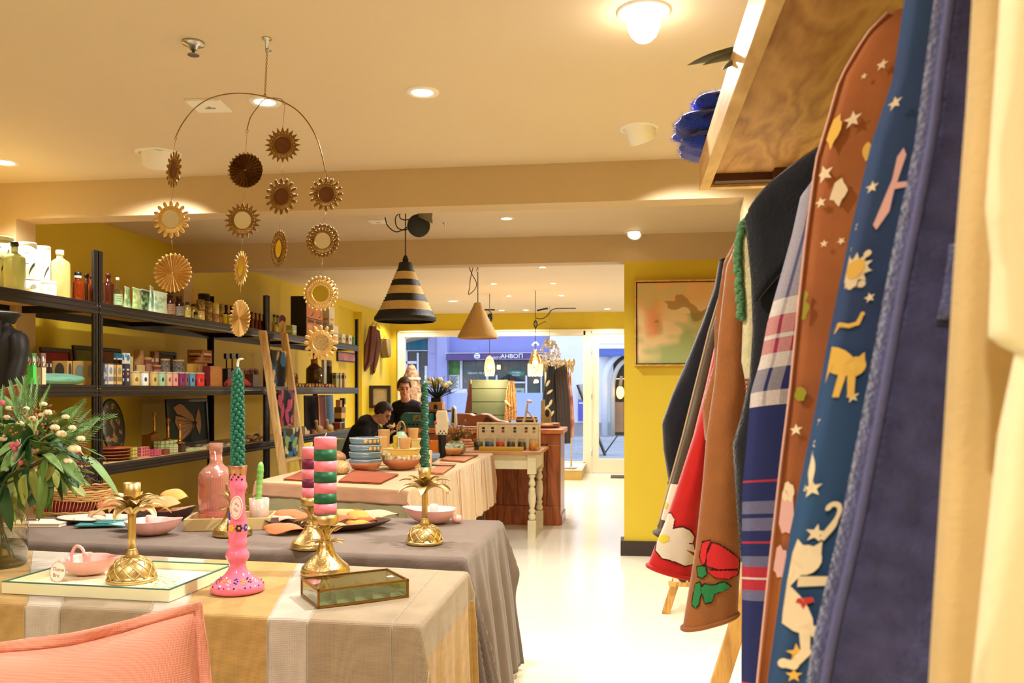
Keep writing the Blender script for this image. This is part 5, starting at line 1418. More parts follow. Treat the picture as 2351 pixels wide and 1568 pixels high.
o=MB();o.lathe([(.03,0),(.05,.004),(.052,.012),(.03,.016),(.001,.016)],18,flute=lambda a_,v:1+.2*sin(3*a_));o=o.build('coral_piece',mat('coral white',(214,206,186),.9,bump=1.0,bs=60),loc=(p.x,p.y,TZ+.008));tag(o,'piece of rough white coral on the grey plate','ornament')
wb=wood('olive bowl',(200,140,84),(120,74,40),(2,2,2),5,.4)
for i,(px,py,rx,ry,rz,lab)in enumerate(((372,1195,.13,.07,.35,'dark wooden leaf bowl with bread shaped pieces behind the brass palm'),(262,1177,.13,.05,-.1,'terracotta leaf dish behind the grey plate'))):
 p=at_z(px,py,TZ);platter(lab,p,rx,ry,rz,wb,dkc if i==0 else wb,'leaf shaped wooden bowls',.05,'leaf_bowl',.25)
for i,(px,py,dz,L,w,rz,c,ti,lab)in enumerate(((380,1168,.06,.16,.06,.2,TN,.6,'tan felt leaf in the wooden leaf bowl'),(400,1160,.08,.15,.055,.0,(222,168,90),.8,'honey felt leaf standing at the back of the leaf bowl'),(340,1172,.05,.15,.045,.3,(206,150,106),.4,'buff felt leaf at the near end of the leaf bowl'),(255,1163,.04,.16,.05,.1,(206,120,80),.4,'terracotta felt leaf in the leaf dish behind the plate'),(222,1177,.02,.12,.04,-.3,(190,140,100),.3,'brown felt leaf beside the grey plate'))):
 p=at_z(px,py+20,TZ);felt_leaf(lab,(p.x,p.y,TZ+.01+dz),L,w,rz,c,ti)
p=at_z(132,1186,TZ)
t=thing('wicker_basket','oval wicker basket with red lining behind the glass vase','basket',(p.x,p.y+.12,TZ),None,.1)
wk=mat('seagrass',(204,160,98),.8,var=.2,vs=60)
m=MB()
bl=lambda z:1+.12*z/.13
for k in range(7):
 z=.004+k*.006 if k<2 else .08+(k-2)*.011
 m.tube([(.19*bl(z)*cos(2*pi*i/48),.12*bl(z)*sin(2*pi*i/48),z+.006+.0025*sin(i*2+k*pi)+.01*sin(2*pi*i/48*2)*(z>.05))for i in range(48)],.0062,6,closed=True)
m.build('woven_rim',wk,t)
m=MB()
for i in range(70):
 a_=2*pi*i/70;b_=a_+.09
 m.tube([(.19*cos(a_),.12*sin(a_),.012),(.205*cos((a_+b_)/2),.128*sin((a_+b_)/2),.05),(.208*cos(b_),.131*sin(b_),.09)],.0022,5)
stuff(m.build('stake',wk,t))
m=MB();m.grid(lambda u,v:(.172*cos(2*pi*u)*(1+.1*v),.104*sin(2*pi*u)*(1+.1*v),.012+.07*v),40,4,cu=True);m.lathe([(.001,.01),(.1,.0101)],20);m.build('lining',mat('red lining',(170,30,50),.9,var=.3,vs=40,col2=(120,40,40)),t)
a=at_z(92,1205,TZ)
t=thing('sketchbook','closed cream book with dark corner lying beside the glass vase','book',a,None,.12)
MB().box(-.13,.13,-.07,.07,.002,.014).build('pages',mat('page edges',(226,214,190),.8),t);MB().box(-.133,.133,-.073,.073,.014,.017).build('cover',mat('cream cover',(228,216,194),.5),t);MB().box(-.133,.133,-.073,.073,.0,.002).build('cover',mat('cream cover'),t)
MB().prism([(-.1,.02),(-.02,.02),(-.06,.065),(-.12,.06)],.017,.0176).build('printed_patch',mat('navy patch',(40,40,70),.6),t)
# mirror mobile hanging from the ceiling hook
mob_g=mat('mobile brass',(150,116,70),.36,1.0,var=.25,vs=50,bump=.2,bs=200)
mob_l=mat('mobile lit and stud brass',(224,188,122),.42,.75,var=.15,vs=50)
mirr=mat('mirror',(225,220,205),.03,1.0)
brownb=mat('brown backing',(104,58,28),.5,.2)
hookp=at_z(613,88,CEIL)
YMO=hookp.y
def mp(px,py,dy=0):return at_y(px,py,YMO+dy)
t=thing('mobile_frame','curved brass wire mobile frame on a chain from a ceiling hook','mobile',hookp)
def rel(p):return p-hookp
MB().lathe([(.018,0),(.018,-.004),(.008,-.006),(.006,-.04)],18).build('ceiling_plate',chrome,t)
hk=mp(612,118)
MB().tube(smooth_path([(0,0,-.03),rel(mp(611,112)),rel(mp(613,121)),rel(mp(619,120)),rel(mp(622,115))],5),.0045,8).build('ceiling_hook',chrome,t)
top=rel(mp(608,222))
m=MB();c0=rel(mp(613,122));nl_=22
for k in range(nl_):
 a=c0.lerp(top,k/nl_);b=c0.lerp(top,(k+1.25)/nl_);mid_=(a+b)/2;h=(b-a).length/2
 ring=[]
 for i in range(10):
  an=2*pi*i/10;ring.append((mid_.x+(.0035*cos(an)if k%2 else 0),mid_.y+(0 if k%2 else .0035*cos(an)),mid_.z+h*sin(an)))
 m.tube(ring,.0009,4,closed=True)
stuff(m.build('chain',mob_g,t))
def wire(pts,r,nm):MB().tube(smooth_path([rel(p)for p in pts],8),r,7).build(nm,mob_g,t)
wire([mp(403,315),mp(420,282),mp(450,246),mp(490,223),mp(545,214),mp(600,220),mp(660,239),mp(700,272),mp(730,325),mp(748,396)],.0023,'long_arm')
wire([mp(567,298,-.16),mp(575,270,-.12),mp(590,248,-.06),mp(608,228,0),mp(640,226,.08),mp(654,236,.14)],.0018,'short_arm')
for(px,py,dy)in((403,318,0),(749,399,0),(567,301,-.16),(654,238,.14),(608,219,0)):
 p=rel(mp(px,py,dy));MB().tube([(p.x+.005*cos(2*pi*i/12),p.y,p.z+.005*sin(2*pi*i/12))for i in range(12)],.001,5,closed=True).build('ring',mob_g,t)
def disc(label,px,py,rpx,style,turn,dy,lit=False,ypx=None):
 c=mp(px,py,dy);R=rpx*mpp(c)
 t=thing('mirror_ornament' if style not in('fan','rosette')else 'rosette_ornament',label,'ornament',c,'brass discs of the mobile',turn)
 g=mob_l if lit else mob_g  # discs standing in the light get paler brass: brightness put into the colour
 if style in('fan',):
  n=26;m=MB();m.smooth=False;ce=m.vert((0,-.002,0));rg=[]
  for i in range(2*n):
   a=pi*i/n;r=R*(1.0 if i%2==0 else .93);rg.append(m.vert((r*cos(a),-.006 if i%2==0 else .006,r*sin(a))))
  for i in range(2*n):m.face((ce,rg[i],rg[(i+1)%(2*n)]))
  m.build('pleated_disc',g,t,solid=.0012)
  m=MB()
  for i in range(n):
   a=2*pi*i/n;q=m.sphere((R*.97*cos(a),-.001,R*.97*sin(a)),(R*.055,.003,R*.055),6,4)
  stuff(m.build('scalloped_edge',g,t));MB().sphere((0,-.004,0),(.004,.003,.004),8,6).build('boss',g,t)
  return t,R
 ri=R*.48
 pr=lambda r,y:(r,y)
 m=MB();m.T=Matrix.Rotation(pi/2,4,'X')
 m.lathe([(ri*.95,.001),(ri*1.02,.006),(ri*1.12,.003),(R*.7,.002),(R*.74,.0),(R*.7,-.002),(ri,-.002)],40,cap=False);m.build('rim',g,t)
 b=MB();b.T=m.T;b.lathe([(.0005,.0015),(ri*.98,.0015)],32,cap=False);b.lathe([(.0005,-.0018),(ri*1.1,-.0018)],32,cap=False)
 b.build('mirror_face',brownb if style.endswith('b')else(mat('speckled paper',(206,180,120),.7,var=.5,vs=220)if style.endswith('p')else mirr),t)
 k0=style[0]
 m=MB()
 if k0=='p':
  n=16
  for i in range(n):
   a=2*pi*i/n;m.T=Matrix.Rotation(a,4,'Y')@Matrix.Translation((R*.83,0,0));m.sphere((0,0,0),(R*.19,.003,R*.105),10,6)
  m.T=Matrix.Identity(4);nm='petal'
 elif k0=='s':
  n=20
  for i in range(n):
   a=2*pi*i/n;d=pi/n*.98
   o=[(R*.7*cos(a-d),R*.7*sin(a-d)),(R*cos(a),R*sin(a)),(R*.7*cos(a+d),R*.7*sin(a+d)),(R*.64*cos(a),R*.64*sin(a))]
   m.prism(o,-.0015,.0015,'y')
  nm='ray'
 elif k0=='d':
  n=24
  for i in range(n):
   a=2*pi*i/n;m.sphere((R*.93*cos(a),0,R*.93*sin(a)),(R*.075,.005,R*.075),8,6)
  for i in range(36):
   a=2*pi*i/36;m.sphere((R*.72*cos(a),-.002,R*.72*sin(a)),R*.045,6,5)
  m2=MB();m2.T=Matrix.Rotation(pi/2,4,'X');m2.lathe([(R*.6,-.002),(R*.88,-.001),(R*.88,.002),(R*.6,.003)],36,cap=False);m2.build('band',g,t);nm='bead'
 else:
  n=22
  for i in range(n):
   a=2*pi*i/n;m.sphere((R*.86*cos(a),0,R*.86*sin(a)),(R*.13,.003,R*.13),10,6)
  nm='scallop'
 stuff(m.build(nm+'_ring',g,t))
 m=MB()
 for i in range(24):
  a=2*pi*i/24;m.sphere((R*.64*cos(a),-.003,R*.64*sin(a)),R*.028,5,4)
 stuff(m.build('stud',mob_l,t))
 return t,R
DS=[('turned brass petal mirror at the top of the first string',399,389,42,'pb',-.65,0,False),('pale petal mirror second on the first string',393,504,43,'pm',.1,0,True),('pale golden pleated fan disc at the bottom of the first string',397,626,45,'fan',.05,0,True),('dark pleated brass fan at the top of the second string',564,391,41,'fan',.1,-.16,False),('pointed sun ray mirror in the middle of the second string',557,506,43,'sm',.1,-.16,False),('turned sun ray mirror third on the second string',553,616,40,'sm',-.7,-.16,True),('narrow turned pleated disc at the bottom of the second string',551,731,42,'fan',-.6,-.16,True),('brown faced sun ray disc at the top of the third string',649,333,42,'sb',.1,.14,False),('brown faced petal disc second on the third string',646,451,42,'pb',-.15,.14,False),('turned scalloped mirror at the bottom of the third string',640,571,43,'cm',-.72,.14,False),('brown faced petal disc at the top of the fourth string',749,446,39,'pb',.1,0,False),('scalloped mirror second on the fourth string',741,553,40,'cm',.05,0,False),('bright beaded golden mirror third on the fourth string',736,674,41,'dm',.12,0,True),('paper faced petal disc at the bottom of the fourth string',737,787,40,'pp',.1,0,True)]
strings={0:[0,1,2],-.16:[3,4,5,6]}
made=[]
for d in DS:
 made.append(disc(*d))
def link(pa,pb):
 MB().tube([rel(pa),rel(pb)],.0007,4).build('string',mob_g,t_mob)
t_mob=t
def col(ends,idx,dy):
 prev=mp(*ends,dy)
 for i in idx:
  o,R=made[i];c=V(o.location);link(prev,c+V((0,0,R*.98)));prev=c-V((0,0,R*.98))
col((403,321),(0,1,2),0);col((567,304),(3,4,5,6),-.16);col((654,241),(7,8,9),.14);col((749,402),(10,11,12,13),0)
# straw pendant shades
straw=mat('natural straw',(216,182,124),.85,var=.25,vs=80,bump=.5,bs=150)
strawb=mat('black straw',(32,32,36),.6,var=.4,vs=140,bump=.6,bs=200)
strawd=mat('golden straw',(226,186,124),.85,var=.2,vs=80,bump=.5,bs=150)
def coil_shade(t,prof,n,mats,mf,nm='shade'):
 """profile of (r,z) down the cone, wound as coils"""
 m=MB();rr=[]
 for k in range(n+1):
  f_=k/n*(len(prof)-1);i=min(len(prof)-2,int(f_));g=f_-i
  rr.append((lerp(prof[i][0],prof[i+1][0],g),lerp(prof[i][1],prof[i+1][1],g)))
 full=[]
 for k in range(n):
  a,b=rr[k],rr[k+1];d=V((b[0]-a[0],0,b[1]-a[1]));nn=V((-d.z,0,d.x)).normalized()*d.length*.32
  full.append((a[0],a[1]));full.append(((a[0]+b[0])/2+abs(nn.x),(a[1]+b[1])/2+nn.z*.5))
 full.append(rr[-1])
 inner=[(max(.002,r-.006),z)for r,z in rr[::-3]]
 allp=full+inner
 N2=len(full)
 m.lathe(allp,48,cap=False,matf=lambda k:mf(k/N2)if k<N2 else len(mats)-1)
 return m.build(nm,mats,t)
pb=at_y(931,725,5.9);kp=mpp(pb)
t=thing('pendant_lamp','conical straw pendant shade with black and natural stripes hanging on black cord','lamp',(pb.x,5.9,pb.z),'straw pendant lamps')
prof=[(4,124),(14,122),(17,108),(30,78),(42,47),(58,15),(66,2),(71,-4),(71,-11),(66,-14)]
prof=[(r*kp,z*kp)for r,z in prof]
def band(f):
 z=pl([(0,124),(.111,122),(.222,108),(.333,78),(.444,47),(.555,15),(.666,2),(.777,-4),(.888,-11),(1,-14)],f)
 for lo,c in((104,1),(84,0),(70,1),(50,0),(33,1),(12,0)):
  if z>lo:return c
 return 1
coil_shade(t,prof,44,[straw,strawb,strawb],band)
MB().lathe([(.004,.0),(.02,-.0),(.022,.02),(.012,.045),(.006,.05)],16).build('cord_cap',black,t,loc=(0,0,123*kp))
cz_=CEIL-pb.z
MB().cyl((0,0,124*kp+.03),(0,0,cz_),.004,6).build('cord',blackcord,t)
MB().lathe([(.001,-.02),(.03,-.02),(.032,0),(.001,0)],20).build('ceiling_rose',black,t,loc=(0,0,cz_))
pc2=lambda px,py:at_y(px,py,5.9)-V(t.location)
MB().tube(smooth_path([pc2(921,487),pc2(908,500),pc2(912,522),pc2(930,528),pc2(944,518),pc2(950,505)],6),.004,6).build('looped_cord',blackcord,t)
MB().tube(smooth_path([pc2(884,499),pc2(890,518),pc2(908,532),pc2(928,526),pc2(942,515)],6),.004,6).build('looped_cord',blackcord,t)
MB().tube(smooth_path([pc2(930,486),pc2(918,492),pc2(920,502),pc2(932,505),pc2(944,502)],6),.004,6).build('looped_cord',blackcord,t)
m=MB();m.T=Matrix.Rotation(.5,4,'Z')@Matrix.Rotation(pi/2+.35,4,'X');m.lathe([(.001,-.03),(.075,-.03),(.08,-.015),(.08,.02),(.072,.03),(.001,.03)],26);m.build('cord_reel',strawb,t,loc=pc2(961,518))
m=MB();m.grid(lambda u,v:(pc2(lerp(965,997,u),0).x+.002*sin(v*9),-.06-.03*sin(u*3),lerp(pc2(0,508).z,pc2(0,534).z,v)-.05*(u-.3)),8,8);m.build('dust_tape',mat('grey tape',(120,106,90),.8),t,solid=.003)
pb=at_y(1097,775,8.6);kp=mpp(pb)
t=thing('pendant_lamp','plain golden straw cone pendant shade in front of the shop window','lamp',(pb.x,8.6,pb.z),'straw pendant lamps')
coil_shade(t,[(r*kp,z*kp)for r,z in((4,81),(8,79),(13,66),(29,34),(46,2),(47,-1),(45,-2))],40,[strawd,strawd],lambda f:0)
cz_=CEIL-pb.z
MB().cyl((0,0,80*kp),(0,0,cz_),.0045,6).build('cord',blackcord,t)
MB().box(-.075,.075,-.02,.02,-.008,0).build('ceiling_rose',black,t,loc=(-.02,0,cz_))
pc2=lambda px,py:at_y(px,py,8.6)-V(t.location)
MB().tube(smooth_path([pc2(1077,614),pc2(1084,630),pc2(1094,650),pc2(1090,664),pc2(1076,676),pc2(1078,660),pc2(1080,640),pc2(1086,614)],6),.004,6).build('looped_cord',blackcord,t)
MB().lathe([(.012,0),(.02,.01),(.012,.03)],12).build('toggle',whitep2,t,loc=pc2(1096,624))
amber=clear_glass('amber glass',(255,214,160),.12,.05)
def glass_pendant(label,px,py,y,prof,woven):
 c=at_y(px,py,y);k=mpp(c)
 t=thing('glass_pendant',label,'lamp',c,'small glowing window pendants')
 m=MB();m.lathe([(r*k,z*k)for r,z in prof],28,cap=False);m.build('glass_shade',amber,t)
 wire_=mat('white cane',(240,226,196),.7)
 m=MB()
 zs=[z for r,z in prof];PRF=sorted((z,r)for r,z in prof)
 z0,z1=(min(zs),min(zs)+(max(zs)-min(zs))*(.45 if woven else .9))
 for d in(-1,1):
  for j in range(12 if woven else 9):
   m.tube([(pl(PRF,lerp(z0,z1,i/10))*k*1.02*cos(2*pi*j/(12 if woven else 9)+d*i*.13),pl(PRF,lerp(z0,z1,i/10))*k*1.02*sin(2*pi*j/(12 if woven else 9)+d*i*.13),lerp(z0,z1,i/10)*k)for i in range(11)],.0045 if woven else .003,5)
 stuff(m.build('woven_cane',wire_,t))
 MB().sphere((0,0,(z0*.3+max(zs)*.25)*k),6.5*k,14,10).build('bulb',mat('pendant bulb',(255,226,170),.4,emit=18),t)
 zc=CEIL-c.z
 MB().cyl((0,0,max(zs)*k),(0,0,zc),.004,6).build('cord',blackcord,t)
 l=bpy.data.lights.new('glow','POINT');l.energy=12*LAMP;l.color=(1,.8,.5);l.shadow_soft_size=.05
 o=bpy.data.objects.new('glow',l);C.objects.link(o);o.parent=t;o.location=(0,0,(min(zs)-4)*k)
 return t,c,k
glass_pendant('small slim glass pendant glowing under the straw cone',1124,840,11.5,[(1,24),(5,22),(9,12),(11.5,0),(11.5,-10),(10,-22),(9.5,-23)],False)
t,c,k=glass_pendant('larger bell shaped glass pendant with woven cane skirt in the window',1229,830,11.2,[(1,28),(5,26),(11,14),(15,0),(16.5,-6),(16.5,-30),(15,-33)],True)
pc2=lambda px,py:at_y(px,py,11.2)-V(t.location)
m=MB();m.tube(smooth_path([pc2(1228,752),pc2(1226,742),pc2(1230,736),pc2(1233,745),pc2(1229,756)],6),.008,6);m.build('cord_knot',blackcord,t)
MB().tube(smooth_path([pc2(1231,730),pc2(1242,732),pc2(1255,726),pc2(1270,710),pc2(1300,708),pc2(1322,708)],6),.006,6).build('looped_cord',blackcord,t)
MB().tube(smooth_path([pc2(1232,748),pc2(1244,742),pc2(1252,738),pc2(1254,741)],6),.005,6).build('looped_cord',blackcord,t)
MB().tube(smooth_path([pc2(1233,713),pc2(1246,710),pc2(1258,708)],6),.012,6).build('cord_clip',black,t)
m=MB();m.tube(smooth_path([pc2(1222,794),pc2(1226,788),pc2(1232,787),pc2(1236,793)],5),[.01,.012,.014,.012]*4,8);m.build('white_tie',whitep2,t)
pq=at_z(1122,710,CEIL)
t=thing('cable_reel','tangle of black cable hanging from the ceiling behind the straw cone','cable',pq)
MB().box(-.1,.1,-.03,.03,-.02,0).build('plate',black,t);MB().sphere((.02,0,-.14),(.05,.04,.07),10,8).build('coil',strawb,t);MB().tube(smooth_path([(0,0,-.02),(.05,0,-.08),(.03,0,-.2),(.06,0,-.26)],5),.008,6).build('cord',blackcord,t)
p=at_z(1022,512,CEIL)
t=thing('ceiling_fitting','small T shaped grey fitting on the ceiling between the beams','fitting',p)
MB().lathe([(.02,0),(.02,-.004),(.005,-.006),(.004,-.05)],14).build('stem',chrome,t)
# goods on the black shelving
def rat(px):d=ray(px,896);return d.x/d.y
def zpx(py,y,X):return EYE+(HY-py)/FPX*depth((X,y))
pal_lab=[(230,224,206),(214,206,180)]
def sbox(name,label,cat,lev,px0,px1,py,off,c,k=.6,z0=None,front=None,group=None,marks=(),bev=.002):
 """a carton on a shelf: full pixel span, top pixel, setback from the shelf edge; k = depth / width"""
 X=XS-.012-off;r0,r1=abs(rat(px0)),abs(rat(px1))
 S=abs(X)/r1-abs(X)/r0
 w=S/(1+k/r0);d=k*w
 y1=abs(X)/r1;y0=y1-w
 zb=lvl(lev)if z0 is None else z0
 zt=zpx(py,(y0+y1)/2,X);h=zt-zb
 t=thing(name,label,cat,(X-d/2,(y0+y1)/2,zb+.0005),group)
 col=c if not isinstance(c,tuple)else mat('card %d %d %d'%c,c,.55)
 MB().box(-d/2,d/2,-w/2,w/2,0,h).build('carton',col,t,bevel=bev)
 if front:
  MB().box(d/2,d/2+.0012,-w*.44,w*.44,h*.06,h*.94).build('front_label',mat('card %d %d %d'%front,front,.5),t)
  MB().box(-d*.42,d*.42,-w/2-.0012,-w/2,h*.06,h*.94).build('side_label',mat('card %d %d %d'%front,front,.5),t)
 for(u0,u1,v0,v1,cc,rnd)in marks:
  mm=mat('mark %d %d %d'%cc,cc,.5)
  for face in(0,1):
   if rnd:
    m=MB();ry,rz=(u1-u0)/2,(v1-v0)/2;cy,czz=(u0+u1)/2,(v0+v1)/2
    o=[((cy+ry*cos(2*pi*i/20)),(czz+rz*sin(2*pi*i/20))*h)for i in range(20)]
    if face==0:m.prism([((a-.5)*w,b)for a,b in o],d/2+.0012,d/2+.0022,'x')
    else:m.prism([((a-.5)*d,b)for a,b in o],-w/2-.0022,-w/2-.0012,'y')
    m.build('printed_mark',mm,t)
   else:
    if face==0:MB().box(d/2+.0012,d/2+.0022,(u0-.5)*w,(u1-.5)*w,v0*h,v1*h).build('printed_mark',mm,t)
    else:MB().box((u0-.5)*d,(u1-.5)*d,-w/2-.0022,-w/2-.0012,v0*h,v1*h).build('printed_mark',mm,t)
 return t,(X,d,y0,y1,zb,zt)
def sround(px0,px1,py,lev,off,z0=None):
 """centre, radius, height of a round thing seen between two pixel columns"""
 pm=(px0+px1)/2;X=XS-.012-off
 y=abs(X)/abs(rat(pm));r=(px1-px0)/2/FPX*depth((X,y))*.97
 X-=r;y=abs(X)/abs(rat(pm));r=(px1-px0)/2/FPX*depth((X,y))*.97
 zb=lvl(lev)if z0 is None else z0
 return X,y,r,zpx(py,y,X)-zb,zb
def sbottle(label,lev,px0,px1,py,off,glass,cap=(30,26,24),shoulder=.62,neck=.35,caph=.12,lab=None,name='bottle',cat='bottle',group=None,band=None,capr=None,z0=None):
 X,y,r,h,zb=sround(px0,px1,py,lev,off,z0)
 t=thing(name,label,cat,(X,y,zb+.0005),group)
 s=shoulder*h;n=neck*r
 MB().lathe([(.001,0),(r*.94,0),(r,h*.02),(r,s-r*.35),(r*.93,s-r*.1),(r*.7,s+r*.08),(n*1.1,s+r*.3),(n,s+r*.45),(n,h*(1-caph))],24).build('glass',glass,t)
 cr=n*1.25 if capr is None else capr*r
 MB().lathe([(cr,h*(1-caph)),(cr,h*.985),(cr*.9,h),(.001,h)],18).build('cap',mat('cap %d %d %d'%cap,cap,.35),t)
 if band:MB().lathe([(cr*1.02,h*(1-caph)-.012),(cr*1.02,h*(1-caph)+.002)],18).build('neck_band',mat('cap %d %d %d'%band,band,.4),t)
 if lab:
  m=MB();m.grid(lambda u,v:((r+.0008)*cos(lerp(-1.9,.7,u)),(r+.0008)*sin(lerp(-1.9,.7,u)),s*lerp(.12,.72,v)),14,1);m.build('paper_label',mat('label %d %d %d'%lab,lab,.6),t)
  m=MB()
  for q in range(3):m.grid(lambda u,v,q=q:((r+.0014)*cos(lerp(-1.2,.1-.2*q,u)),(r+.0014)*sin(lerp(-1.2,.1-.2*q,u)),s*(.58-.13*q+.035*v)),8,1)
  stuff(m.build('label_print',mat('label ink',(90,84,70),.6),t))
 return t
def sjar(label,lev,px0,px1,py,off,c,lid=(226,224,214),lidh=.1,lab=None,mark=None,name='candle_tin',cat='candle tin',group=None,z0=None,glassy=None):
 X,y,r,h,zb=sround(px0,px1,py,lev,off,z0)
 t=thing(name,label,cat,(X,y,zb+.0005),group)
 MB().lathe([(.001,0),(r*.97,0),(r,.003),(r,h*(1-lidh)),(r*.96,h*(1-lidh))],26).build('body',glassy or mat('tin %d %d %d'%c,c,.4),t)
 MB().lathe([(r*1.03,h*(1-lidh)),(r*1.03,h*.98),(r*.98,h),(.001,h)],26).build('lid',lid if not isinstance(lid,tuple)else mat('lid %d %d %d'%lid,lid,.35),t)
 if lab:
  m=MB();m.grid(lambda u,v:((r+.0009)*cos(lerp(-1.7,.5,u)),(r+.0009)*sin(lerp(-1.7,.5,u)),h*lerp(.12,.78,v)),14,1);m.build('paper_label',mat('label %d %d %d'%lab,lab,.6),t)
 if mark:
  m=MB();m.T=Matrix.Rotation(-.75,4,'Z')
  m.prism([(.16*2*r*cos(2*pi*i/18),h*.42+.2*h*sin(2*pi*i/18)*(1-.4*(i>9)))for i in range(18)],r*.9,r+.0015,'x');m.build('printed_mark',mat('mark %d %d %d'%mark,mark,.5),t)
 return t
amberg=mat('amber bottle',(150,54,12),.08,trans=.55,ior=1.4,var=.2,vs=20);darkg=mat('dark amber bottle',(62,24,14),.1,trans=.2)
palegr=mat('pale green bottle',(198,204,136),.18,trans=.35);clearb=clear_glass('bottle glass',(236,238,226),.1)
golds=mat('golden oil',(206,196,128),.15,trans=.4)
whites=mat('white tube',(240,238,226),.5)
# top shelf, first bay
G='canisters and bottles on the top shelf'
def canister(label,px0,px1,py,off,c,feather=True):
 X,y,r,h,zb=sround(px0,px1,py,'T',off)
 t=thing('canister',label,'canister',(X,y,zb+.0005),'tall canisters on the top shelf')
 MB().lathe([(.001,0),(r,0),(r,h*.93)],30).build('tube',c,t)
 MB().lathe([(r,h*.93),(r*1.015,h*.935),(r*1.015,h*.99),(r*.97,h),(.001,h)],30).build('lid',c,t)
 if feather:
  m=MB();m.T=Matrix.Rotation(-.55,4,'Z')
  o=[(-.25,.35),(-.1,.42),(.15,.5),(.42,.56),(.4,.62),(.15,.58),(-.1,.5),(-.22,.42)]
  m.prism([(a*r,b*h)for a,b in o],r*.9,r+.0012,'x');m.build('feather_print',mat('feather ink',(60,54,48),.6),t)
  m=MB();m.T=Matrix.Rotation(-1.1,4,'Z')
  for q in range(2):m.box(r*.93,r+.001,-r*.3,r*.3,h*(.58+.2*q),h*(.6+.2*q))
  stuff(m.build('lettering_line',mat('grey ink 2',(150,146,134),.6),t))
 return t
canister('pale green canister at the left end of the top shelf',-30,29,545,.12,mat('pale green tube',(206,212,158),.5))
sbottle('tall pale green glass bottle with black cap on the top shelf','T',10,57,556,.02,palegr,(26,24,22),.72,.3,.09,None,group=G)
canister('first white canister with feather print on the top shelf',44,83,558,.1,whites);canister('second white canister beside the gold liqueur bottle',82,115,566,.14,whites)
sbottle('wide golden bottle with clear stopper on the top shelf','T',115,160,575,.06,golds,(226,222,200),.78,.32,.1,None,group=G)
sjar('small white candle jar at the foot of the first white canister','T',56,92,641,.02,(238,236,226),(236,234,224),.12,None,(170,166,150),'candle_jar','candle jar','white candle jars')
sjar('small white candle jar before the golden bottle','T',94,128,646,.01,(236,234,222),(236,234,224),.2,None,(186,182,166),'candle_jar','candle jar','white candle jars')
sbottle('bright amber bottle with black and white cap on the top shelf','T',166,191,625,.03,amberg,(24,22,20),.66,.5,.14,None,group=G,band=(236,234,228))
sbottle('dark amber bottle beside the first black upright','T',190,208,629,.09,darkg,(24,22,20),.7,.5,.1,None,group=G);sbottle('half hidden amber bottle behind the first black upright','T',203,217,633,.03,amberg,(60,20,16),.7,.5,.1,None,group=G)
sbottle('big dark brown bottle on the other side of the first black upright','T',236,261,628,.03,darkg,(70,20,18),.7,.4,.1,None,group=G)
sbottle('clear dropper bottle with green label beside the dark brown bottle','T',259,281,637,.015,clearb,(200,200,190),.6,.3,.1,(150,180,130),group=G)
def pouch(label,px0,px1,py,off,c,c2,tilt,seed):
 X=XS-.02-off;r0,r1=abs(rat(px0)),abs(rat(px1));y0,y1=abs(X)/r0,abs(X)/r1;w=y1-y0;zt=zpx(py,y0,X);h=zt-ZT
 t=thing('pouch',label,'pouch',(X,(y0+y1)/2,ZT+.001),'green pouches on the top shelf',tilt)
 def f(u,v):
  k=2*u if u<=.5 else 2-2*u;sd=1 if u<=.5 else-1
  return(sd*.028*(1-v)*sin(pi*k)**.5,(k-.5)*w*(1-.05*sin(v*3)),h*v-.01*(k-.5)*v)
 m=MB();m.grid(f,32,10,cu=True,colf=lambda u,v:c2 if(nz(u*9+seed,v*5,seed)>.12 and .1<v<.9)or abs(v-.55-.4*(u*2%1-.5))<.05 else c);m.build('bag',mat('pouch print',(200,200,200),.35,attr=True),t)
 MB().box(-.002,.002,-w/2,w/2,h*.97,h*1.02).build('seal',mat('pouch seal',(206,216,190),.4),t)
pouch('slim green pouch beside the clear dropper bottle',281,303,658,.06,(176,196,146),(110,136,86),.3,1)
pouch('leafy green patterned pouch on the top shelf',300,328,660,.03,(150,186,110),(206,214,160),.2,2)
pouch('dark green pouch behind the leafy pouch',322,345,664,.1,(60,74,50),(150,176,120),.1,3)
pouch('tall pale green pouch with swirl on the top shelf',334,362,656,.05,(196,216,186),(110,160,130),.4,4);pouch('front pale green pouch with curved band beside the brown diffusers',352,384,668,.015,(190,210,176),(140,170,140),.0,5)
def diffuser(label,px0,px1,py,off,g,reeds,lab):
 t=sbottle(label,'T',px0,px1,py,off,g,(60,34,26),.72,.55,.16,lab,'diffuser','diffuser','reed diffusers')
 h=max(v[2]for c_ in t.children for v in c_.data.vertices.values())if False else .1
 if reeds:
  X,y,r,hh,zb=sround(px0,px1,py,'T',off)
  for k in range(8):
   MB().cyl((0,0,hh*.6),(RD.uniform(-.03,.03),(k-3.5)*.013,hh+.13+RD.uniform(-.01,.01)),.0016,5).build('reed',mat('reed',(206,164,108),.8),t)
diffuser('brown labelled bottle at the start of the diffusers',380,402,672,.05,darkg,False,(150,110,80));diffuser('dark amber bottle with pale label between the diffusers',400,423,681,.03,darkg,False,(130,120,100));diffuser('yellow bottle beside the reed diffuser',423,438,694,.02,golds,False,(206,190,90));diffuser('small brown diffuser with splayed reeds',436,455,698,.05,mat('honey oil',(206,170,60),.15,trans=.4),True,(206,190,90))
sjar('tiny dark vial before the reed diffuser','T',445,454,716,.0,(120,110,50),(24,22,20),.4,None,None,'vial','vial')
sjar('large dark cylinder behind the mosaic tumblers','T',455,482,675,.3,(44,38,34),(40,36,32),.06,None,None,'canister','canister')
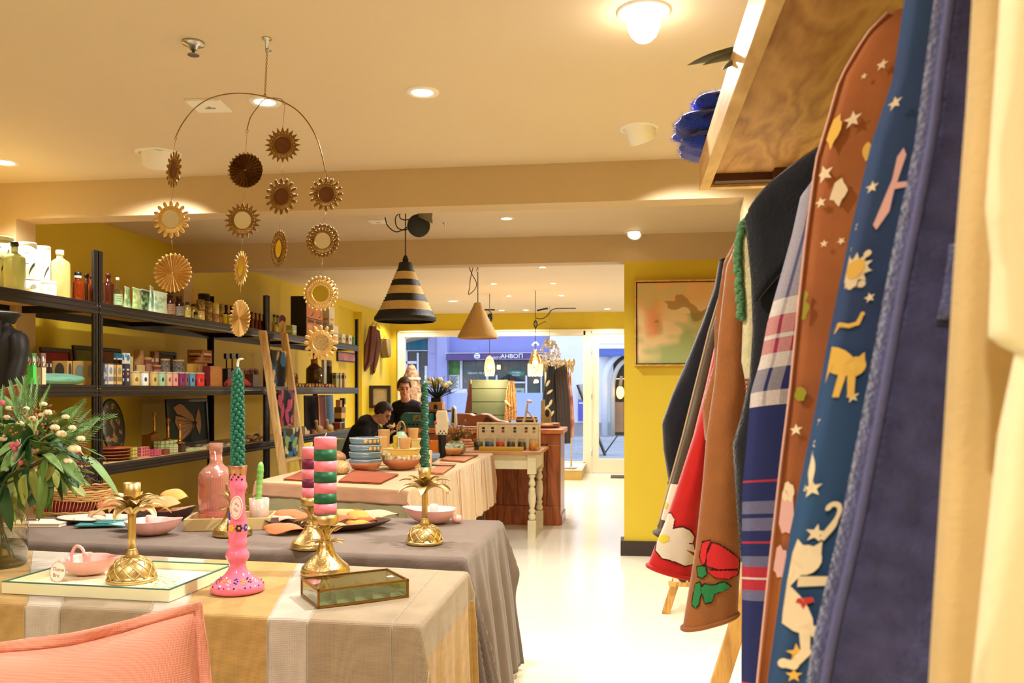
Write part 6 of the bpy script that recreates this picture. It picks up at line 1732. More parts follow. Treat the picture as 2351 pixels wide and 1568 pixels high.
mos=mat('gold mosaic',(200,170,110),.2,.4,var=.75,vs=95,col2=(60,40,24),bump=.4,bs=120);mosy=mat('yellow mosaic',(216,190,40),.2,.2,var=.5,vs=90,col2=(240,230,190));mosr=mat('red mosaic',(170,60,44),.2,.2,col2=(230,220,190),vs=70)
GT='mosaic glass tumblers on the top shelf'
for i,(a,b,top,off,mm,lab)in enumerate(((450,470,714,.02,mosy,'lower yellow mosaic tumbler in the first stack'),(471,487,718,.02,mos,'lower mosaic tumbler in the second stack'),(488,503,722,.02,mosr,'lower red mosaic tumbler in the third stack'),(502,513,726,.05,mosr,'lower mosaic tumbler at the end of the stacks'),(450,470,689,.02,mos,'upper gold mosaic tumbler in the first stack'),(471,487,693,.02,mos,'upper mosaic tumbler in the second stack'),(488,503,696,.02,mosy,'upper yellow mosaic tumbler in the third stack'),(501,512,698,.05,mos,'upper mosaic tumbler at the end of the stacks'))):
 z0=None
 X,y,r,h,zb=sround(a,b,top,'T',off)
 if i>=4:
  Xl,yl,rl,hl,zl=sround(a,b,(714,718,722,726)[i-4],'T',off);z0=zl+hl+.001;X,y,r,h,zb=sround(a,b,top,'T',off,z0)
 t=thing('tumbler',lab,'tumbler',(X,y,zb+.0005),GT)
 MB().lathe([(.001,0),(r*.9,0),(r,.004),(r,h),(r*.93,h),(r*.88,.008),(.001,.008)],26,matf=None).build('glass',mm,t)
 MB().lathe([(r*1.005,h*.985),(r*1.01,h),(r*.94,h+.001)],26,cap=False).build('gilt_rim',gold,t)
for i,(a,b)in enumerate(((513,526),(525,538))):sbottle(['purple bottle behind the mosaic tumblers','second purple bottle behind the mosaic tumblers'][i],'T',a,b,700+i*2,.2,mat('purple glass',(58,16,34),.1),(60,16,26),.65,.5,.14,None,group='purple bottles on the top shelf')
for i,(a,b)in enumerate(((511,521),(521,531))):sjar(['first bright yellow jar past the mosaic tumblers','second bright yellow jar past the mosaic tumblers'][i],'T',a,b,722+i,.02,(222,206,40),(236,226,180),.14,None,None,'jar','jar','yellow jars on the top shelf')
for i,a in enumerate((573,582,591,600)):sbottle(['first','second','third','fourth'][i]+' small dark red amber bottle before the second black upright','T',a,a+10,716+i*2,.03,mat('red amber',(110,26,10),.1,trans=.3),(70,24,18),.6,.5,.1,None,group='small red amber bottles')
for i,(a,top,g)in enumerate(((624,722,golds),(632,724,golds),(628,742,mosy))):sbottle(['clear golden bottle right past the second black upright','second golden bottle past the second black upright','short yellow bottle before the golden bottles'][i],'T',a,a+11,top,.05-.02*i,g,(60,36,26),.6,.5,.12,None,group='golden bottles past the second upright')
X=XS-.06;y=abs(X)/abs(rat(648));
t=thing('hand_fan','open golden hand fan with purple edge standing on the top shelf','fan',(X,y,ZT+.001))
m=MB();m.smooth=False
def fan(u,v):a=lerp(.15,2.2,u);r=lerp(.02,.19,v);return(.006*(int(u*20+.5)%2),-r*cos(a)*.8,r*sin(a))
m.grid(fan,20,3,matf=lambda u,v:1 if v>.75 else 0);m.build('leaf',[mat('fan gold',(206,166,96),.6),mat('fan purple',(90,34,60),.6)],t,solid=.002)
MB().sphere((0,0,.012),(.012,.02,.012),8,6).build('pivot',gold,t)
sbox('soap_carton','small white and green carton before the orange box tower','box','T',656,681,747,.03,(226,226,206),.7,front=(170,196,140),marks=((.15,.85,.3,.5,(236,234,220),0),))
tc_,(X,d,y0,y1,zb,zt)=sbox('display_case','black display case holding orange soap boxes on the top shelf','case','T',669,740,685,.09,(30,26,26),.35)
for c_ in list(tc_.children):bpy.data.objects.remove(c_)
hh=zt-zb;W=y1-y0
for b in((-d/2,d/2,-W/2-.008,-W/2,0,hh),(-d/2,d/2,W/2,W/2+.008,0,hh),(-d/2-.008,-d/2,-W/2,W/2,0,hh),(-d/2,d/2,-W/2,W/2,hh/2-.002,hh/2+.002)):MB().box(*b).build('panel',mat('case black',(30,26,26),.5),tc_)
k=0
for row in(0,1):
 for cc in(0,1):
  w=W/2-.003
  t=thing('soap_box',['bottom','top'][row]+[' orange box nearest the ladder',' orange box by the white cartons'][cc]+' in the black display case','box',(X-d/2+.004,y0+(cc+.5)*W/2,zb+.0005+row*(hh/2+.002)),'orange boxes in the display case')
  h2=hh/2-.006
  MB().box(-d/2+.002,d/2,-w/2,w/2,0,h2).build('carton',mat('orange card',(214,136,78),.55),t,bevel=.002)
  MB().box(d/2,d/2+.001,-w*.4,w*.4,h2*.8,h2*.96).build('brand_strip',mat('strip dark',(96,62,44),.6),t)
  MB().box(d/2,d/2+.001,-w*.4,w*.15,h2*.5,h2*.7).build('caption',mat('caption pale',(230,170,120),.6),t)
  o=[(-.05+.28*cos(a),.32+.22*sin(a))for a in[i*.22-1.6 for i in range(9)]]+[(-.12+.28*cos(a),.34+.2*sin(a))for a in[i*.22-1.6 for i in range(8,-1,-1)]]
  MB().prism([(p*w+.1*w,q*h2)for p,q in o],d/2,d/2+.0012,'x').build('crescent',mat('strip dark'),t)
text('lettering','SAVON',.03,mat('caption pale'),tc_,(d/2+.009,-W/4,hh*.94),(pi/2,0,pi/2));
GW='white cartons at the end of the top shelf'
_,q=sbox('carton','tall white carton behind the beaded mirror','box','T',739,768,705,.1,(232,224,206),.5,group=GW,marks=((.2,.8,.62,.68,(214,150,110),0),(.2,.6,.5,.54,(190,180,160),0)))
sbox('carton','white carton standing before the tall white carton','box','T',748,777,748,.03,(236,228,210),.5,group=GW,marks=((.2,.8,.5,.6,(200,200,180),0),))
sbox('carton','square white carton with green print near the end of the top shelf','box','T',775,793,767,.02,(230,230,214),.5,group=GW,marks=((.2,.8,.4,.6,(150,190,130),0),))
sbox('carton','last white carton with round mark on the top shelf','box','T',792,808,770,.02,(230,230,220),.4,group=GW,marks=((.35,.75,.35,.75,(120,110,110),1),))
sjar('green roll standing at the very end of the top shelf','T',806,815,774,.0,(110,176,120),(130,190,140),.1,None,None,'roll','roll')
# middle shelf
def sframe(label,lev,px0,px1,py,c,off=.44,frame=(44,26,22),lean=.12,group='framed pictures leaning at the back of the shelves'):
 X=XS-off;y0,y1=abs(X)/abs(rat(px0)),abs(X)/abs(rat(px1));zt=zpx(py,(y0+y1)/2,X);h=zt-lvl(lev);w=y1-y0
 t=thing('picture_frame',label,'picture',(X,(y0+y1)/2,lvl(lev)+.001),group)
 fm=mat('frame %d %d %d'%frame,frame,.4)
 for b in((-.01,.008,-w/2,w/2,0,.03),(-.01,.008,-w/2,w/2,h-.03,h),(-.01,.008,-w/2,-w/2+.03,.03,h-.03),(-.01,.008,w/2-.03,w/2,.03,h-.03)):MB().box(*b).build('frame_bar',fm,t,bevel=.004)
 MB().box(-.008,-.002,-w/2+.03,w/2-.03,.03,h-.03).build('picture',c if not isinstance(c,tuple)else mat('pic %d %d %d'%c,c,.6,var=.2,vs=12),t)
 t.location.z+=.01*lean/.12;t.rotation_euler=(0,-lean,0)
 return t
sframe('dark frame with crimson picture behind the teal pouch','M',101,172,802,(138,24,40));sframe('dark frame with olive picture just before the first black upright','M',176,228,797,(92,96,30),.46);sframe('dark frame with brown picture just past the first black upright','M',238,285,802,(120,72,34),.46);sframe('dark frame behind the black tins on the middle shelf','M',368,412,810,(50,44,36),.46)
GB='cartons on the middle shelf'
dots3=((.2,.45,.72,.9,(226,226,214),1),(.55,.8,.66,.84,(200,160,170),1),(.35,.6,.58,.7,(226,216,200),1))
sbox('carton','green carton with white blossoms beside the black jacket','box','M',62,84,811,.03,(74,110,60),.9,front=None,group=GB,marks=((.1,.9,.02,.62,(70,200,80),0),)+dots3)
sbox('carton','brown carton with blossoms and cream foot beside the teal pouch','box','M',83,106,811,.025,(112,84,68),.8,group=GB,marks=((.1,.9,.02,.55,(214,200,160),0),)+dots3)
sbox('carton','small dark carton behind the patterned pouch','box','M',106,120,829,.2,(52,34,30),.8,group=GB,marks=((.2,.7,.75,.9,(190,170,150),0),))
ov=((.2,.8,.3,.92,(60,54,50),1),)
sbox('carton','gold carton with dark oval portrait behind the teal pouch','box','M',120,166,829,.1,(176,140,76),2.2,group=GB,marks=ov);sbox('carton','second gold carton with blue figure near the first black upright','box','M',167,213,829,.1,(196,160,92),1.6,group=GB,marks=((.2,.8,.3,.85,(120,136,130),1),))
def lumpy(name,label,cat,lev,px0,px1,py,off,mtl,dep=.2,seed=1):
 X=XS-.03-off;y0,y1=abs(X)/abs(rat(px0)),abs(X)/abs(rat(px1));h=zpx(py,(y0+y1)/2,X)-lvl(lev);w=y1-y0
 t=thing(name,label,cat,(X-dep/2,(y0+y1)/2,lvl(lev)+.0005))
 def f(u,v):
  a=2*pi*u;p=pi*(v-.5);e=lambda q,n:(abs(q)**n)*(1 if q>=0 else-1)
  return(dep/2*e(cos(p),.5)*e(cos(a),.7),w/2*e(cos(p),.5)*e(sin(a),.6),h*(.5+.5*sin(p))*(1-.16*cos(a*2+seed)+.1*nz(a*2,v*3,seed))if v>.01 else 0)
 m=MB();m.grid(f,30,16,cu=True);m.build('cloth_body',mtl,t)
 MB().tube([(dep/2*.98*cos(a),w/2*sin(a)*.98,h*.52)for a in[2*pi*i/30 for i in range(30)]],.0025,5,closed=True).build('zip',mat('zip dark',(70,90,80),.6),t)
 return t
lumpy('zip_pouch','teal cloth zip pouch lying before the gold cartons','pouch','M',106,211,861,.0,mat('teal cloth',(104,156,132),.8,var=.12,vs=20),.2)
X,y,r,h,zb=sround(108,142,848,'M',.16)
lumpy('zip_pouch','floral zip pouch behind the teal pouch','pouch','M',107,143,846,.22,mat('floral cloth',(226,216,206),.8,col2=(60,60,90),vs=38),.12,4)
bl=(214,206,186)
sbox('carton','narrow dark blue carton right past the first black upright','box','M',233,241,834,.03,(40,50,78),.6,group=GB,marks=((.2,.8,.3,.6,(150,160,180),0),))
sbox('carton','cream and blue carton with blue globe on the middle shelf','box','M',240,261,834,.02,(60,74,110),.35,front=bl,group=GB,marks=((.25,.75,.5,.82,(120,140,170),1),(.1,.9,.2,.4,(130,140,160),0)))
sbox('carton','yellow carton with grey globe on the middle shelf','box','M',261,281,835,.02,(60,44,40),.3,front=(206,176,104),group=GB,marks=((.25,.75,.5,.82,(140,130,110),1),(.1,.9,.2,.4,(140,110,70),0)))
_,qb=sbox('carton','navy carton with red heart and white lettering on the middle shelf','box','M',280,299,836,.015,(44,46,66),.4,group=GB,marks=((.35,.65,.48,.62,(226,120,110),1),(.25,.75,.7,.78,(206,206,200),0),(.3,.7,.2,.34,(206,206,200),0)))
sbox('carton','teal carton standing on the yellow globe carton','box','M',261,281,811,.04,(24,84,110),.3,z0=zpx(835,6,XS)+.002,group=GB,marks=((.1,.9,.1,.3,(190,200,200),0),))
sbox('carton','white carton with big blue dots standing on the navy carton','box','M',280,299,811,.03,(214,210,200),.35,z0=qb[5]+.002,group=GB,marks=((.3,.85,.3,.85,(30,120,170),1),(.02,.3,.6,.95,(60,140,180),1)))
sbox('carton','pale carton behind the dotted carton','box','M',297,306,819,.16,(196,180,140),.6,group=GB)
sbox('carton','tall buff carton at the back with two dark stars','box','M',308,330,804,.2,(176,132,80),1.0,group=GB,marks=((.2,.42,.45,.6,(80,56,40),1),(.52,.74,.45,.6,(80,56,40),1)))
sbox('carton','small cream carton before the tall buff carton','box','M',313,333,838,.12,(206,176,120),.6,group=GB)
sjar('brown labelled jar behind the candle tins','M',331,348,821,.13,(110,62,46),(176,130,84),.1,(150,100,80),None,'jar','jar','back row jars');sbox('carton','tall brown carton with pale stripes at the back','box','M',344,365,807,.2,(120,74,52),.7,group=GB,marks=((.15,.85,.7,.8,(206,176,150),0),(.2,.8,.4,.5,(206,176,150),0)))
sjar('short red brown jar behind the cream candle tin','M',350,369,838,.12,(116,60,50),(170,120,80),.12,(160,110,96),None,'jar','jar','back row jars')
btin=mat('black ornate tin',(40,34,32),.35,col2=(150,140,126),vs=70)
for i,(a,b,top)in enumerate(((369,390,824),(397,423,826))):sjar(['first black ornate tin with gold lid behind the candle tins','second black ornate tin with gold lid behind the candle tins'][i],'M',a,b,top,.14,(40,34,32),(190,150,90),.08,None,None,'ornate_tin','tin','black ornate tins',glassy=btin)
_,qy=sbox('carton','yellow carton beneath the wooden box','box','M',429,452,836,.17,(214,168,76),.8,group=GB);sbox('carton','second yellow carton beneath the wooden box','box','M',452,466,836,.17,(190,140,70),.8,group=GB)
sbox('wooden_box','printed wooden box on top of the yellow cartons','box','M',430,487,804,.15,mat('box wood',(168,112,66),.6,var=.12,vs=14),.8,z0=zpx(836,7,XS-.25),marks=((.15,.85,.62,.74,(226,196,160),0),(.1,.9,.42,.54,(70,40,34),0),(.2,.8,.2,.32,(150,60,50),0)))
tins=((300,322,(206,178,110),(120,110,70),'ochre'),(323,341,(226,230,222),(60,60,70),'white'),(344,363,(204,176,104),(110,100,60),'sand yellow'),(363,380,(160,200,160),(50,70,60),'mint'),(380,395,(222,178,140),(150,90,70),'peach'),(394,409,(224,160,146),(150,90,90),'blush pink'),(409,424,(142,46,106),(90,26,66),'purple'),(422,434,(130,84,106),(80,46,66),'mauve'),(433,448,(90,160,206),(30,60,90),'sky blue'),(448,469,(226,66,60),(160,36,40),'bright red'))
for i,(a,b,c,mk,nm)in enumerate(tins):sjar(nm+' candle tin in the front row of the middle shelf','M',a,b,853+i*.3,.015,c,(206,196,170),.1,None,mk,'candle_tin','candle tin','candle tins in a row on the middle shelf')
tl_,(X,d,y0,y1,zb,zt)=sbox('lattice_box','wooden box with dark red and gold lattice front on the middle shelf','box','M',465,509,841,.02,mat('lattice red',(110,26,24),.6),.35,bev=.002)
W=y1-y0;hh=zt-zb
m=MB()
for k in range(-7,9):
 for d_ in(-1,1):
  pts=[]
  for i in range(13):
   v=i/12;yy=(k/7+.0)*W*.5+d_*(v-.5)*W*.55+.006*sin(v*18)
   if abs(yy)<W*.45:pts.append((d/2+.002,yy,hh*(.05+.9*v)))
  if len(pts)>1:m.tube(pts,.0038,4)
stuff(m.build('lattice',mat('lattice gold',(206,146,84),.5),tl_))
for b in((d/2,d/2+.005,-W/2,W/2,0,.008),(d/2,d/2+.005,-W/2,W/2,hh-.008,hh),(d/2,d/2+.005,-W/2,-W/2+.008,.008,hh-.008),(d/2,d/2+.005,W/2-.008,W/2,.008,hh-.008)):MB().box(*b).build('frame_bar',mat('lattice wood',(196,130,74),.6),tl_)
X=XS-.1;y=abs(X)/abs(rat(545))
t=thing('plush_toy','soft red plush toy with spread legs beside the lattice box','toy',(X,y,ZM+.001))
pr=mat('plush red',(196,66,60),.95,sheen=.5,bump=.6,bs=150)
MB().sphere((0,0,.1),(.055,.06,.07),16,12).build('head',pr,t)
for k in range(7):
 a=2*pi*k/7;MB().tube(smooth_path([(.02*cos(a),.02*sin(a),.07),(.06*cos(a),.08*sin(a),.045),(.085*cos(a),.12*sin(a),.028),(.095*cos(a),.15*sin(a),.02)],4),[.03]*3+[.026]*4+[.02]*3+[.016]*3,8).build('leg',pr,t)
for i,(px,lab)in enumerate(((520,'first dark post stand behind the plush toy'),(533,'second dark post stand behind the plush toy'),(547,'third dark post stand behind the plush toy'))):
 X=XS-.38;y=abs(X)/abs(rat(px));t=thing('post_stand',lab,'stand',(X,y,ZM+.001),'dark post stands');zt=zpx(812,y,X)-ZM
 MB().box(-.03,.03,-.04,.04,0,zt*.55).build('body',darkbrown,t,bevel=.006);MB().cyl((0,0,zt*.5),(0,0,zt),.006).build('post',black,t);MB().box(-.012,.012,-.03,.03,zt-.05,zt).build('head',darkbrown,t)
_,q=sbox('jar_caddy','dark brown box holding three lidded jars by the ladder','box','M',562,595,860,.1,mat('caddy brown',(104,54,24),.5,var=.3,vs=30),.6)
for i,a in enumerate((560,571,582)):sjar(['first','second','third'][i]+' lidded jar standing in the brown caddy by the ladder','M',a,a+12,846,.14,(150,96,60),(214,184,150),.35,None,None,'jar','jar','jars in the caddy',z0=q[5])
pt_=mat('confetti print',(206,170,140),.5,col2=(120,60,60),vs=60)
for i,(a,b,top,off)in enumerate(((660,667,856,.05),(668,678,855,.04),(678,685,858,.06))):sbottle(['first','second','third'][i]+' confetti patterned bottle past the ladder','M',a,b,top,off,pt_,(206,176,150),.8,.7,.1,None,group='confetti bottles')
ORD='first second third fourth fifth sixth seventh eighth ninth tenth eleventh twelfth thirteenth fourteenth last'.split()
for row in range(3):
 for i in range(15):
  px=664+i*7.6+row*3;X=XS-.03-row*.035;y=abs(X)/abs(rat(px));h=.042
  t=thing('bud_vase',ORD[i]+' tiny bud vase from the ladder in the %s row before the amber jug'%('front','middle','back')[row],'bud vase',(X,y,ZM+.0005),'tiny golden bud vases')
  MB().lathe([(.001,0),(.014,0),(.017,.012),(.013,.024),(.006,.03),(.009,h),(.001,h*.95)],12).build('body',[gold,mat('pearl',(226,206,170),.3),mat('copper',(190,120,70),.3,1)][(i+row)%3],t)
sbottle('large glossy amber jug with gold collar on the middle shelf','M',702,741,825,.14,mat('jug amber',(66,32,14),.08,coat=.8),(176,116,52),.72,.42,.2,None,'jug','jug',capr=.42)
sbox('carton','white and blue carton beside the amber jug','box','M',738,750,826,.12,(190,196,210),.4,group=GB);sjar('tall grey cylinder with black foot beside the amber jug','M',747,762,827,.1,(176,156,128),(190,170,140),.06,(60,50,46),None,'canister','canister')
for i,(a,b,top,c)in enumerate(((762,778,856,(150,160,96)),(776,785,856,(206,190,150)),(784,795,856,(206,180,146)))):sbox('candle_carton',['green','first cream','last cream'][i]+' tall candle carton at the end of the middle shelf','box','M',a,b,top,.03,c,.6,group='tall candle cartons',marks=((.2,.8,.6,.85,(60,50,46),1),))
X=XL+.012;y0,y1=abs(X)/abs(rat(774)),abs(X)/abs(rat(814))
t=thing('picture_frame','small dark picture with red figures on the wall behind the far bay','picture',(X,(y0+y1)/2,EYE+.0))
za,zb2=zpx(829,y0,X),zpx(806,y0,X);t.location.z=za;w=y1-y0;h=zb2-za
MB().box(-.01,.012,-w/2,w/2,0,h).build('frame',black,t);MB().box(.012,.014,-w/2+.02,w/2-.02,.02,h-.02).build('picture',mat('red figures',(60,20,20),.5,col2=(206,120,100),vs=9,stretch=(1,4,1)),t)
# bottom shelf
sframe_=None
sbox('carton','red gift box beside the first black upright on the bottom shelf','box','B',160,198,955,.12,(176,26,26),.8,marks=((.7,.9,.2,.8,(206,90,60),0),))
X=XS-.28;y=abs(X)/abs(rat(262));R=44/FPX*depth((X,y))
t=thing('round_tray','black oval tray with faded floral pattern leaning on the bottom shelf','tray',(X,y,ZB+.03))
def rc(u,v):
 a=2*pi*u;r=v
 x,y_=r*cos(a),r*sin(a)
 if r>.97:return(20,18,18)
 if nz(x*3.2,y_*3.2,3)>.16 and(y_<.25 or(abs(r-.78)<.12 and y_>.3)):return(160,128,92)if nz(x*9,y_*9)>-.1 else(90,66,46)
 return(16,15,16)
m=MB();m.grid(lambda u,v:(.012*v**4,R*.98*v*cos(2*pi*u),R*1.42+R*1.42*v*sin(2*pi*u)),72,40,cu=True,colf=rc);m.build('dish',mat('lacquer print',(200,200,200),.3,attr=True),t,solid=.006);t.rotation_euler=(0,-.12,0)
MB().tube([(.014,R*.99*cos(a),R*1.42+R*1.42*.99*sin(a))for a in[2*pi*i/60 for i in range(60)]],.006,6,closed=True).build('rim',black,t)
for i,lab in enumerate(('lowest orange edged tray in the pile','second orange edged tray in the pile','third orange edged tray in the pile','topmost orange edged tray in the pile')):
 X=XS-.16;y=abs(X)/abs(rat(256));t=thing('lacquer_tray',lab+' on the bottom shelf','tray',(X,y,ZB+.001+i*.022),'orange lacquer trays',.05*i)
 m=MB();P=[(.001,0),(.09,0),(.115,.006),(.135,.018),(.132,.0205),(.11,.0105),(.088,.005),(.001,.005)]
 m.lathe(P,32,matf=lambda k:1 if k>=3 else 0);m.build('dish',[mat('tray dark',(70,40,26),.4),mat('tray orange',(214,106,56),.4)],t);t.scale=(1,.95,1)
GBX='patterned boxes on the bottom shelf'
cell=lambda c:tuple((.08+.3*i,.3+.3*i,.15+.3*j,.38+.3*j,c,0)for i in range(3)for j in range(3))
sbox('patterned_box','green and yellow patterned box beside the orange trays','box','B',279,316,1027,.05,(110,130,60),.6,group=GBX,marks=cell((206,196,90)))
sbox('patterned_box','pink patterned box on the bottom shelf','box','B',314,343,1026,.05,(226,150,140),.4,group=GBX,marks=cell((170,60,80)))
sbox('patterned_box','low magenta patterned box on the bottom shelf','box','B',341,371,1031,.04,(166,50,84),.4,group=GBX,marks=cell((206,110,130)))
_,q=sbox('patterned_box','large pale green box behind the magenta box','box','B',352,409,1011,.16,(140,166,106),.5,group=GBX,marks=cell((214,220,160)))
sbox('patterned_box','small red brown box before the pale green box','box','B',369,390,1031,.04,(130,66,50),.5,group=GBX);sbox('patterned_box','pale green box with cream squares beside the dark candlestick block','box','B',388,409,1022,.06,(150,176,116),.5,group=GBX,marks=cell((226,220,180)))
_,qg=sbox('brass_block','square brass box carrying a tall brass candlestick','box','B',325,364,998,.3,mat('brass hammered',(170,130,60),.35,.9,bump=.4),.8)
def candlestick(label,px,py,z0,off):
 X=XS-off;y=abs(X)/abs(rat(px));h=zpx(py,y,X)-z0
 t=thing('brass_candlestick',label,'candlestick',(X,y,z0+.001),'slim brass candlesticks')
 MB().lathe([(.001,0),(.036,0),(.036,.006),(.014,.014),(.008,.03),(.012,h*.3),(.007,h*.34),(.010,h*.6),(.006,h*.64),(.009,h*.85),(.018,h*.9),(.018,h*.92),(.008,h*.93),(.010,h*.985),(.016,h),(.001,h)],18).build('stem',mat('bright brass',(206,146,60),.25,1.0),t)
candlestick('tall brass candlestick on the square brass box',354,946,qg[5],.36);candlestick('slim brass candlestick before the framed moth',386,961,q[5],.22)
_,qd=sbox('wooden_block','small dark block carrying a brass candlestick on the bottom shelf','box','B',408,426,1018,.05,(74,50,44),.7);candlestick('brass candlestick on the small dark block',413,972,qd[5],.09)
tm_=sframe('large dark frame with pale moth on teal ground on the bottom shelf','B',386,480,917,mat('moth teal',(30,46,46),.7),.42,(18,17,18),.06)
X=XS-.42;y0,y1=abs(X)/abs(rat(386)),abs(X)/abs(rat(480));w=y1-y0;h=zpx(917,(y0+y1)/2,X)-ZB
mw=mat('moth wing',(172,132,106),.8,var=.12,vs=20);mb2=mat('moth body',(40,30,26),.8)
wing=[[(-.30,.25),(-.34,.32),(-.2,.4),(-.1,.36),(.1,.14),(.16,-.02),(.05,.02),(-.1,.12),(-.26,.18)],[(-.3,.14),(-.1,.1),(.06,.0),(.16,-.05),(.1,-.14),(-.02,-.28),(-.18,-.38),(-.22,-.2),(-.32,0)],[(.16,.0),(.22,.16),(.26,.3),(.3,.14),(.31,-.1),(.26,-.3),(.2,-.16)]]
for o in wing:MB().prism([(a*w,h*.5+b*h)for a,b in o],.0,.004,'x').build('moth_wing',mw,tm_)
for k in range(7):MB().tube([(.005,.13*w,h*.47),(.005,(-.27+.035*k)*w,h*(.56-.11*k))],.0018,4).build('wing_vein',mb2,tm_)
MB().sphere((.004,.16*w,h*.47),(.004,.045*w,.05*h),10,8).build('moth_body',mb2,tm_)
for i,(px,off,c,lab)in enumerate(((436,.03,(170,190,130),'green jewellery card at the edge of the bottom shelf'),(452,.05,(214,200,160),'cream jewellery card beside the green card'),(470,.04,(150,120,90),'tan jewellery card behind the carafe'),(492,.05,(200,206,190),'pale jewellery card right of the carafe stopper'),(508,.08,(120,150,140),'teal jewellery card toward the bangles'),(524,.05,(206,196,170),'ivory jewellery card beside the bangles'),(455,.16,(40,70,66),'dark card behind the cream card'),(480,.17,(190,180,160),'grey card at the back of the bottom shelf'))):
 X=XS-.06-off;y=abs(X)/abs(rat(px));t=thing('jewellery_card',lab,'card',(X,y,ZB+.001),'jewellery cards on the bottom shelf',RD.uniform(-.5,.5))
 MB().box(-.045,.045,-.06,.06,0,.016).build('card',mat('jcard %d'%i,c,.7,var=.1),t,bevel=.002);MB().lathe([(.001,.016),(.022,.0165),(.024,.02),(.012,.023),(.001,.022)],14).build('brooch',gold if i%2 else mat('pearl',(226,206,170),.3),t)
for i in range(7):
 X=XS-.06-.03*(i%3);px=556+i*6;y=abs(X)/abs(rat(px));t=thing('bangle',['first','second','third','fourth','fifth','sixth','last'][i]+' carved bangle in the heap before the ladder','bangle',(X,y,ZB+.034),'carved bangles')
 m=MB();m.tube([(.034*cos(2*pi*k/24),.034*sin(2*pi*k/24),0)for k in range(24)],.012,8,closed=True);m.build('ring',mat('bangle %d'%(i%3),[(150,110,70),(190,160,110),(110,76,50)][i%3],.5,var=.3,vs=60),t);t.location.z=ZB+.04;t.rotation_euler=(.5*(i%2),.3*(i%3),i)
sbox('carton','narrow yellow carton behind the ladder on the bottom shelf','box','B',594,602,972,.1,(226,190,110),.5);sbox('carton','small cream carton between the ladder stiles','box','B',637,648,982,.2,(214,196,160),.5)
th,(X,d,y0,y1,zb,zt)=sbox('magazine_holder','white cut away magazine holder with printed spine past the ladder','holder','B',664,711,978,.06,(226,214,186),1.2)
for c_ in list(th.children):bpy.data.objects.remove(c_)
w=y1-y0;h=zt-zb
MB().box(-d/2,d/2,-w/2,-w/2+.004,0,h).build('back',mat('holder cream',(226,214,186),.7),th);MB().box(-d/2,d/2,-w/2,w/2,0,.004).build('base',mat('holder cream'),th)
for x in(-d/2,d/2-.004):MB().prism([(-w/2,0),(w/2,0),(w/2,h*.4),(w*.15,h*.42),(-w*.2,h*.8),(-w/2,h)],x,x+.004,'x').build('side',mat('holder cream'),th)
MB().box(-d*.4,d*.4,-w/2-.002,-w/2,h*.1,h*.9).build('printed_panel',mat('holder print',(96,52,40),.6,col2=(220,206,190),vs=25),th)
sbox('carton','dark red little box beside the magazine holder','box','B',710,722,985,.05,(110,46,36),.5)
for i,(px,lab)in enumerate(((733,'carved wooden duck with head turned on the bottom shelf'),(757,'second carved wooden duck with long neck on the bottom shelf'))):
 X=XS-.07;y=abs(X)/abs(rat(px));t=thing('carved_duck',lab,'ornament',(X,y,ZB+.001),'carved ducks')
 dk=mat('duck wood',(206,176,130),.6,var=.15,vs=30)
 MB().sphere((0,.01,.045),(.035,.075,.042),14,10).build('body',dk,t)
 MB().tube(smooth_path([(0,-.05,.05),(0,-.075,.09),(0,-.08,.125),(0,-.1,.135)],5),[.02]*5+[.015]*5+[.018]*6,8).build('neck',dk,t);MB().sphere((0,-.1,.135),(.02,.03,.018),10,8).build('head',dk,t);MB().cyl((0,-.125,.132),(0,-.155,.126),.008,8,.004).build('beak',mat('beak',(120,80,40),.6),t)
sbox('wooden_box','red brown box with pale lid edge at the end of the bottom shelf','box','B',762,791,969,.14,(130,60,44),.6,marks=((.0,1,.9,1,(226,206,180),0),))
X=XS-.3
for i,(a,b,top,c,lab)in enumerate(((732,748,905,(120,58,54),'tall maroon board leaning in the far bay'),(747,766,905,(52,96,134),'tall blue board leaning in the far bay'))):
 X=XS-.33-.02*i;y0,y1=abs(X)/abs(rat(a)),abs(X)/abs(rat(b));h=ZM-.09-ZB
 t=thing('leaning_board',lab,'board',(X,(y0+y1)/2,ZB+.001),'tall leaning boards');MB().box(-.008,.008,-(y1-y0)/2,(y1-y0)/2,0,h).build('panel',mat('board %d'%i,c,.6,var=.06),t);MB().box(.008,.009,-(y1-y0)/2,-(y1-y0)/2+.03,0,h).build('edge_band',mat('board band',(206,160,130),.6),t);t.rotation_euler=(0,-.04,0)
sframe('dark frame with faint horse shape in the far bay','B',700,738,908,mat('dark study',(30,26,26),.6,col2=(96,60,46),vs=5),.46,(22,20,20),.02)
X=XS-.2;y=abs(X)/abs(rat(782))
t=thing('stacked_figure','stacked wooden figure of blocks with dark head in the far bay','ornament',(X,y,ZB+.001))
for b,c in(((-.05,.05,-.1,.02,0,.13),(40,34,32)),((-.05,.05,-.11,.06,.13,.2),(214,176,96)),((-.05,.05,-.1,.05,.2,.27),(130,96,60)),((-.02,.02,.06,.09,.05,.3),(60,46,40)),((-.03,.03,.045,.11,.3,.38),(40,38,36)),((-.03,.03,-.1,-.02,.27,.36),(206,150,100))):MB().box(*b).build('block',mat('block %d %d %d'%c,c,.6),t,bevel=.006)
for i in range(6):
 X=XS-.05-.02*(i%2);y=abs(X)/abs(rat(772+i*7));t=thing('pebble_dish',['first','second','third','fourth','fifth','last'][i]+' small pewter dish along the edge of the far bay','dish',(X,y,ZB+.0005),'small pewter dishes');MB().lathe([(.001,0),(.02,0),(.034,.016),(.031,.017),(.018,.004),(.001,.004)],16).build('dish',mat('pewter',(170,166,150),.3,.9),t)
X=XS+.0;y=abs(X)/abs(rat(789));p=at_y(788,1010,9.3)
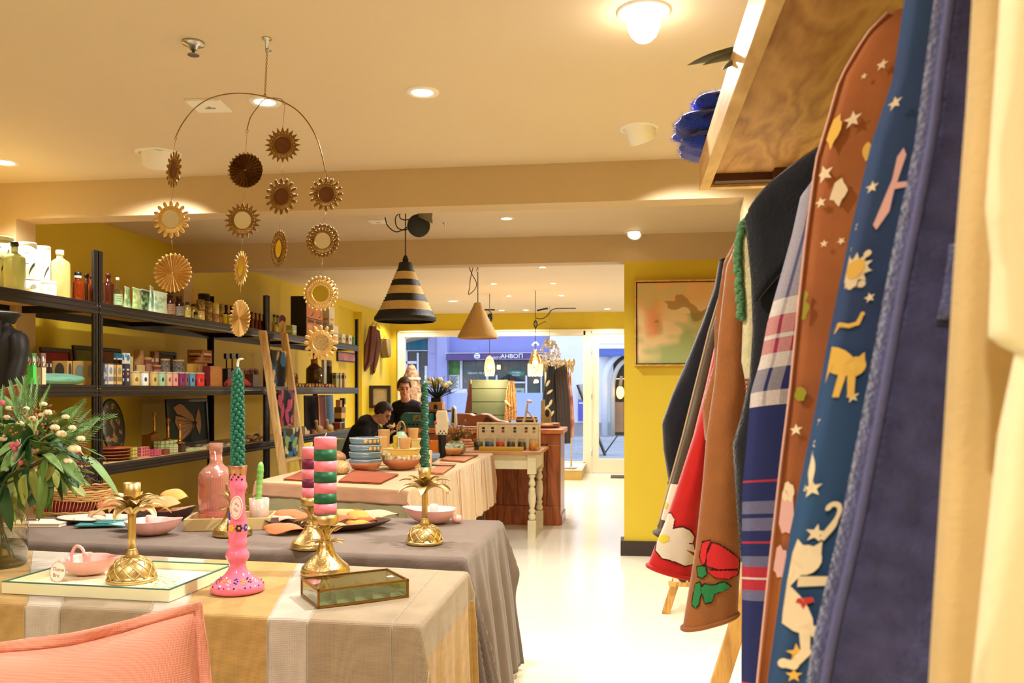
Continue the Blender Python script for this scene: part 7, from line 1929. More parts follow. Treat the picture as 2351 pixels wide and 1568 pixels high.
t=thing('floor_vase','tall pale green glazed floor vase beside the shelving under the bottom shelf','vase',(p.x,9.3,0))
MB().lathe([(.001,0),(.06,0),(.075,.1),(.07,.4),(.085,EYE+(HY-1012)/FPX*depth(p)-.0),(.075,.85),(.06,.4),(.001,.05)],26).build('body',mat('celadon',(176,190,160),.3,var=.1),t);MB().lathe([(.082,.86),(.088,.865),(.082,.872)],26,cap=False).build('lip',mat('celadon'),t)
# black jacket on a stand with a leather flap, at the shelves
p=at_y(-6,890,3.88)
t=thing('jacket_stand','black leather jacket on a dress form with brown leather flap in front of the shelves','jacket',(p.x,3.88,0))
lea=mat('black leather',(20,19,19),.55,var=.2,vs=8,bump=.3,bs=20);kz=mpp(p)
def zz_(py):return EYE+(HY-py)*kz
jp=[(zz_(1010),70),(zz_(900),62),(zz_(865),54),(zz_(825),56),(zz_(795),60),(zz_(778),58),(zz_(755),44),(zz_(746),30),(zz_(738),34),(zz_(722),36),(zz_(713),28)]
m=MB();m.grid(lambda u,v:(lambda k:(jp[k][1]*kz*cos(2*pi*u)*(1+.05*nz(u*7,k*.7)),jp[k][1]*kz*.6*sin(2*pi*u),jp[k][0]+.01*nz(u*5,k)))(int(round(v*10))),40,10,cu=True);m.build('jacket',lea,t,sub=1)
for s in(-1,1):
 MB().tube(smooth_path([(s*40*kz,0,zz_(768)),(s*58*kz,-.01,zz_(785)),(s*64*kz,-.03,zz_(830)),(s*60*kz,-.06,zz_(880)),(s*56*kz,-.08,zz_(960))],5),[.03]*3+[.045]*6+[.04]*12,14).build('sleeve',lea,t)
 m=MB();m.grid(lambda u,v:(s*lerp(4,32,u)*kz,-(.6*46*kz)*(1.05-.25*u)-.01,lerp(zz_(738),zz_(800)+.05*u,v)),6,8);m.build('lapel',lea,t,solid=.008)
m=MB();m.lathe([(33*kz,zz_(742)),(38*kz,zz_(730)),(44*kz,zz_(722)),(40*kz,zz_(716)),(34*kz,zz_(722))],26,cap=False,flute=lambda a,v:1+.08*sin(3*a));m.build('collar',lea,t)
m=MB();m.grid(lambda u,v:(lerp(46,118+26*v**1.3,u)*kz,-.17-.02*sin(3*u),lerp(zz_(904),zz_(884),u)-v*.3-.03*u*v),12,12);m.build('leather_flap',mat('cognac leather',(122,58,36),.5,var=.2,vs=7,bump=.2,bs=40),t,solid=.006)
MB().tube([(lerp(46,118,k/10)*kz,-.18,lerp(zz_(904),zz_(884),k/10))for k in range(11)],.006,6).build('flap_edge',mat('pale edge',(190,140,110),.6),t)
MB().cyl((0,0,0),(0,0,jp[0][0]),.02).build('stand_pole',black,t);MB().lathe([(.001,0),(.2,0),(.2,.02),(.03,.03)],24).build('stand_foot',black,t)
# bouquet in a glass vase
p=at_z(-4,1298,TZ)
t=thing('glass_vase','round shouldered clear glass vase half full of water at the edge of the front table','vase',p)
vg=clear_glass('vase glass',(247,249,242),.08);kz=mpp(p)
MB().lathe([(.001,.004),(.085,.004),(.096,.014),(.098,.15),(.093,.18),(.07,.205),(.052,.222),(.05,.262),(.057,.272)],40,cap=False).build('glass',vg,t)
MB().lathe([(.001,.0),(.086,0),(.096,.01),(.09,.02),(.001,.016)],32).build('foot',clear_glass('vase foot',(190,196,170),.1),t)
MB().lathe([(.001,.018),(.09,.018),(.093,.06),(.093,.085),(.001,.085)],32).build('water',clear_glass('vase water',(206,208,170),.05),t)
bq=thing('bouquet','bouquet of green leaves, pale blossoms and pink berries standing in the glass vase','flowers',(p.x,p.y,p.z+.03))
stem=mat('stem green',(96,92,50),.7)
def bp_(px,py,dy=0):return at_y(px,py,p.y+dy)-V(bq.location)
for i in range(9):
 a=i*.7;e=bp_(20+20*i,1060-12*(i%4),.02*(i%3));MB().tube(smooth_path([(.05*cos(a),.05*sin(a),0),(-.01*cos(a),.01,.16),(.02*cos(a),.02*sin(a),.26),tuple(e)],5),.0035,6).build('stem',stem,bq)
lv=[mat('leaf %d'%i,c,.5,var=.25,vs=14)for i,c in enumerate(((96,132,58),(46,86,42),(150,160,78),(116,150,86)))]
def plane_leaf(L,w,bend,wav):
 m=MB();m.grid(lambda u,v:(L*v,(u-.5)*2*w*sin(pi*min(1,v*.96+.04))**.7*(1-.35*v),-bend*L*v*v+.25*abs(u-.5)*w+wav*sin(v*7)),6,10);return m
protos=[plane_leaf(.12,.024,.5,.004),plane_leaf(.09,.03,.3,.003),plane_leaf(.14,.02,.7,.003),plane_leaf(.07,.016,.2,.002)]
objs={}
def add_leaf(k,mi,loc,rot,sc=1.0):
 if(k,mi)not in objs:objs[k,mi]=protos[k].build('leaf',lv[mi],bq,loc=loc,rot=rot,solid=.0012);o=objs[k,mi];o.scale=(sc,)*3
 else:piece(objs[k,mi],bq,loc,rot,(sc,)*3)
ctr=bp_(70,1050,.05)
for i,(px,py,dy,k,mi,rx,ry,rz,sc)in enumerate(((75,1075,-.1,2,2,.4,1.1,-.9,1.0),(95,1090,-.12,2,0,.2,1.35,-.5,1.1),(120,1070,-.1,0,2,.8,.5,2.7,1.2),(60,1090,-.12,1,2,.3,1.2,-1.7,1.2),(30,1085,-.1,1,1,.2,.9,-2.4,1.3),(85,1000,-.08,0,1,.5,.6,-2.3,1.2),(70,1010,-.09,1,1,.9,.9,-1.3,1.1),(110,1020,-.08,0,1,.3,.1,.3,1.1),(130,1045,-.08,0,0,.5,.4,-.3,1.2),(140,965,0,1,0,1.1,-.9,.4,.8),(150,1080,-.06,1,1,.3,.6,-.2,.9),(165,1115,-.04,1,2,.5,.5,.2,.7),(45,1035,-.1,2,3,.4,.2,2.6,1.0),(100,1045,-.11,2,3,.2,-.2,-.6,.9),(10,1050,-.1,0,3,.4,.6,-2,1.2),(15,1120,-.1,0,1,.2,1.2,-1.2,1.2),(0,1000,-.1,2,0,.3,.3,2.4,1.1),(110,1050,-.1,1,0,.6,.8,-1.5,1.0))):add_leaf(k,mi,bp_(px,py,dy),(rx,ry,rz),sc)
for i in range(150):
 a=RD.uniform(0,2*pi);e=RD.uniform(-.7,1.2);d=V((cos(a)*cos(e),.8*sin(a)*cos(e),.75*sin(e)));add_leaf(RD.randrange(4),RD.randrange(4),ctr+d*RD.uniform(.05,.19),(RD.uniform(-.6,.6),-e+RD.uniform(-.6,.6),a),RD.uniform(.8,1.45))
m=MB();m.smooth=False
for i in range(34):
 c_=bp_(RD.choice((40,55,70,30,20,85))+RD.uniform(-40,40),RD.uniform(925,990),RD.uniform(-.1,.1))if i<18 else bp_(RD.uniform(110,190),RD.uniform(960,1040),RD.uniform(-.1,.08))
 a=RD.uniform(.9,2.2)if i<18 else RD.uniform(.1,1.0);L=RD.uniform(.07,.12);ax=V((cos(a),RD.uniform(-.3,.3),sin(a)))
 for k in range(11):
  b=c_+ax*(L*k/11)
  for s in(-1,1):
   n=V((-sin(a)*s,.3*s,cos(a)*s))*.028*(1-k/13)+ax*.024;m.face([m.vert(b),m.vert(b+n*.55+V((0,.003,.002))),m.vert(b+n),m.vert(b+n*.55-V((0,.003,.002)))])
 m.tube([c_-ax*.04,c_+ax*L],.0012,4)
stuff(m.build('fern_sprig',mat('fern green',(104,146,74),.6,var=.25,vs=30),bq,fixn=False))
def bloom(mt,c_,r,n=9,nm='flower',par=None):
 m=MB()
 for k in range(n):
  a=2.4*k;e=.3+1.0*k/n;d=V((cos(a)*cos(e),sin(a)*cos(e),sin(e)));m.sphere(c_+d*r*.5,(r*.5,r*.5,r*.38),8,6)
 m.build(nm,mt,par or bq)
cb=mat('cream blossom',(232,216,176),.7,var=.12,vs=40);pbz=mat('pink berry',(206,98,112),.5,var=.2,vs=50);ob_=mat('russet bud',(150,96,50),.7,var=.3,vs=60)
for px,py,r in((170,1035,.026),(150,960,.016),(110,950,.018),(75,965,.018),(95,955,.014),(60,940,.013),(15,960,.014),(155,1062,.02),(45,975,.016),(4,1010,.02),(125,985,.02),(20,940,.015),(185,1010,.018),(140,1000,.022),(100,930,.014),(165,985,.016),(80,1035,.014),(10,1080,.016)):bloom(cb,bp_(px,py,-.08),r)
for px,py in((28,1022),(40,1020),(34,1030),(24,1055),(38,1050),(32,1063),(46,1062),(5,925)):MB().sphere(bp_(px,py,-.13),.0105,12,8).build('berry',pbz,bq)
m=MB()
for i in range(46):m.sphere(bp_(RD.uniform(20,130),RD.uniform(930,1000),RD.uniform(-.14,-.08)),RD.uniform(.003,.006),6,5)
stuff(m.build('bud',ob_,bq));m=MB()
for i in range(13):
 a0=bp_(150,1075,-.06);e=bp_(RD.uniform(160,238),RD.uniform(1030,1110),RD.uniform(-.1,.02));m.tube([a0,(a0+e)/2+V((0,0,.008)),e],.001,4)
 for k in range(9):m.sphere(e+V((RD.uniform(-.02,.014),RD.uniform(-.01,.01),RD.uniform(-.014,.014))),RD.uniform(.002,.0034),6,4)
stuff(m.build('berry_spray',mat('dark berry',(56,44,40),.35),bq))
# far table
GZ=ZG+.004
terra=mat('terracotta',(176,106,68),.6,var=.08,vs=20);tan=mat('tan stoneware',(206,158,98),.6,var=.08,vs=30);bluec=mat('blue grey glaze',(96,116,124),.22,var=.15,vs=25)
def fnap(lab,q,c,n=2,g='terracotta napkins on the far table'):
 P=[at_z(a,b,GZ)for a,b in q];ce=sum(P,V())/4
 t=thing('napkin',lab,'napkin',(ce.x,ce.y,GZ),g)
 for j in range(n):
  m=MB();m.grid(lambda u,v:(P[0].lerp(P[1],u)).lerp(P[3].lerp(P[2],u),v)-ce+V((.006*j,-.004*j,.004+.007*j+.003*nz(u*4,v*4,j+ce.x))),14,10);m.build('fold',mat('napkin %d %d %d'%c,c,.92,weave=80,var=.1),t,solid=.005)
fnap('folded terracotta napkin under the stacked blue bowls',((776,1108),(872,1112),(914,1092),(812,1082)),(168,88,58));fnap('terracotta napkin beside the purple striped pillar',((650,1103),(740,1108),(775,1090),(690,1086)),(168,88,58))
fnap('peach placemat under the patterned bowl',((1010,1058),(1064,1062),(1098,1046),(1040,1042)),(196,128,92));fnap('peach placemat before the blue plate',((985,1088),(1015,1090),(1046,1068),(1010,1066)),(196,128,92))
for px,py in((1062,1046),(1005,1069)):
 a=at_z(px,py,GZ+.02);t=thing('chopsticks','pair of black chopsticks on the placemat '+('of the patterned bowl' if py<1050 else 'before the blue plate'),'chopsticks',a,'chopsticks on the placemats')
 for s in(0,.014):MB().cyl((-.1,s,0),(.12,s*1.5,0),.004,6,.003).build('stick',black,t)
def bowl(lab,px,py,rpx,h,mo,mi,z=0,foot=.5,name='bowl',group=None,squash=1.0,band=None):
 c_=at_z(px,py,GZ);r=rpx*mpp(c_);t=thing(name,lab,'bowl',(c_.x,c_.y,GZ+z),group)
 MB().lathe([(.001,0),(r*foot,0),(r*(foot+.25),h*.12),(r*.9,h*.45),(r,h*.75)],36).build('lower',mo,t)
 MB().lathe([(r,h*.74),(r*1.0,h),(r*.97,h+.002),(r*.94,h*.9),(r*.8,h*.4),(r*.5,h*.14),(.001,h*.12)],36,cap=False).build('upper',band or mi,t)
 return t,r,c_
for i in range(4):
 t,r,c_=bowl(['lowest bowl of the blue stack with raw terracotta base','second bowl of the blue stack','third bowl of the blue stack with gold flowers','topmost bowl of the blue stack with gold flowers'][i],839,1082,37.5-i*.4,.075,terra if i==0 else bluec,bluec,.012+i*.05,.55,group='stacked blue grey bowls')
 m=MB();m.tube([(r*cos(2*pi*k/40),r*sin(2*pi*k/40),.0755)for k in range(40)],.0022,5,closed=True);m.build('rim',mat('white rim',(214,216,210),.3),t)
 if i>1:
  for k in range(5 if i==3 else 3):
   a=-1.25+k*.3+(i==2)*.3;m=MB();m.T=Matrix.Rotation(a,4,'Z')@Matrix.Translation((r*1.0,0,.055))
   m.sphere((0,0,0),(.002,.012,.014),8,6);m.build('gold_flower',mat('flower gold',(206,166,80),.4),t)
mosb=mat('pearl mosaic',(226,206,150),.3,col2=(120,80,50),vs=45)
bowl('wide terracotta bowl with pearly mosaic inside',922,1078,46,.11,terra,mosb,.0,.35);bowl('low blue glazed dish behind the green twisted candle',985,1066,25,.07,mat('blue dish',(120,140,170),.3),mat('blue dish'),.012,.3)
grid_=mat('green lattice glaze',(216,220,190),.3,col2=(24,84,66),vs=38)
bowl('bowl with green and white lattice band near the corner of the far table',1033,1049,31,.095,tan,grid_,.014,.45,band=grid_)
def cup(lab,px0,px1,py0,py1,mt,Y,bul=0,name='cup',z0=None,g='stoneware cups on the far table',lid=None):
 a=at_y((px0+px1)/2,py1,Y);k=mpp(a);r=(px1-px0)/2*k;zb=GZ if z0 is None else z0;h=EYE+(HY-py0)*k-zb
 t=thing(name,lab,'cup' if name=='cup' else name.split('_')[-1],(a.x,Y,zb+.0005),g)
 MB().lathe([(.001,0),(r*.78,0),(r*.84,.006),(r*(.9+bul),h*.5),(r,h*.97),(r*.98,h),(r*.9,h*.96),(r*.75,.012),(.001,.012)],28).build('body',mt,t)
 if lid:MB().lathe([(r*1.02,h),(r*.9,h*1.08),(r*.2,h*1.14),(.001,h*1.14)],24).build('lid',lid,t)
 return t,r,h
Yb=6.35
def stand(lab,px0,px1,py0,py1,Y,c,nm='box_stand'):
 a,b=at_y(px0,py1,Y),at_y(px1,py0,Y);w=b.x-a.x;t=thing(nm,lab,'stand',((a.x+b.x)/2,Y+.07,GZ+.0005),'display stands on the far table')
 MB().box(-w/2,w/2,-.07,.07,0,max(.03,b.z-GZ)).build('block',mat('stand %d'%c[2],c,.6),t,bevel=.004);MB().box(-w/2-.004,w/2+.004,-.074,.074,b.z-GZ,b.z-GZ+.006).build('top_edge',mat('stand edge',(226,200,140),.6),t);return b.z+.007
zs1=stand('mustard display block under the tan cups',894,953,1033,1050,6.1,(206,166,66));zs2=stand('pale display block under the bulging tan cup',872,895,1032,1050,6.3,(214,190,120));zs3=stand('tall pale display block behind the cups',944,970,1010,1050,6.45,(216,190,110))
cup('wide tan cup on the mustard display block',915,944,1005,1033,tan,6.14,0,z0=zs1);cup('bulging tan cup on the pale display block',859,889,1002,1032,terra if 0 else tan,6.34,.12,z0=zs2-.0 if 0 else GZ);cup('tall tan cup behind the bulging cup',868,895,986,1022,tan,6.7,.02);cup('tall tan cup beside the green twisted candle',937,961,983,1010,tan,6.5,.02,z0=zs3)
cup('yellow grinder jar between the tan cups',902,914,1003,1033,mat('yellow cane',(206,170,60),.6,var=.3,vs=60),6.14,0,'spice_jar',zs1,lid=mat('yellow cane'))
a=at_y(921,1010,6.6);k=mpp(a);t=thing('teapot','mint glazed teapot with hooped handle behind the cups','teapot',(a.x,6.6,GZ));mint=mat('mint glaze',(176,206,170),.25);H=EYE+(HY-988)*k-GZ
MB().lathe([(.001,0),(.05,0),(.058,H*.5),(.056,H*.75),(.03,H*.95),(.001,H)],28).build('body',mint,t);MB().tube(smooth_path([(-.034,0,H*.88),(-.03,0,H*1.15),(0,0,H*1.28),(.03,0,H*1.15),(.034,0,H*.88)],5),.006,8).build('handle',mat('brass handle',(190,150,90),.4,.6),t);MB().lathe([(.001,H*.98),(.02,H*.97),(.018,H),(.001,H*1.02)],16).build('lid',mat('dark teal lid',(40,70,66),.3),t)
cup('orange glass tumbler holding a candle',978,1007,1011,1033,mat('orange glass',(206,110,40),.15,trans=.3),7.0,0,'candle_tumbler');cup('black ceramic pot on the far table',1006,1025,998,1028,black,7.1,0,'plant_pot');cup('tiny cream cup with white blossoms',979,992,1034,1047,mat('cream cup',(226,196,150),.5),6.0,0)
a=at_y(1017,999,7.13);k=mpp(a);z0=GZ+.175
t=thing('face_vase','flat white face shaped vase with red lips standing in the black pot','vase',(a.x,7.1,EYE+(HY-998)*k));o=[(-14,0),(-15,18),(-17,26),(-13,34),(-14,46),(-11,56),(10,56),(15,30),(12,10),(11,0)]
MB().prism([(x*k,y*k)for x,y in o],-.03,.03,'y').build('body',mat('white clay',(226,212,180),.6,var=.08),t,bevel=.008);MB().sphere((-14*k,-.026,28*k),(4*k,.014,4.5*k),10,8).build('lips',mat('lip red',(190,80,66),.5),t)
for q in range(5):MB().lathe([(.001,-.032),(2*k,-.032),(2*k,-.030)],10).build('hole',black,t,loc=((-6+q*4)*k,0-.0,(8+5*(q%2))*k),rot=(pi/2,0,0))if 0 else MB().sphere(((-6+q*4)*k,-.03,(4+5*(q%2))*k),(1.6*k,.004,2*k),8,6).build('spot',black,t)
a=at_y(1046,1028,7.4);k=mpp(a)
t=thing('shell_vase','round vase patterned with mother of pearl holding dried flowers','vase',(a.x,7.4,GZ));MB().lathe([(.001,0),(.05,0),(.09,.04),(.095,.07),(.06,.12),(.035,.13),(.03,.125)],28,cap=False).build('body',mat('pearl shell',(60,80,76),.3,col2=(190,166,110),vs=30),t)
bd=thing('dried_flowers','spray of dried golden flowers in the patterned shell vase','flowers',(a.x,7.4,GZ+.11));m=MB();m2=MB()
for i in range(70):
 e=V((RD.uniform(-.1,.12),RD.uniform(-.05,.05),RD.uniform(.03,.2)))if i<45 else V((RD.uniform(.02,.2),RD.uniform(-.05,.05),RD.uniform(.06,.13)))
 m.tube([(0,0,0),e*.6+V((0,0,.03)),e],.0016,4);m2.sphere(e,RD.uniform(.006,.014),6,5)
stuff(m.build('stem',stem,bd));stuff(m2.build('flower_head',mat('dried gold',(190,156,84),.8,col2=(120,70,44),vs=60),bd))
for i,(px,py,w,h,rz,c,lab)in enumerate(((758,1070,.22,.13,.4,(196,140,80),'block of golden driftwood beside the blue bowls'),(772,1078,.2,.09,-.2,(214,176,120),'pale driftwood block leaning against the golden one'),(735,1066,.16,.1,.9,(126,90,56),'brown driftwood block behind the striped pillars'))):
 a=at_z(px,py+10,GZ);m=MB();m.grid(lambda u,v:(lambda p_,q_:(w/2*cos(p_)*abs(cos(q_))**.4*(1+.2*nz(p_,q_*2,i)),w*.35*sin(p_)*abs(cos(q_))**.4,h*(.5+.5*sin(q_))*(1+.25*nz(p_*1.5,i,3))if v>.02 else 0))(2*pi*u,pi*(v-.5)),18,10,cu=True);o=m.build('driftwood',wood('driftwood %d'%i,c,tuple(int(x*.7)for x in c),(2,2,2),6),loc=(a.x,a.y,GZ+.0005),rot=(0,0,rz));tag(o,lab,'driftwood','driftwood blocks')
a=at_z(1150,1030,ZW);Yt=WTY+.22
def at_w(px,py,dy=0):return at_y(px,py,WTY+dy)
q0,q1=at_w(1099,1031,.03),at_w(1200,1020,.03);t=thing('mustard_tray','long mustard tray before the coloured candle jars','tray',((q0.x+q1.x)/2,WTY+.08,ZW+.0005));w=(q1.x-q0.x)/2
MB().box(-w,w,-.05,.05,0,.012).build('base',mat('mustard lacquer',(190,150,44),.4),t,bevel=.004)
for y in(-.05,.044):MB().box(-w,w,y,y+.006,.012,.036).build('side',mat('mustard lacquer'),t,bevel=.002)
cgl=clear_glass('jar glass',(244,246,240),.1)
for i,(px0,px1,c,nm)in enumerate(((1089,1110,(26,34,32),'dark green'),(1113,1134,(16,84,130),'blue'),(1138,1159,(214,46,44),'red'),(1163,1183,(52,36,54),'dark purple'),(1188,1209,(58,30,30),'dark maroon'),(1215,1236,(240,150,40),'amber orange'))):
 a=at_w((px0+px1)/2,1025,.2);k=mpp(a);r=(px1-px0)/2*k;t=thing('jar_candle',nm+' jar candle in the row on the white table','candle',(a.x,WTY+.2 if i not in(0,5)else WTY+.17,ZW+.0005),'coloured jar candles');h=26*k
 MB().lathe([(.001,.003),(r*.94,.003),(r*.95,h*.72),(.001,h*.73)],26).build('wax',mat('wax '+nm,c,.3,sss=.1),t);MB().lathe([(.001,0),(r*.97,0),(r,.004),(r,h),(r*.96,h)],26,cap=False).build('glass',cgl,t);MB().cyl((0,0,h*.72),(0,0,h*.85),.002,5).build('wick',wick,t)
q0,q1=at_w(1094,1018,.36),at_w(1241,970,.36);t=thing('tile_panel','cream tin panel with six pairs of coloured swatches behind the candle jars','panel',((q0.x+q1.x)/2,WTY+.36,ZW+.0005));w=(q1.x-q0.x)/2;h=q1.z-ZW
MB().box(-w,w,0,.012,0,h).build('panel',mat('cream tin',(222,202,160),.6,var=.15,vs=25),t,bevel=.006);m=MB();m.tube([(-w+.02,-.002,.02),(-w+.02,-.002,h-.02),(w-.02,-.002,h-.02),(w-.02,-.002,.02)],.003,5);m.build('stitched_border',mat('border tan',(190,150,96),.7),t)
for i,px in enumerate((1110,1131,1155,1182,1208,1226)):
 x=at_w(px,990,.36).x-t.location.x
 for z,c in((.78,(40,30,28)),(.66,[(50,40,36),(40,36,34),(150,70,36),(60,70,70),(140,70,40),(190,150,40)][i])):MB().box(x-.014,x+.014,-.003,0,h*z-.012,h*z+.01).build('swatch',mat('swatch %d %d'%(c[0],c[1]),c,.5),t,bevel=.002)
a=at_z(1068,1026,ZW);t=thing('bark_slice','stack of bark edged wooden slices beside the patterned vase','wood slice',(a.x,a.y,ZW+.0005))
for k in range(3):MB().lathe([(.001,.025*k),(.09-.012*k,.025*k),(.095-.012*k,.025*k+.012),(.088-.012*k,.025*k+.024),(.001,.025*k+.024)],22,flute=lambda a_,v:1+.06*sin(3*a_+k)).build('slice',wood('bark',(206,140,80),(120,76,40),(2,2,2),6),t)
# things on the counter and in the window
CZ=ZC+.0005
def cp(px,py,dy=.25):return at_y(px,py,CY+dy)
def prism_thing(nm,lab,cat,out,Y,th,mt,part='body',z0=None,group=None,bev=.006):
 P=[at_y(a,b,Y)for a,b in out];cx=sum(p.x for p in P)/len(P);zb=min(p.z for p in P)
 t=thing(nm,lab,cat,(cx,Y,zb if z0 is None else z0),group);MB().prism([(p.x-cx,p.z-zb)for p in P],-th/2,th/2,'y').build(part,mt,t,bevel=bev);return t,cx,zb,mpp(P[0])
turq=mat('turquoise enamel',(44,110,104),.35,var=.2,vs=20)
t,cx,zb,k=prism_thing('radio','turquoise retro till with patterned panel on the counter beside the woman','till',[(926,980),(925,956),(932,947),(992,949),(992,974),(992,980)],CY+.25,.2,turq,z0=CZ)
MB().box(14*k-.1,24*k,-.106,-.1,14*k,28*k).build('pattern_panel',mat('till panel',(176,160,100),.5,col2=(40,80,76),vs=30),t,bevel=.004)
for i in range(6):MB().sphere(((-24+i*9)*k,-.1,7*k),(.016,.01,.012),8,6).build('button',black,t)
lw=mat('saddle leather',(150,92,56),.5,var=.15,vs=10)
P0=cp(1052,983,.3);k=mpp(P0);t=thing('wooden_tray','long wavy brown carved tray lying on the counter','tray',(P0.x,CY+.3,CZ))
pr=[(0,32),(30,31),(40,27),(56,31),(72,30),(88,20),(96,16),(112,14),(116,12),(116,6),(60,3),(0,5)]
MB().prism([(a*k,b*k)for a,b in pr],-.1,.1,'y').build('body',lw,t,bevel=.01);MB().prism([(58*k,10*k),(70*k,25*k),(84*k,16*k),(90*k,8*k)],-.112,-.1,'y').build('hollow',mat('hollow brown',(70,44,30),.8),t)
for i,(px,w,lab)in enumerate(((1180,24,'small round lid on the counter below the leopard scarf'),(1256,28,'flat wooden bowl at the aisle end of the counter'))):
 a=cp(px,980,.2);k=mpp(a);t=thing('wooden_dish',lab,'dish',(a.x,CY+.2,CZ),'wooden dishes on the counter');MB().lathe([(.001,0),(w*k*.5,0),(w*k*.8,6*k),(w*k*.74,7*k),(.001,5*k)],24).build('dish',lw,t)
 MB().lathe([(.001,6*k),(w*k*.5,6*k),(w*k*.5,9*k),(.001,10*k)],20).build('lid',mat('pale lid',(226,196,150),.6),t)
o=MB().box(-.16,.16,-.12,.12,0,.05).build('wooden_board',lw,loc=(CX-.2,CY+.32,CZ),bevel=.01);tag(o,'thick reddish board on the aisle end of the counter','board')
a=cp(1003,941,.42);k=mpp(a);zt=EYE+(HY-941)*k
t=thing('display_riser','dark riser with pale shelf lifting the flower pot above the counter','stand',(a.x,CY+.42,CZ));h=zt-CZ;MB().box(-.1,.1,-.08,.08,0,h-.02).build('block',black,t);MB().box(-.13,.2,-.1,.1,h-.02,h).build('top',lw,t)
t=thing('flower_pot','tan square pot with arched opening holding white roses','pot',(a.x,CY+.42,zt+.001));w=16*k
MB().box(-w,w,-.07,.07,0,18*k).build('pot',tan,t,bevel=.006);MB().prism([(-.022,.01),(.022,.01),(.022,.05),(0,.065),(-.022,.05)],-.0735,-.07,'y').build('arch',darkbrown,t)
MB().box(-w*.7,w*.7,-.05,.05,18*k,28*k).build('dark_liner',black,t)
t=thing('rose_bouquet','bouquet of white roses with dark leaves in the tan pot beside the woman','flowers',(a.x,CY+.42,zt+28*k));m=MB()
for i in range(40):an=i*2.4;e=V((.3*cos(an)*RD.uniform(.3,1),.14*sin(an),RD.uniform(.06,.26)));m.tube([(0,0,-.02),e*.5,e],[.004,.012,.003],5,flat=.4)
stuff(m.build('foliage',mat('dark foliage',(52,74,44),.6,var=.3,vs=30),t))
for i in range(11):bloom(mat('white rose',(232,230,190),.6),V(((-30+i*5.6)*k,RD.uniform(-.09,.04),(24+16*((i*5)%4)/3-abs(i-5))*k)),.05,9,'rose',t)
sage=mat('sage paint',(80,86,60),.6,var=.05)
Yg=11.8;a,b=at_y(1081,985,Yg),at_y(1166,874,Yg);t=thing('sage_chest','sage green chest of wide boards standing behind the counter','chest',((a.x+b.x)/2,Yg,0));w=(b.x-a.x)/2;MB().box(-w+.01,w-.01,.02,.4,0,b.z-.01).build('carcass',darkbrown,t)
for z0,z1 in((874,892),(893.5,920),(921.5,948),(949.5,985),(986.5,1030),(1031.5,1078)):MB().box(-w,w,0,.02,at_y(0,z1,Yg).z,at_y(0,z0,Yg).z).build('drawer_front',sage,t,bevel=.003)
MB().box(-w-.01,w+.01,-.01,.42,b.z-.012,b.z).build('top',sage,t)
leo=mat('leopard print',(196,146,84),.8,col2=(92,56,30),vs=45)
def drape(nm,lab,cat,L,Rr,Y,mt,th=.05,ff=7,part='cloth',g=None):
 A=[at_y(x,y,Y)for x,y in L];B=[at_y(x,y,Y)for x,y in Rr];n=len(A)-1;ce=V((A[0].x,Y,A[-1].z));t=thing(nm,lab,cat,ce,g)
 def f(u,v):
  q=min(n-.001,v*n);i=int(q);p_=A[i].lerp(A[i+1],q-i);r_=B[i].lerp(B[i+1],q-i);an=2*pi*u;x=p_.lerp(r_,.5-.5*cos(an))-ce;return x+V((0,-th*sin(an)+.02*sin(ff*2*cos(an)+3*v)*abs(sin(an)),0))
 m=MB();m.grid(f,48,30,cu=True);m.build(part,mt,t);return t,ce
t,ce=drape('scarf','leopard print scarf hanging over the corner of the sage chest','scarf',[(1168,874),(1162,900),(1160,930),(1158,965)],[(1180,874),(1184,895),(1186,930),(1187,965)],Yg-.056,leo);MB().tube([at_y(1160,920,Yg-.11)-ce,at_y(1172,933,Yg-.115)-ce],.03,8,flat=.4).build('belt',mat('scarf tie',(226,190,120),.7),t)
t,cx,zb,k=prism_thing('leather_mirror','tall triangular brown leather frame leaning beside the sage chest','mirror',[(1068,947),(1079,872),(1082,872),(1083,947)],Yg-.3,.06,mat('tan leather',(120,72,48),.5,var=.2),z0=None);MB().box(-.06,.1,-.03,.03,-zb,0).build('stand',darkbrown,t)
MB().prism([(-7*k,2*k),(4*k,66*k),(6*k,66*k),(7*k,2*k)],-.034,-.03,'y').build('inner_panel',mat('oxblood',(86,46,34),.5),t)
Yd=13.75;a=at_y(1245,830,Yd);b=at_y(1318,830,Yd);t=thing('dress_rail','slim dress rail with golden leaf hooks in the shop window','rail',(a.x,Yd,PLZ));z=a.z-PLZ;W=b.x-a.x
MB().cyl((0,0,z),(W,0,z),.012).build('bar',gold,t)
for x in(.05,W-.05):MB().cyl((x,0.05,0),(x,0.0,z),.012).build('post',gold,t);MB().cyl((x-.0,-.2,.012),(x,.2,.012),.012).build('foot',gold,t)
for i in range(22):MB().sphere((W*i/21,-.06-.03*(i%2),z-.02-.05*(i%3)),(.022,.012,.07),6,5).build('gold_leaf',gold,t)
drape('dress','long charcoal dress with pale leaf print and thin straps in the window','dress',[(1258,838),(1255,865),(1246,905),(1243,960),(1243,1012)],[(1274,838),(1272,870),(1274,905),(1278,960),(1282,1012)],Yd-.18,mat('charcoal viscose',(46,42,40),.8,var=.1),.07,6,'dress_body','dresses in the window')
drape('dress','plain dark brown dress with deep neckline beside the red dress','dress',[(1270,850),(1271,880),(1272,920),(1272,970),(1272,1018)],[(1298,838),(1304,880),(1308,920),(1310,970),(1310,1018)],Yd-.1,mat('brown viscose',(62,50,44),.8,var=.1),.08,8,'dress_body','dresses in the window')
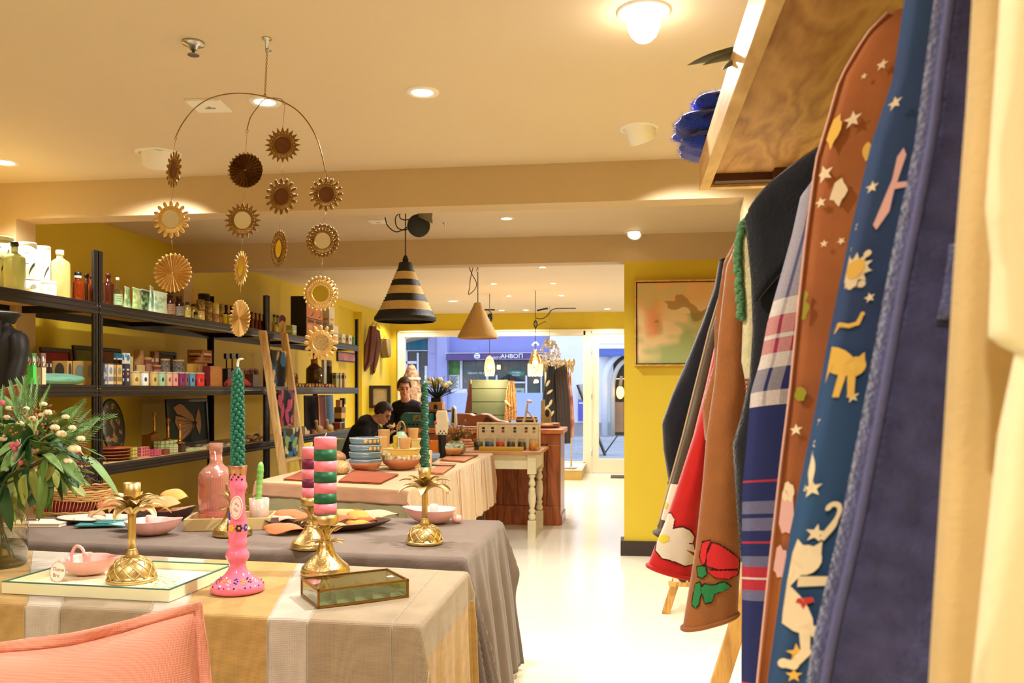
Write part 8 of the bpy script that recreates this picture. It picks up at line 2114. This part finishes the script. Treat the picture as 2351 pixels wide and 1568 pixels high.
drape('dress','red dress with pale floral print at the end of the window rail','dress',[(1297,842),(1302,870),(1305,910),(1306,960),(1308,1004)],[(1303,842),(1310,870),(1315,910),(1319,960),(1318,1004)],Yd+.05,mat('red floral',(172,40,44),.8,col2=(226,190,170),vs=7),.08,5,'dress_body','dresses in the window')
m=MB()
for q in((1258,880,.5),(1262,900,.9),(1264,925,.4),(1256,935,.8),(1267,950,.6)):p=at_y(q[0],q[1],Yd-.262);m.T=Matrix.Translation(p)@Matrix.Rotation(q[2],4,'Y');m.sphere((0,0,0),(.022,.006,.06),8,6)
o=stuff(m.build('leaf_print',mat('leaf beige',(190,172,130),.8),C.objects['dress']));o.location=-V(C.objects['dress'].location)
p=at_y(1262,775,Yd-.5);t=thing('crystal_branch','sparkling crystal star branch hanging from the ceiling in the window','ornament',p);m=MB()
for i in range(150):v=RD.random();s=.05+.26*v*(1-.3*v);m.sphere((RD.uniform(-s,s),RD.uniform(-.08,.08),-.02-.42*v),RD.uniform(.01,.022),6,5)
stuff(m.build('crystal',mat('crystal',(206,190,160),.12,.6),t));MB().cyl((0,0,-.4),(0,0,CEIL-p.z),.003,5).build('wire',chrome,t)
t,cx,zb,k=prism_thing('bark_vase','pale bark textured vase with a round handle hole at the end of the counter','vase',[(1242,985),(1243,924),(1250,922),(1251,945),(1259,942),(1265,950),(1265,985)],CY+.45,.08,mat('pale bark',(190,170,116),.9,var=.3,vs=50,bump=.5),z0=CZ);MB().sphere((4*k,-.04,32*k),(5*k,.01,9*k),12,8).build('handle_hole',darkbrown,t)
for i,(L,Rr,Yq,mt,lab,nm)in enumerate(([[(848,748),(838,790),(831,830),(831,858)],[(864,750),(862,790),(856,830),(840,852)],12.95,mat('burgundy leather',(96,46,38),.45,var=.2),'burgundy leather apron hanging on the yellow wall','apron'],[[(856,752),(850,790),(848,830),(850,866)],[(872,760),(876,790),(868,830),(862,850)],13.3,mat('cognac hide',(112,66,52),.5,var=.2),'cognac leather apron with fold beside the burgundy apron','apron'],[[(876,778),(872,800),(874,818),(877,822)],[(896,778),(898,800),(898,814),(896,820)],13.85,mat('taupe felt',(136,116,84),.9),'taupe felt bag with yellow handle on the yellow wall near the corner','bag'])):t,ce=drape(nm,lab,nm,L,Rr,Yq,mt,.05,3,'panel','leather goods on the wall' if i<2 else None);MB().tube([(0.02,0,L[0][1]and(at_y(*L[0],Yq).z-ce.z)-.02),(.06,.02,(at_y(*L[0],Yq).z-ce.z)+.06),(.12,0,(at_y(*L[0],Yq).z-ce.z)-.02)],.008,6).build('strap',mat('strap yellow',(206,176,80),.7)if i==2 else mat('pale edge'),t)
a,b=at_y(849,937,13.2),at_y(897,885,13.2);t=thing('marble_picture','dark framed marble patterned picture on the yellow wall behind the people','picture',((a.x+b.x)/2,13.2,a.z));w=(b.x-a.x)/2;h=b.z-a.z
MB().box(-w+.05,w-.05,-.01,.01,.05,h-.05).build('picture',mat('marble sheet',(214,190,150),.4,col2=(150,136,116),vs=4),t)
for q in((-w,w,-.03,.03,0,.05),(-w,w,-.03,.03,h-.05,h),(-w,-w+.06,-.03,.03,.05,h-.05),(w-.05,w,-.03,.03,.05,h-.05)):MB().box(*q).build('frame_bar',darkbrown,t)
MB().box(-w,w,0,.03,-a.z,0).build('stand_board',yellow,t)
# two people at the till
skin=mat('skin',(224,164,132),.5,sss=.2);knitb=mat('black sweater',(20,20,22),.9,bump=.2,bs=90)
def person(lab,base,J,hair_m,hd,yaw,pitch):
 """J: joints in metres from the base; one continuous body grown over them"""
 t=thing('person',lab,'person',base);vx=.009
 def limb(m,names,rs):m.tube(smooth_path([J[n]for n in names],4),[lerp(rs[int(i/4)],rs[min(len(rs)-1,int(i/4)+1)],(i%4)/4)for i in range(4*(len(names)-1)+1)],10)
 hm=Matrix.Translation(V(J['head']))@Matrix.Rotation(yaw,4,'Z')@Matrix.Rotation(pitch,4,'X')
 def limbs(m,g,hands):
  limb(m,('pelvis','waist','chest','neck0'),(.15+g,.135+g,.15+g,.06+g))
  limb(m,('shl','chest2','shr'),(.062+g,.12+g,.062+g))
  for s in 'lr':
   limb(m,('sh'+s,'el'+s,'wr'+s),(.058+g,.046+g,.03+g));limb(m,('hip'+s,'kn'+s,'an'+s),(.085+g*.5,.06+g*.5,.045+g*.5))
   if hands:
    w_,d=V(J['wr'+s]),(V(J['wr'+s])-V(J['el'+s])).normalized();sd=d.cross(V((0,0,1))).normalized();m.tube([w_,w_+d*.04,w_+d*.085],[.024,.034,.03],8,flat=.5)
    for k,L in enumerate((.062,.075,.07,.055)):b_=w_+d*.075+sd*(k-1.5)*.017;m.tube([b_,b_+d*L*.5-V((0,0,.004)),b_+d*L*.85-V((0,0,.022))],[.0095,.009,.007],6)
    m.tube([w_+d*.03+sd*.025,w_+d*.06+sd*.05,w_+d*.085+sd*.052],[.011,.01,.008],6);m.tube([V(J['an'+s])+V((0,.04,-.05)),V(J['an'+s])+V((0,-.16,-.06))],[.045,.036],8)
 m=MB();limbs(m,0,True);m.tube([J['neck0'],J['head']],[.058,.05],10);m.T=hm
 m.sphere((0,.012,.03),(.073,.09,.098),18,14);m.sphere((0,-.03,-.045),(.056,.055,.062),14,10);m.sphere((0,-.06,-.085),(.026,.022,.02),10,8);m.tube([(0,-.078,.03),(0,-.096,-.008),(0,-.09,-.018)],[.009,.013,.012],8);m.sphere((0,-.068,.042),(.05,.016,.012),10,6);m.sphere((0,-.082,-.047),(.022,.009,.009),10,6)
 for s in(-1,1):m.sphere((s*.074,.012,-.005),(.01,.018,.03),8,6);m.sphere((s*.036,-.055,-.02),(.024,.022,.022),8,6)
 o=m.build('body',skin,t);q=o.modifiers.new('r','REMESH');q.mode='VOXEL';q.voxel_size=vx;q.use_smooth_shade=True;q=o.modifiers.new('s','SMOOTH');q.iterations=4
 m=MB();limbs(m,.014,False);o=m.build('sweater',knitb,t);q=o.modifiers.new('r','REMESH');q.mode='VOXEL';q.voxel_size=.014;q.use_smooth_shade=True;q=o.modifiers.new('s','SMOOTH');q.iterations=5
 m=MB();m.T=hm
 m.grid(lambda u,v:(lambda a,e,r:(.083*r*cos(e)*cos(a),.012+.104*r*cos(e)*sin(a),.036+.105*r*sin(e)))(2*pi*u,lerp(pi/2,(-.55 if sin(2*pi*u)>-.1 else .55*hd if sin(2*pi*u)<-.55 else-.1),v),1+.05*nz(u*14,v*4)),40,14,cu=True);m.build('hair',hair_m,t,solid=.008)
 for s in(-1,1):
  m=MB();m.T=hm;m.sphere((s*.03,-.073,.012),(.013,.008,.007),10,8);m.build('eye',mat('eye',(36,24,20),.2),t);m=MB();m.T=hm;m.tube([(s*.014,-.083,.033),(s*.032,-.081,.039),(s*.05,-.066,.034)],.0035,5);m.build('eyebrow',mat('brow',(60,40,30),.8),t)
 m=MB();m.T=hm;m.tube([(-.024,-.081,-.046),(0,-.092,-.049),(.024,-.081,-.046)],[.003,.006,.003],6);m.build('mouth',mat('lips',(176,84,76),.5),t);return t
Yw=CY+1.1;hp=at_y(929,893,Yw);B=(hp.x,Yw,0)
J=dict(head=(0,-.02,hp.z),neck0=(0,.06,hp.z-.16),chest=(0,.12,hp.z-.34),chest2=(0,.1,hp.z-.235),waist=(0,.26,hp.z-.56),pelvis=(0,.34,.82),shl=(-.175,.09,hp.z-.235),shr=(.175,.09,hp.z-.235),ell=(-.21,-.02,hp.z-.46),wrl=(-.12,-.2,hp.z-.44),elr=(.24,0,hp.z-.5),wrr=(.16,-.2,hp.z-.42),hipl=(-.09,.34,.8),hipr=(.09,.34,.8),knl=(-.1,.3,.46),knr=(.1,.3,.46),anl=(-.1,.34,.1),anr=(.1,.34,.1))
person('person in black crew neck sweater with short dark hair leaning over the till',B,J,mat('short brown hair',(66,42,30),.6,var=.3,vs=40,bump=.4),1,.35,.2)
Yq=CY+.4;hp=at_y(879,951,Yq);B=(hp.x-.12,Yq,0);z=hp.z
J=dict(head=(.12,0,z),neck0=(.0,0,z-.08),chest=(-.1,0,z-.22),chest2=(-.06,0,z-.13),waist=(-.2,0,z-.42),pelvis=(-.24,0,.52),shl=(-.05,.18,z-.14),shr=(-.05,-.18,z-.14),ell=(.12,.22,z-.3),wrl=(.26,.12,z-.16),elr=(.06,-.22,z-.36),wrr=(.2,-.14,z-.24),hipl=(-.22,.1,.52),hipr=(-.22,-.1,.52),knl=(.16,.12,.5),knr=(.16,-.12,.5),anl=(.14,.12,.1),anr=(.14,-.12,.1))
person('person in a black hooded top bending the head low with a hand at the brow',B,J,mat('dark grey brown hair',(50,38,34),.6,var=.3,vs=40,bump=.4),1,1.35,.55)
t=thing('stool','dark stool under the bending person','stool',(B[0]-.24,Yq,0));MB().lathe([(.001,.33),(.16,.33),(.17,.36),(.16,.375),(.001,.376)],20).build('seat',black,t)
for k in range(4):MB().cyl((.12*cos(k*1.57+.8),.12*sin(k*1.57+.8),.33),(.16*cos(k*1.57+.8),.16*sin(k*1.57+.8),0),.014).build('leg',black,t)
# last pieces in the window and on the far table
p=at_y(944,900,12.6);k=mpp(p)
t=thing('dress_form','dress form wrapped in mottled brown and cream scarf in the window behind the woman','dress form',(p.x,12.6,0));mo=mat('mottled scarf',(226,196,166),.9,col2=(126,78,50),vs=22,bump=.3)
zf=lambda y:EYE+(HY-y)*k
pr=[(zf(1000),22),(zf(930),24),(zf(890),23),(zf(872),19),(zf(868),20),(zf(860),16),(zf(850),12),(zf(840),8),(zf(836),2)]
MB().lathe([(r*k,z)for z,r in pr],28,flute=lambda a,v:1+.05*sin(7*a+9*v)).build('wrapped_scarf',mo,t)
MB().lathe([(21*k,zf(872)),(22.5*k,zf(869)),(21*k,zf(867))],28,cap=False).build('scarf_edge',mat('scarf pale',(240,224,200),.9),t)
MB().cyl((0,0,0),(0,0,zf(1000)),.03).build('post',darkbrown,t);MB().lathe([(.001,0),(.2,0),(.18,.03),(.001,.03)],20).build('foot',darkbrown,t)
p=at_y(1218,985,CY+.4);k=mpp(p);t=thing('antler_branch','bleached forked branch with a pale fluffy flower standing on the counter','branch',(p.x,CY+.4,CZ));q=lambda x,y:V(((x-1218)*k,0,(985-y)*k))
bm_=mat('bleached wood',(226,206,180),.7,var=.15,vs=30)
MB().tube(smooth_path([q(1197,985),q(1204,968),q(1209,945),q(1211,930)],5),[.016]*6+[.012]*6+[.009]*4,8).build('branch',bm_,t);MB().tube(smooth_path([q(1209,948),q(1218,956),q(1226,968),q(1230,985)],5),[.009]*6+[.012]*6+[.015]*4,8).build('branch',bm_,t)
bloom(mat('pale fluff',(226,206,196),.9),q(1215,928),.035,9,'flower',t)
for i in range(6):
 p=at_y(1210,985,CY+.52);o=MB().box(-.11,.11,-.08,.08,0,.018).build('magazine',mat('mag %d'%(i%3),[(60,54,44),(206,196,170),(110,90,66)][i%3],.6),loc=(p.x,CY+.52,CZ+.0185*i),rot=(0,0,.06*((i*3)%4-1.5)));tag(o,['lowest','second','third','fourth','fifth','topmost'][i]+' magazine in the pile behind the bleached branch','magazine','magazines on the counter')
t,cx,zb,k=prism_thing('sail_ornament','tall white ceramic sail with dark blue stripe beside the dried flowers','ornament',[(1034,985),(1038,938),(1042,934),(1047,940),(1050,985)],CY+.12,.07,mat('white glaze',(226,226,214),.25),z0=CZ);MB().prism([(-4*k,10*k),(-2*k,44*k),(2*k,44*k),(2*k,10*k)],-.038,-.035,'y').build('blue_stripe',mat('slate stripe',(40,60,66),.4),t)
for i,(c,lab)in enumerate((((206,196,176),'lower pale book behind the orange tumbler'),((60,50,46),'dark book in the middle of the pile behind the orange tumbler'),((226,222,210),'white book on top of the pile behind the orange tumbler'))):
 p=at_z(990,1022,GZ);t=thing('book',lab,'book',(p.x,p.y+.25,GZ+.0005+.037*i),'books behind the orange tumbler',.1*i);MB().box(-.12,.12,-.08,.08,.003,.033).build('pages',mat('page edges'),t);MB().box(-.123,.123,-.083,.083,.033,.036).build('cover',mat('book %d'%i,c,.5),t);MB().box(-.123,.123,-.083,.083,0,.003).build('cover',mat('book %d'%i),t)
p=at_y(1006,985,CY+.1);o=MB();o.tube([(-.1,0,.012),(.1,.05,.012)],.01,8);o.tube([(-.08,.05,.012),(.12,.0,.03)],.008,8);o=o.build('patina_tools',mat('verdigris',(96,130,116),.5,var=.3,vs=30),loc=(p.x,CY+.1,CZ));stuff(o);tag(o,'loose verdigris metal tools on the counter beside the till','tools')
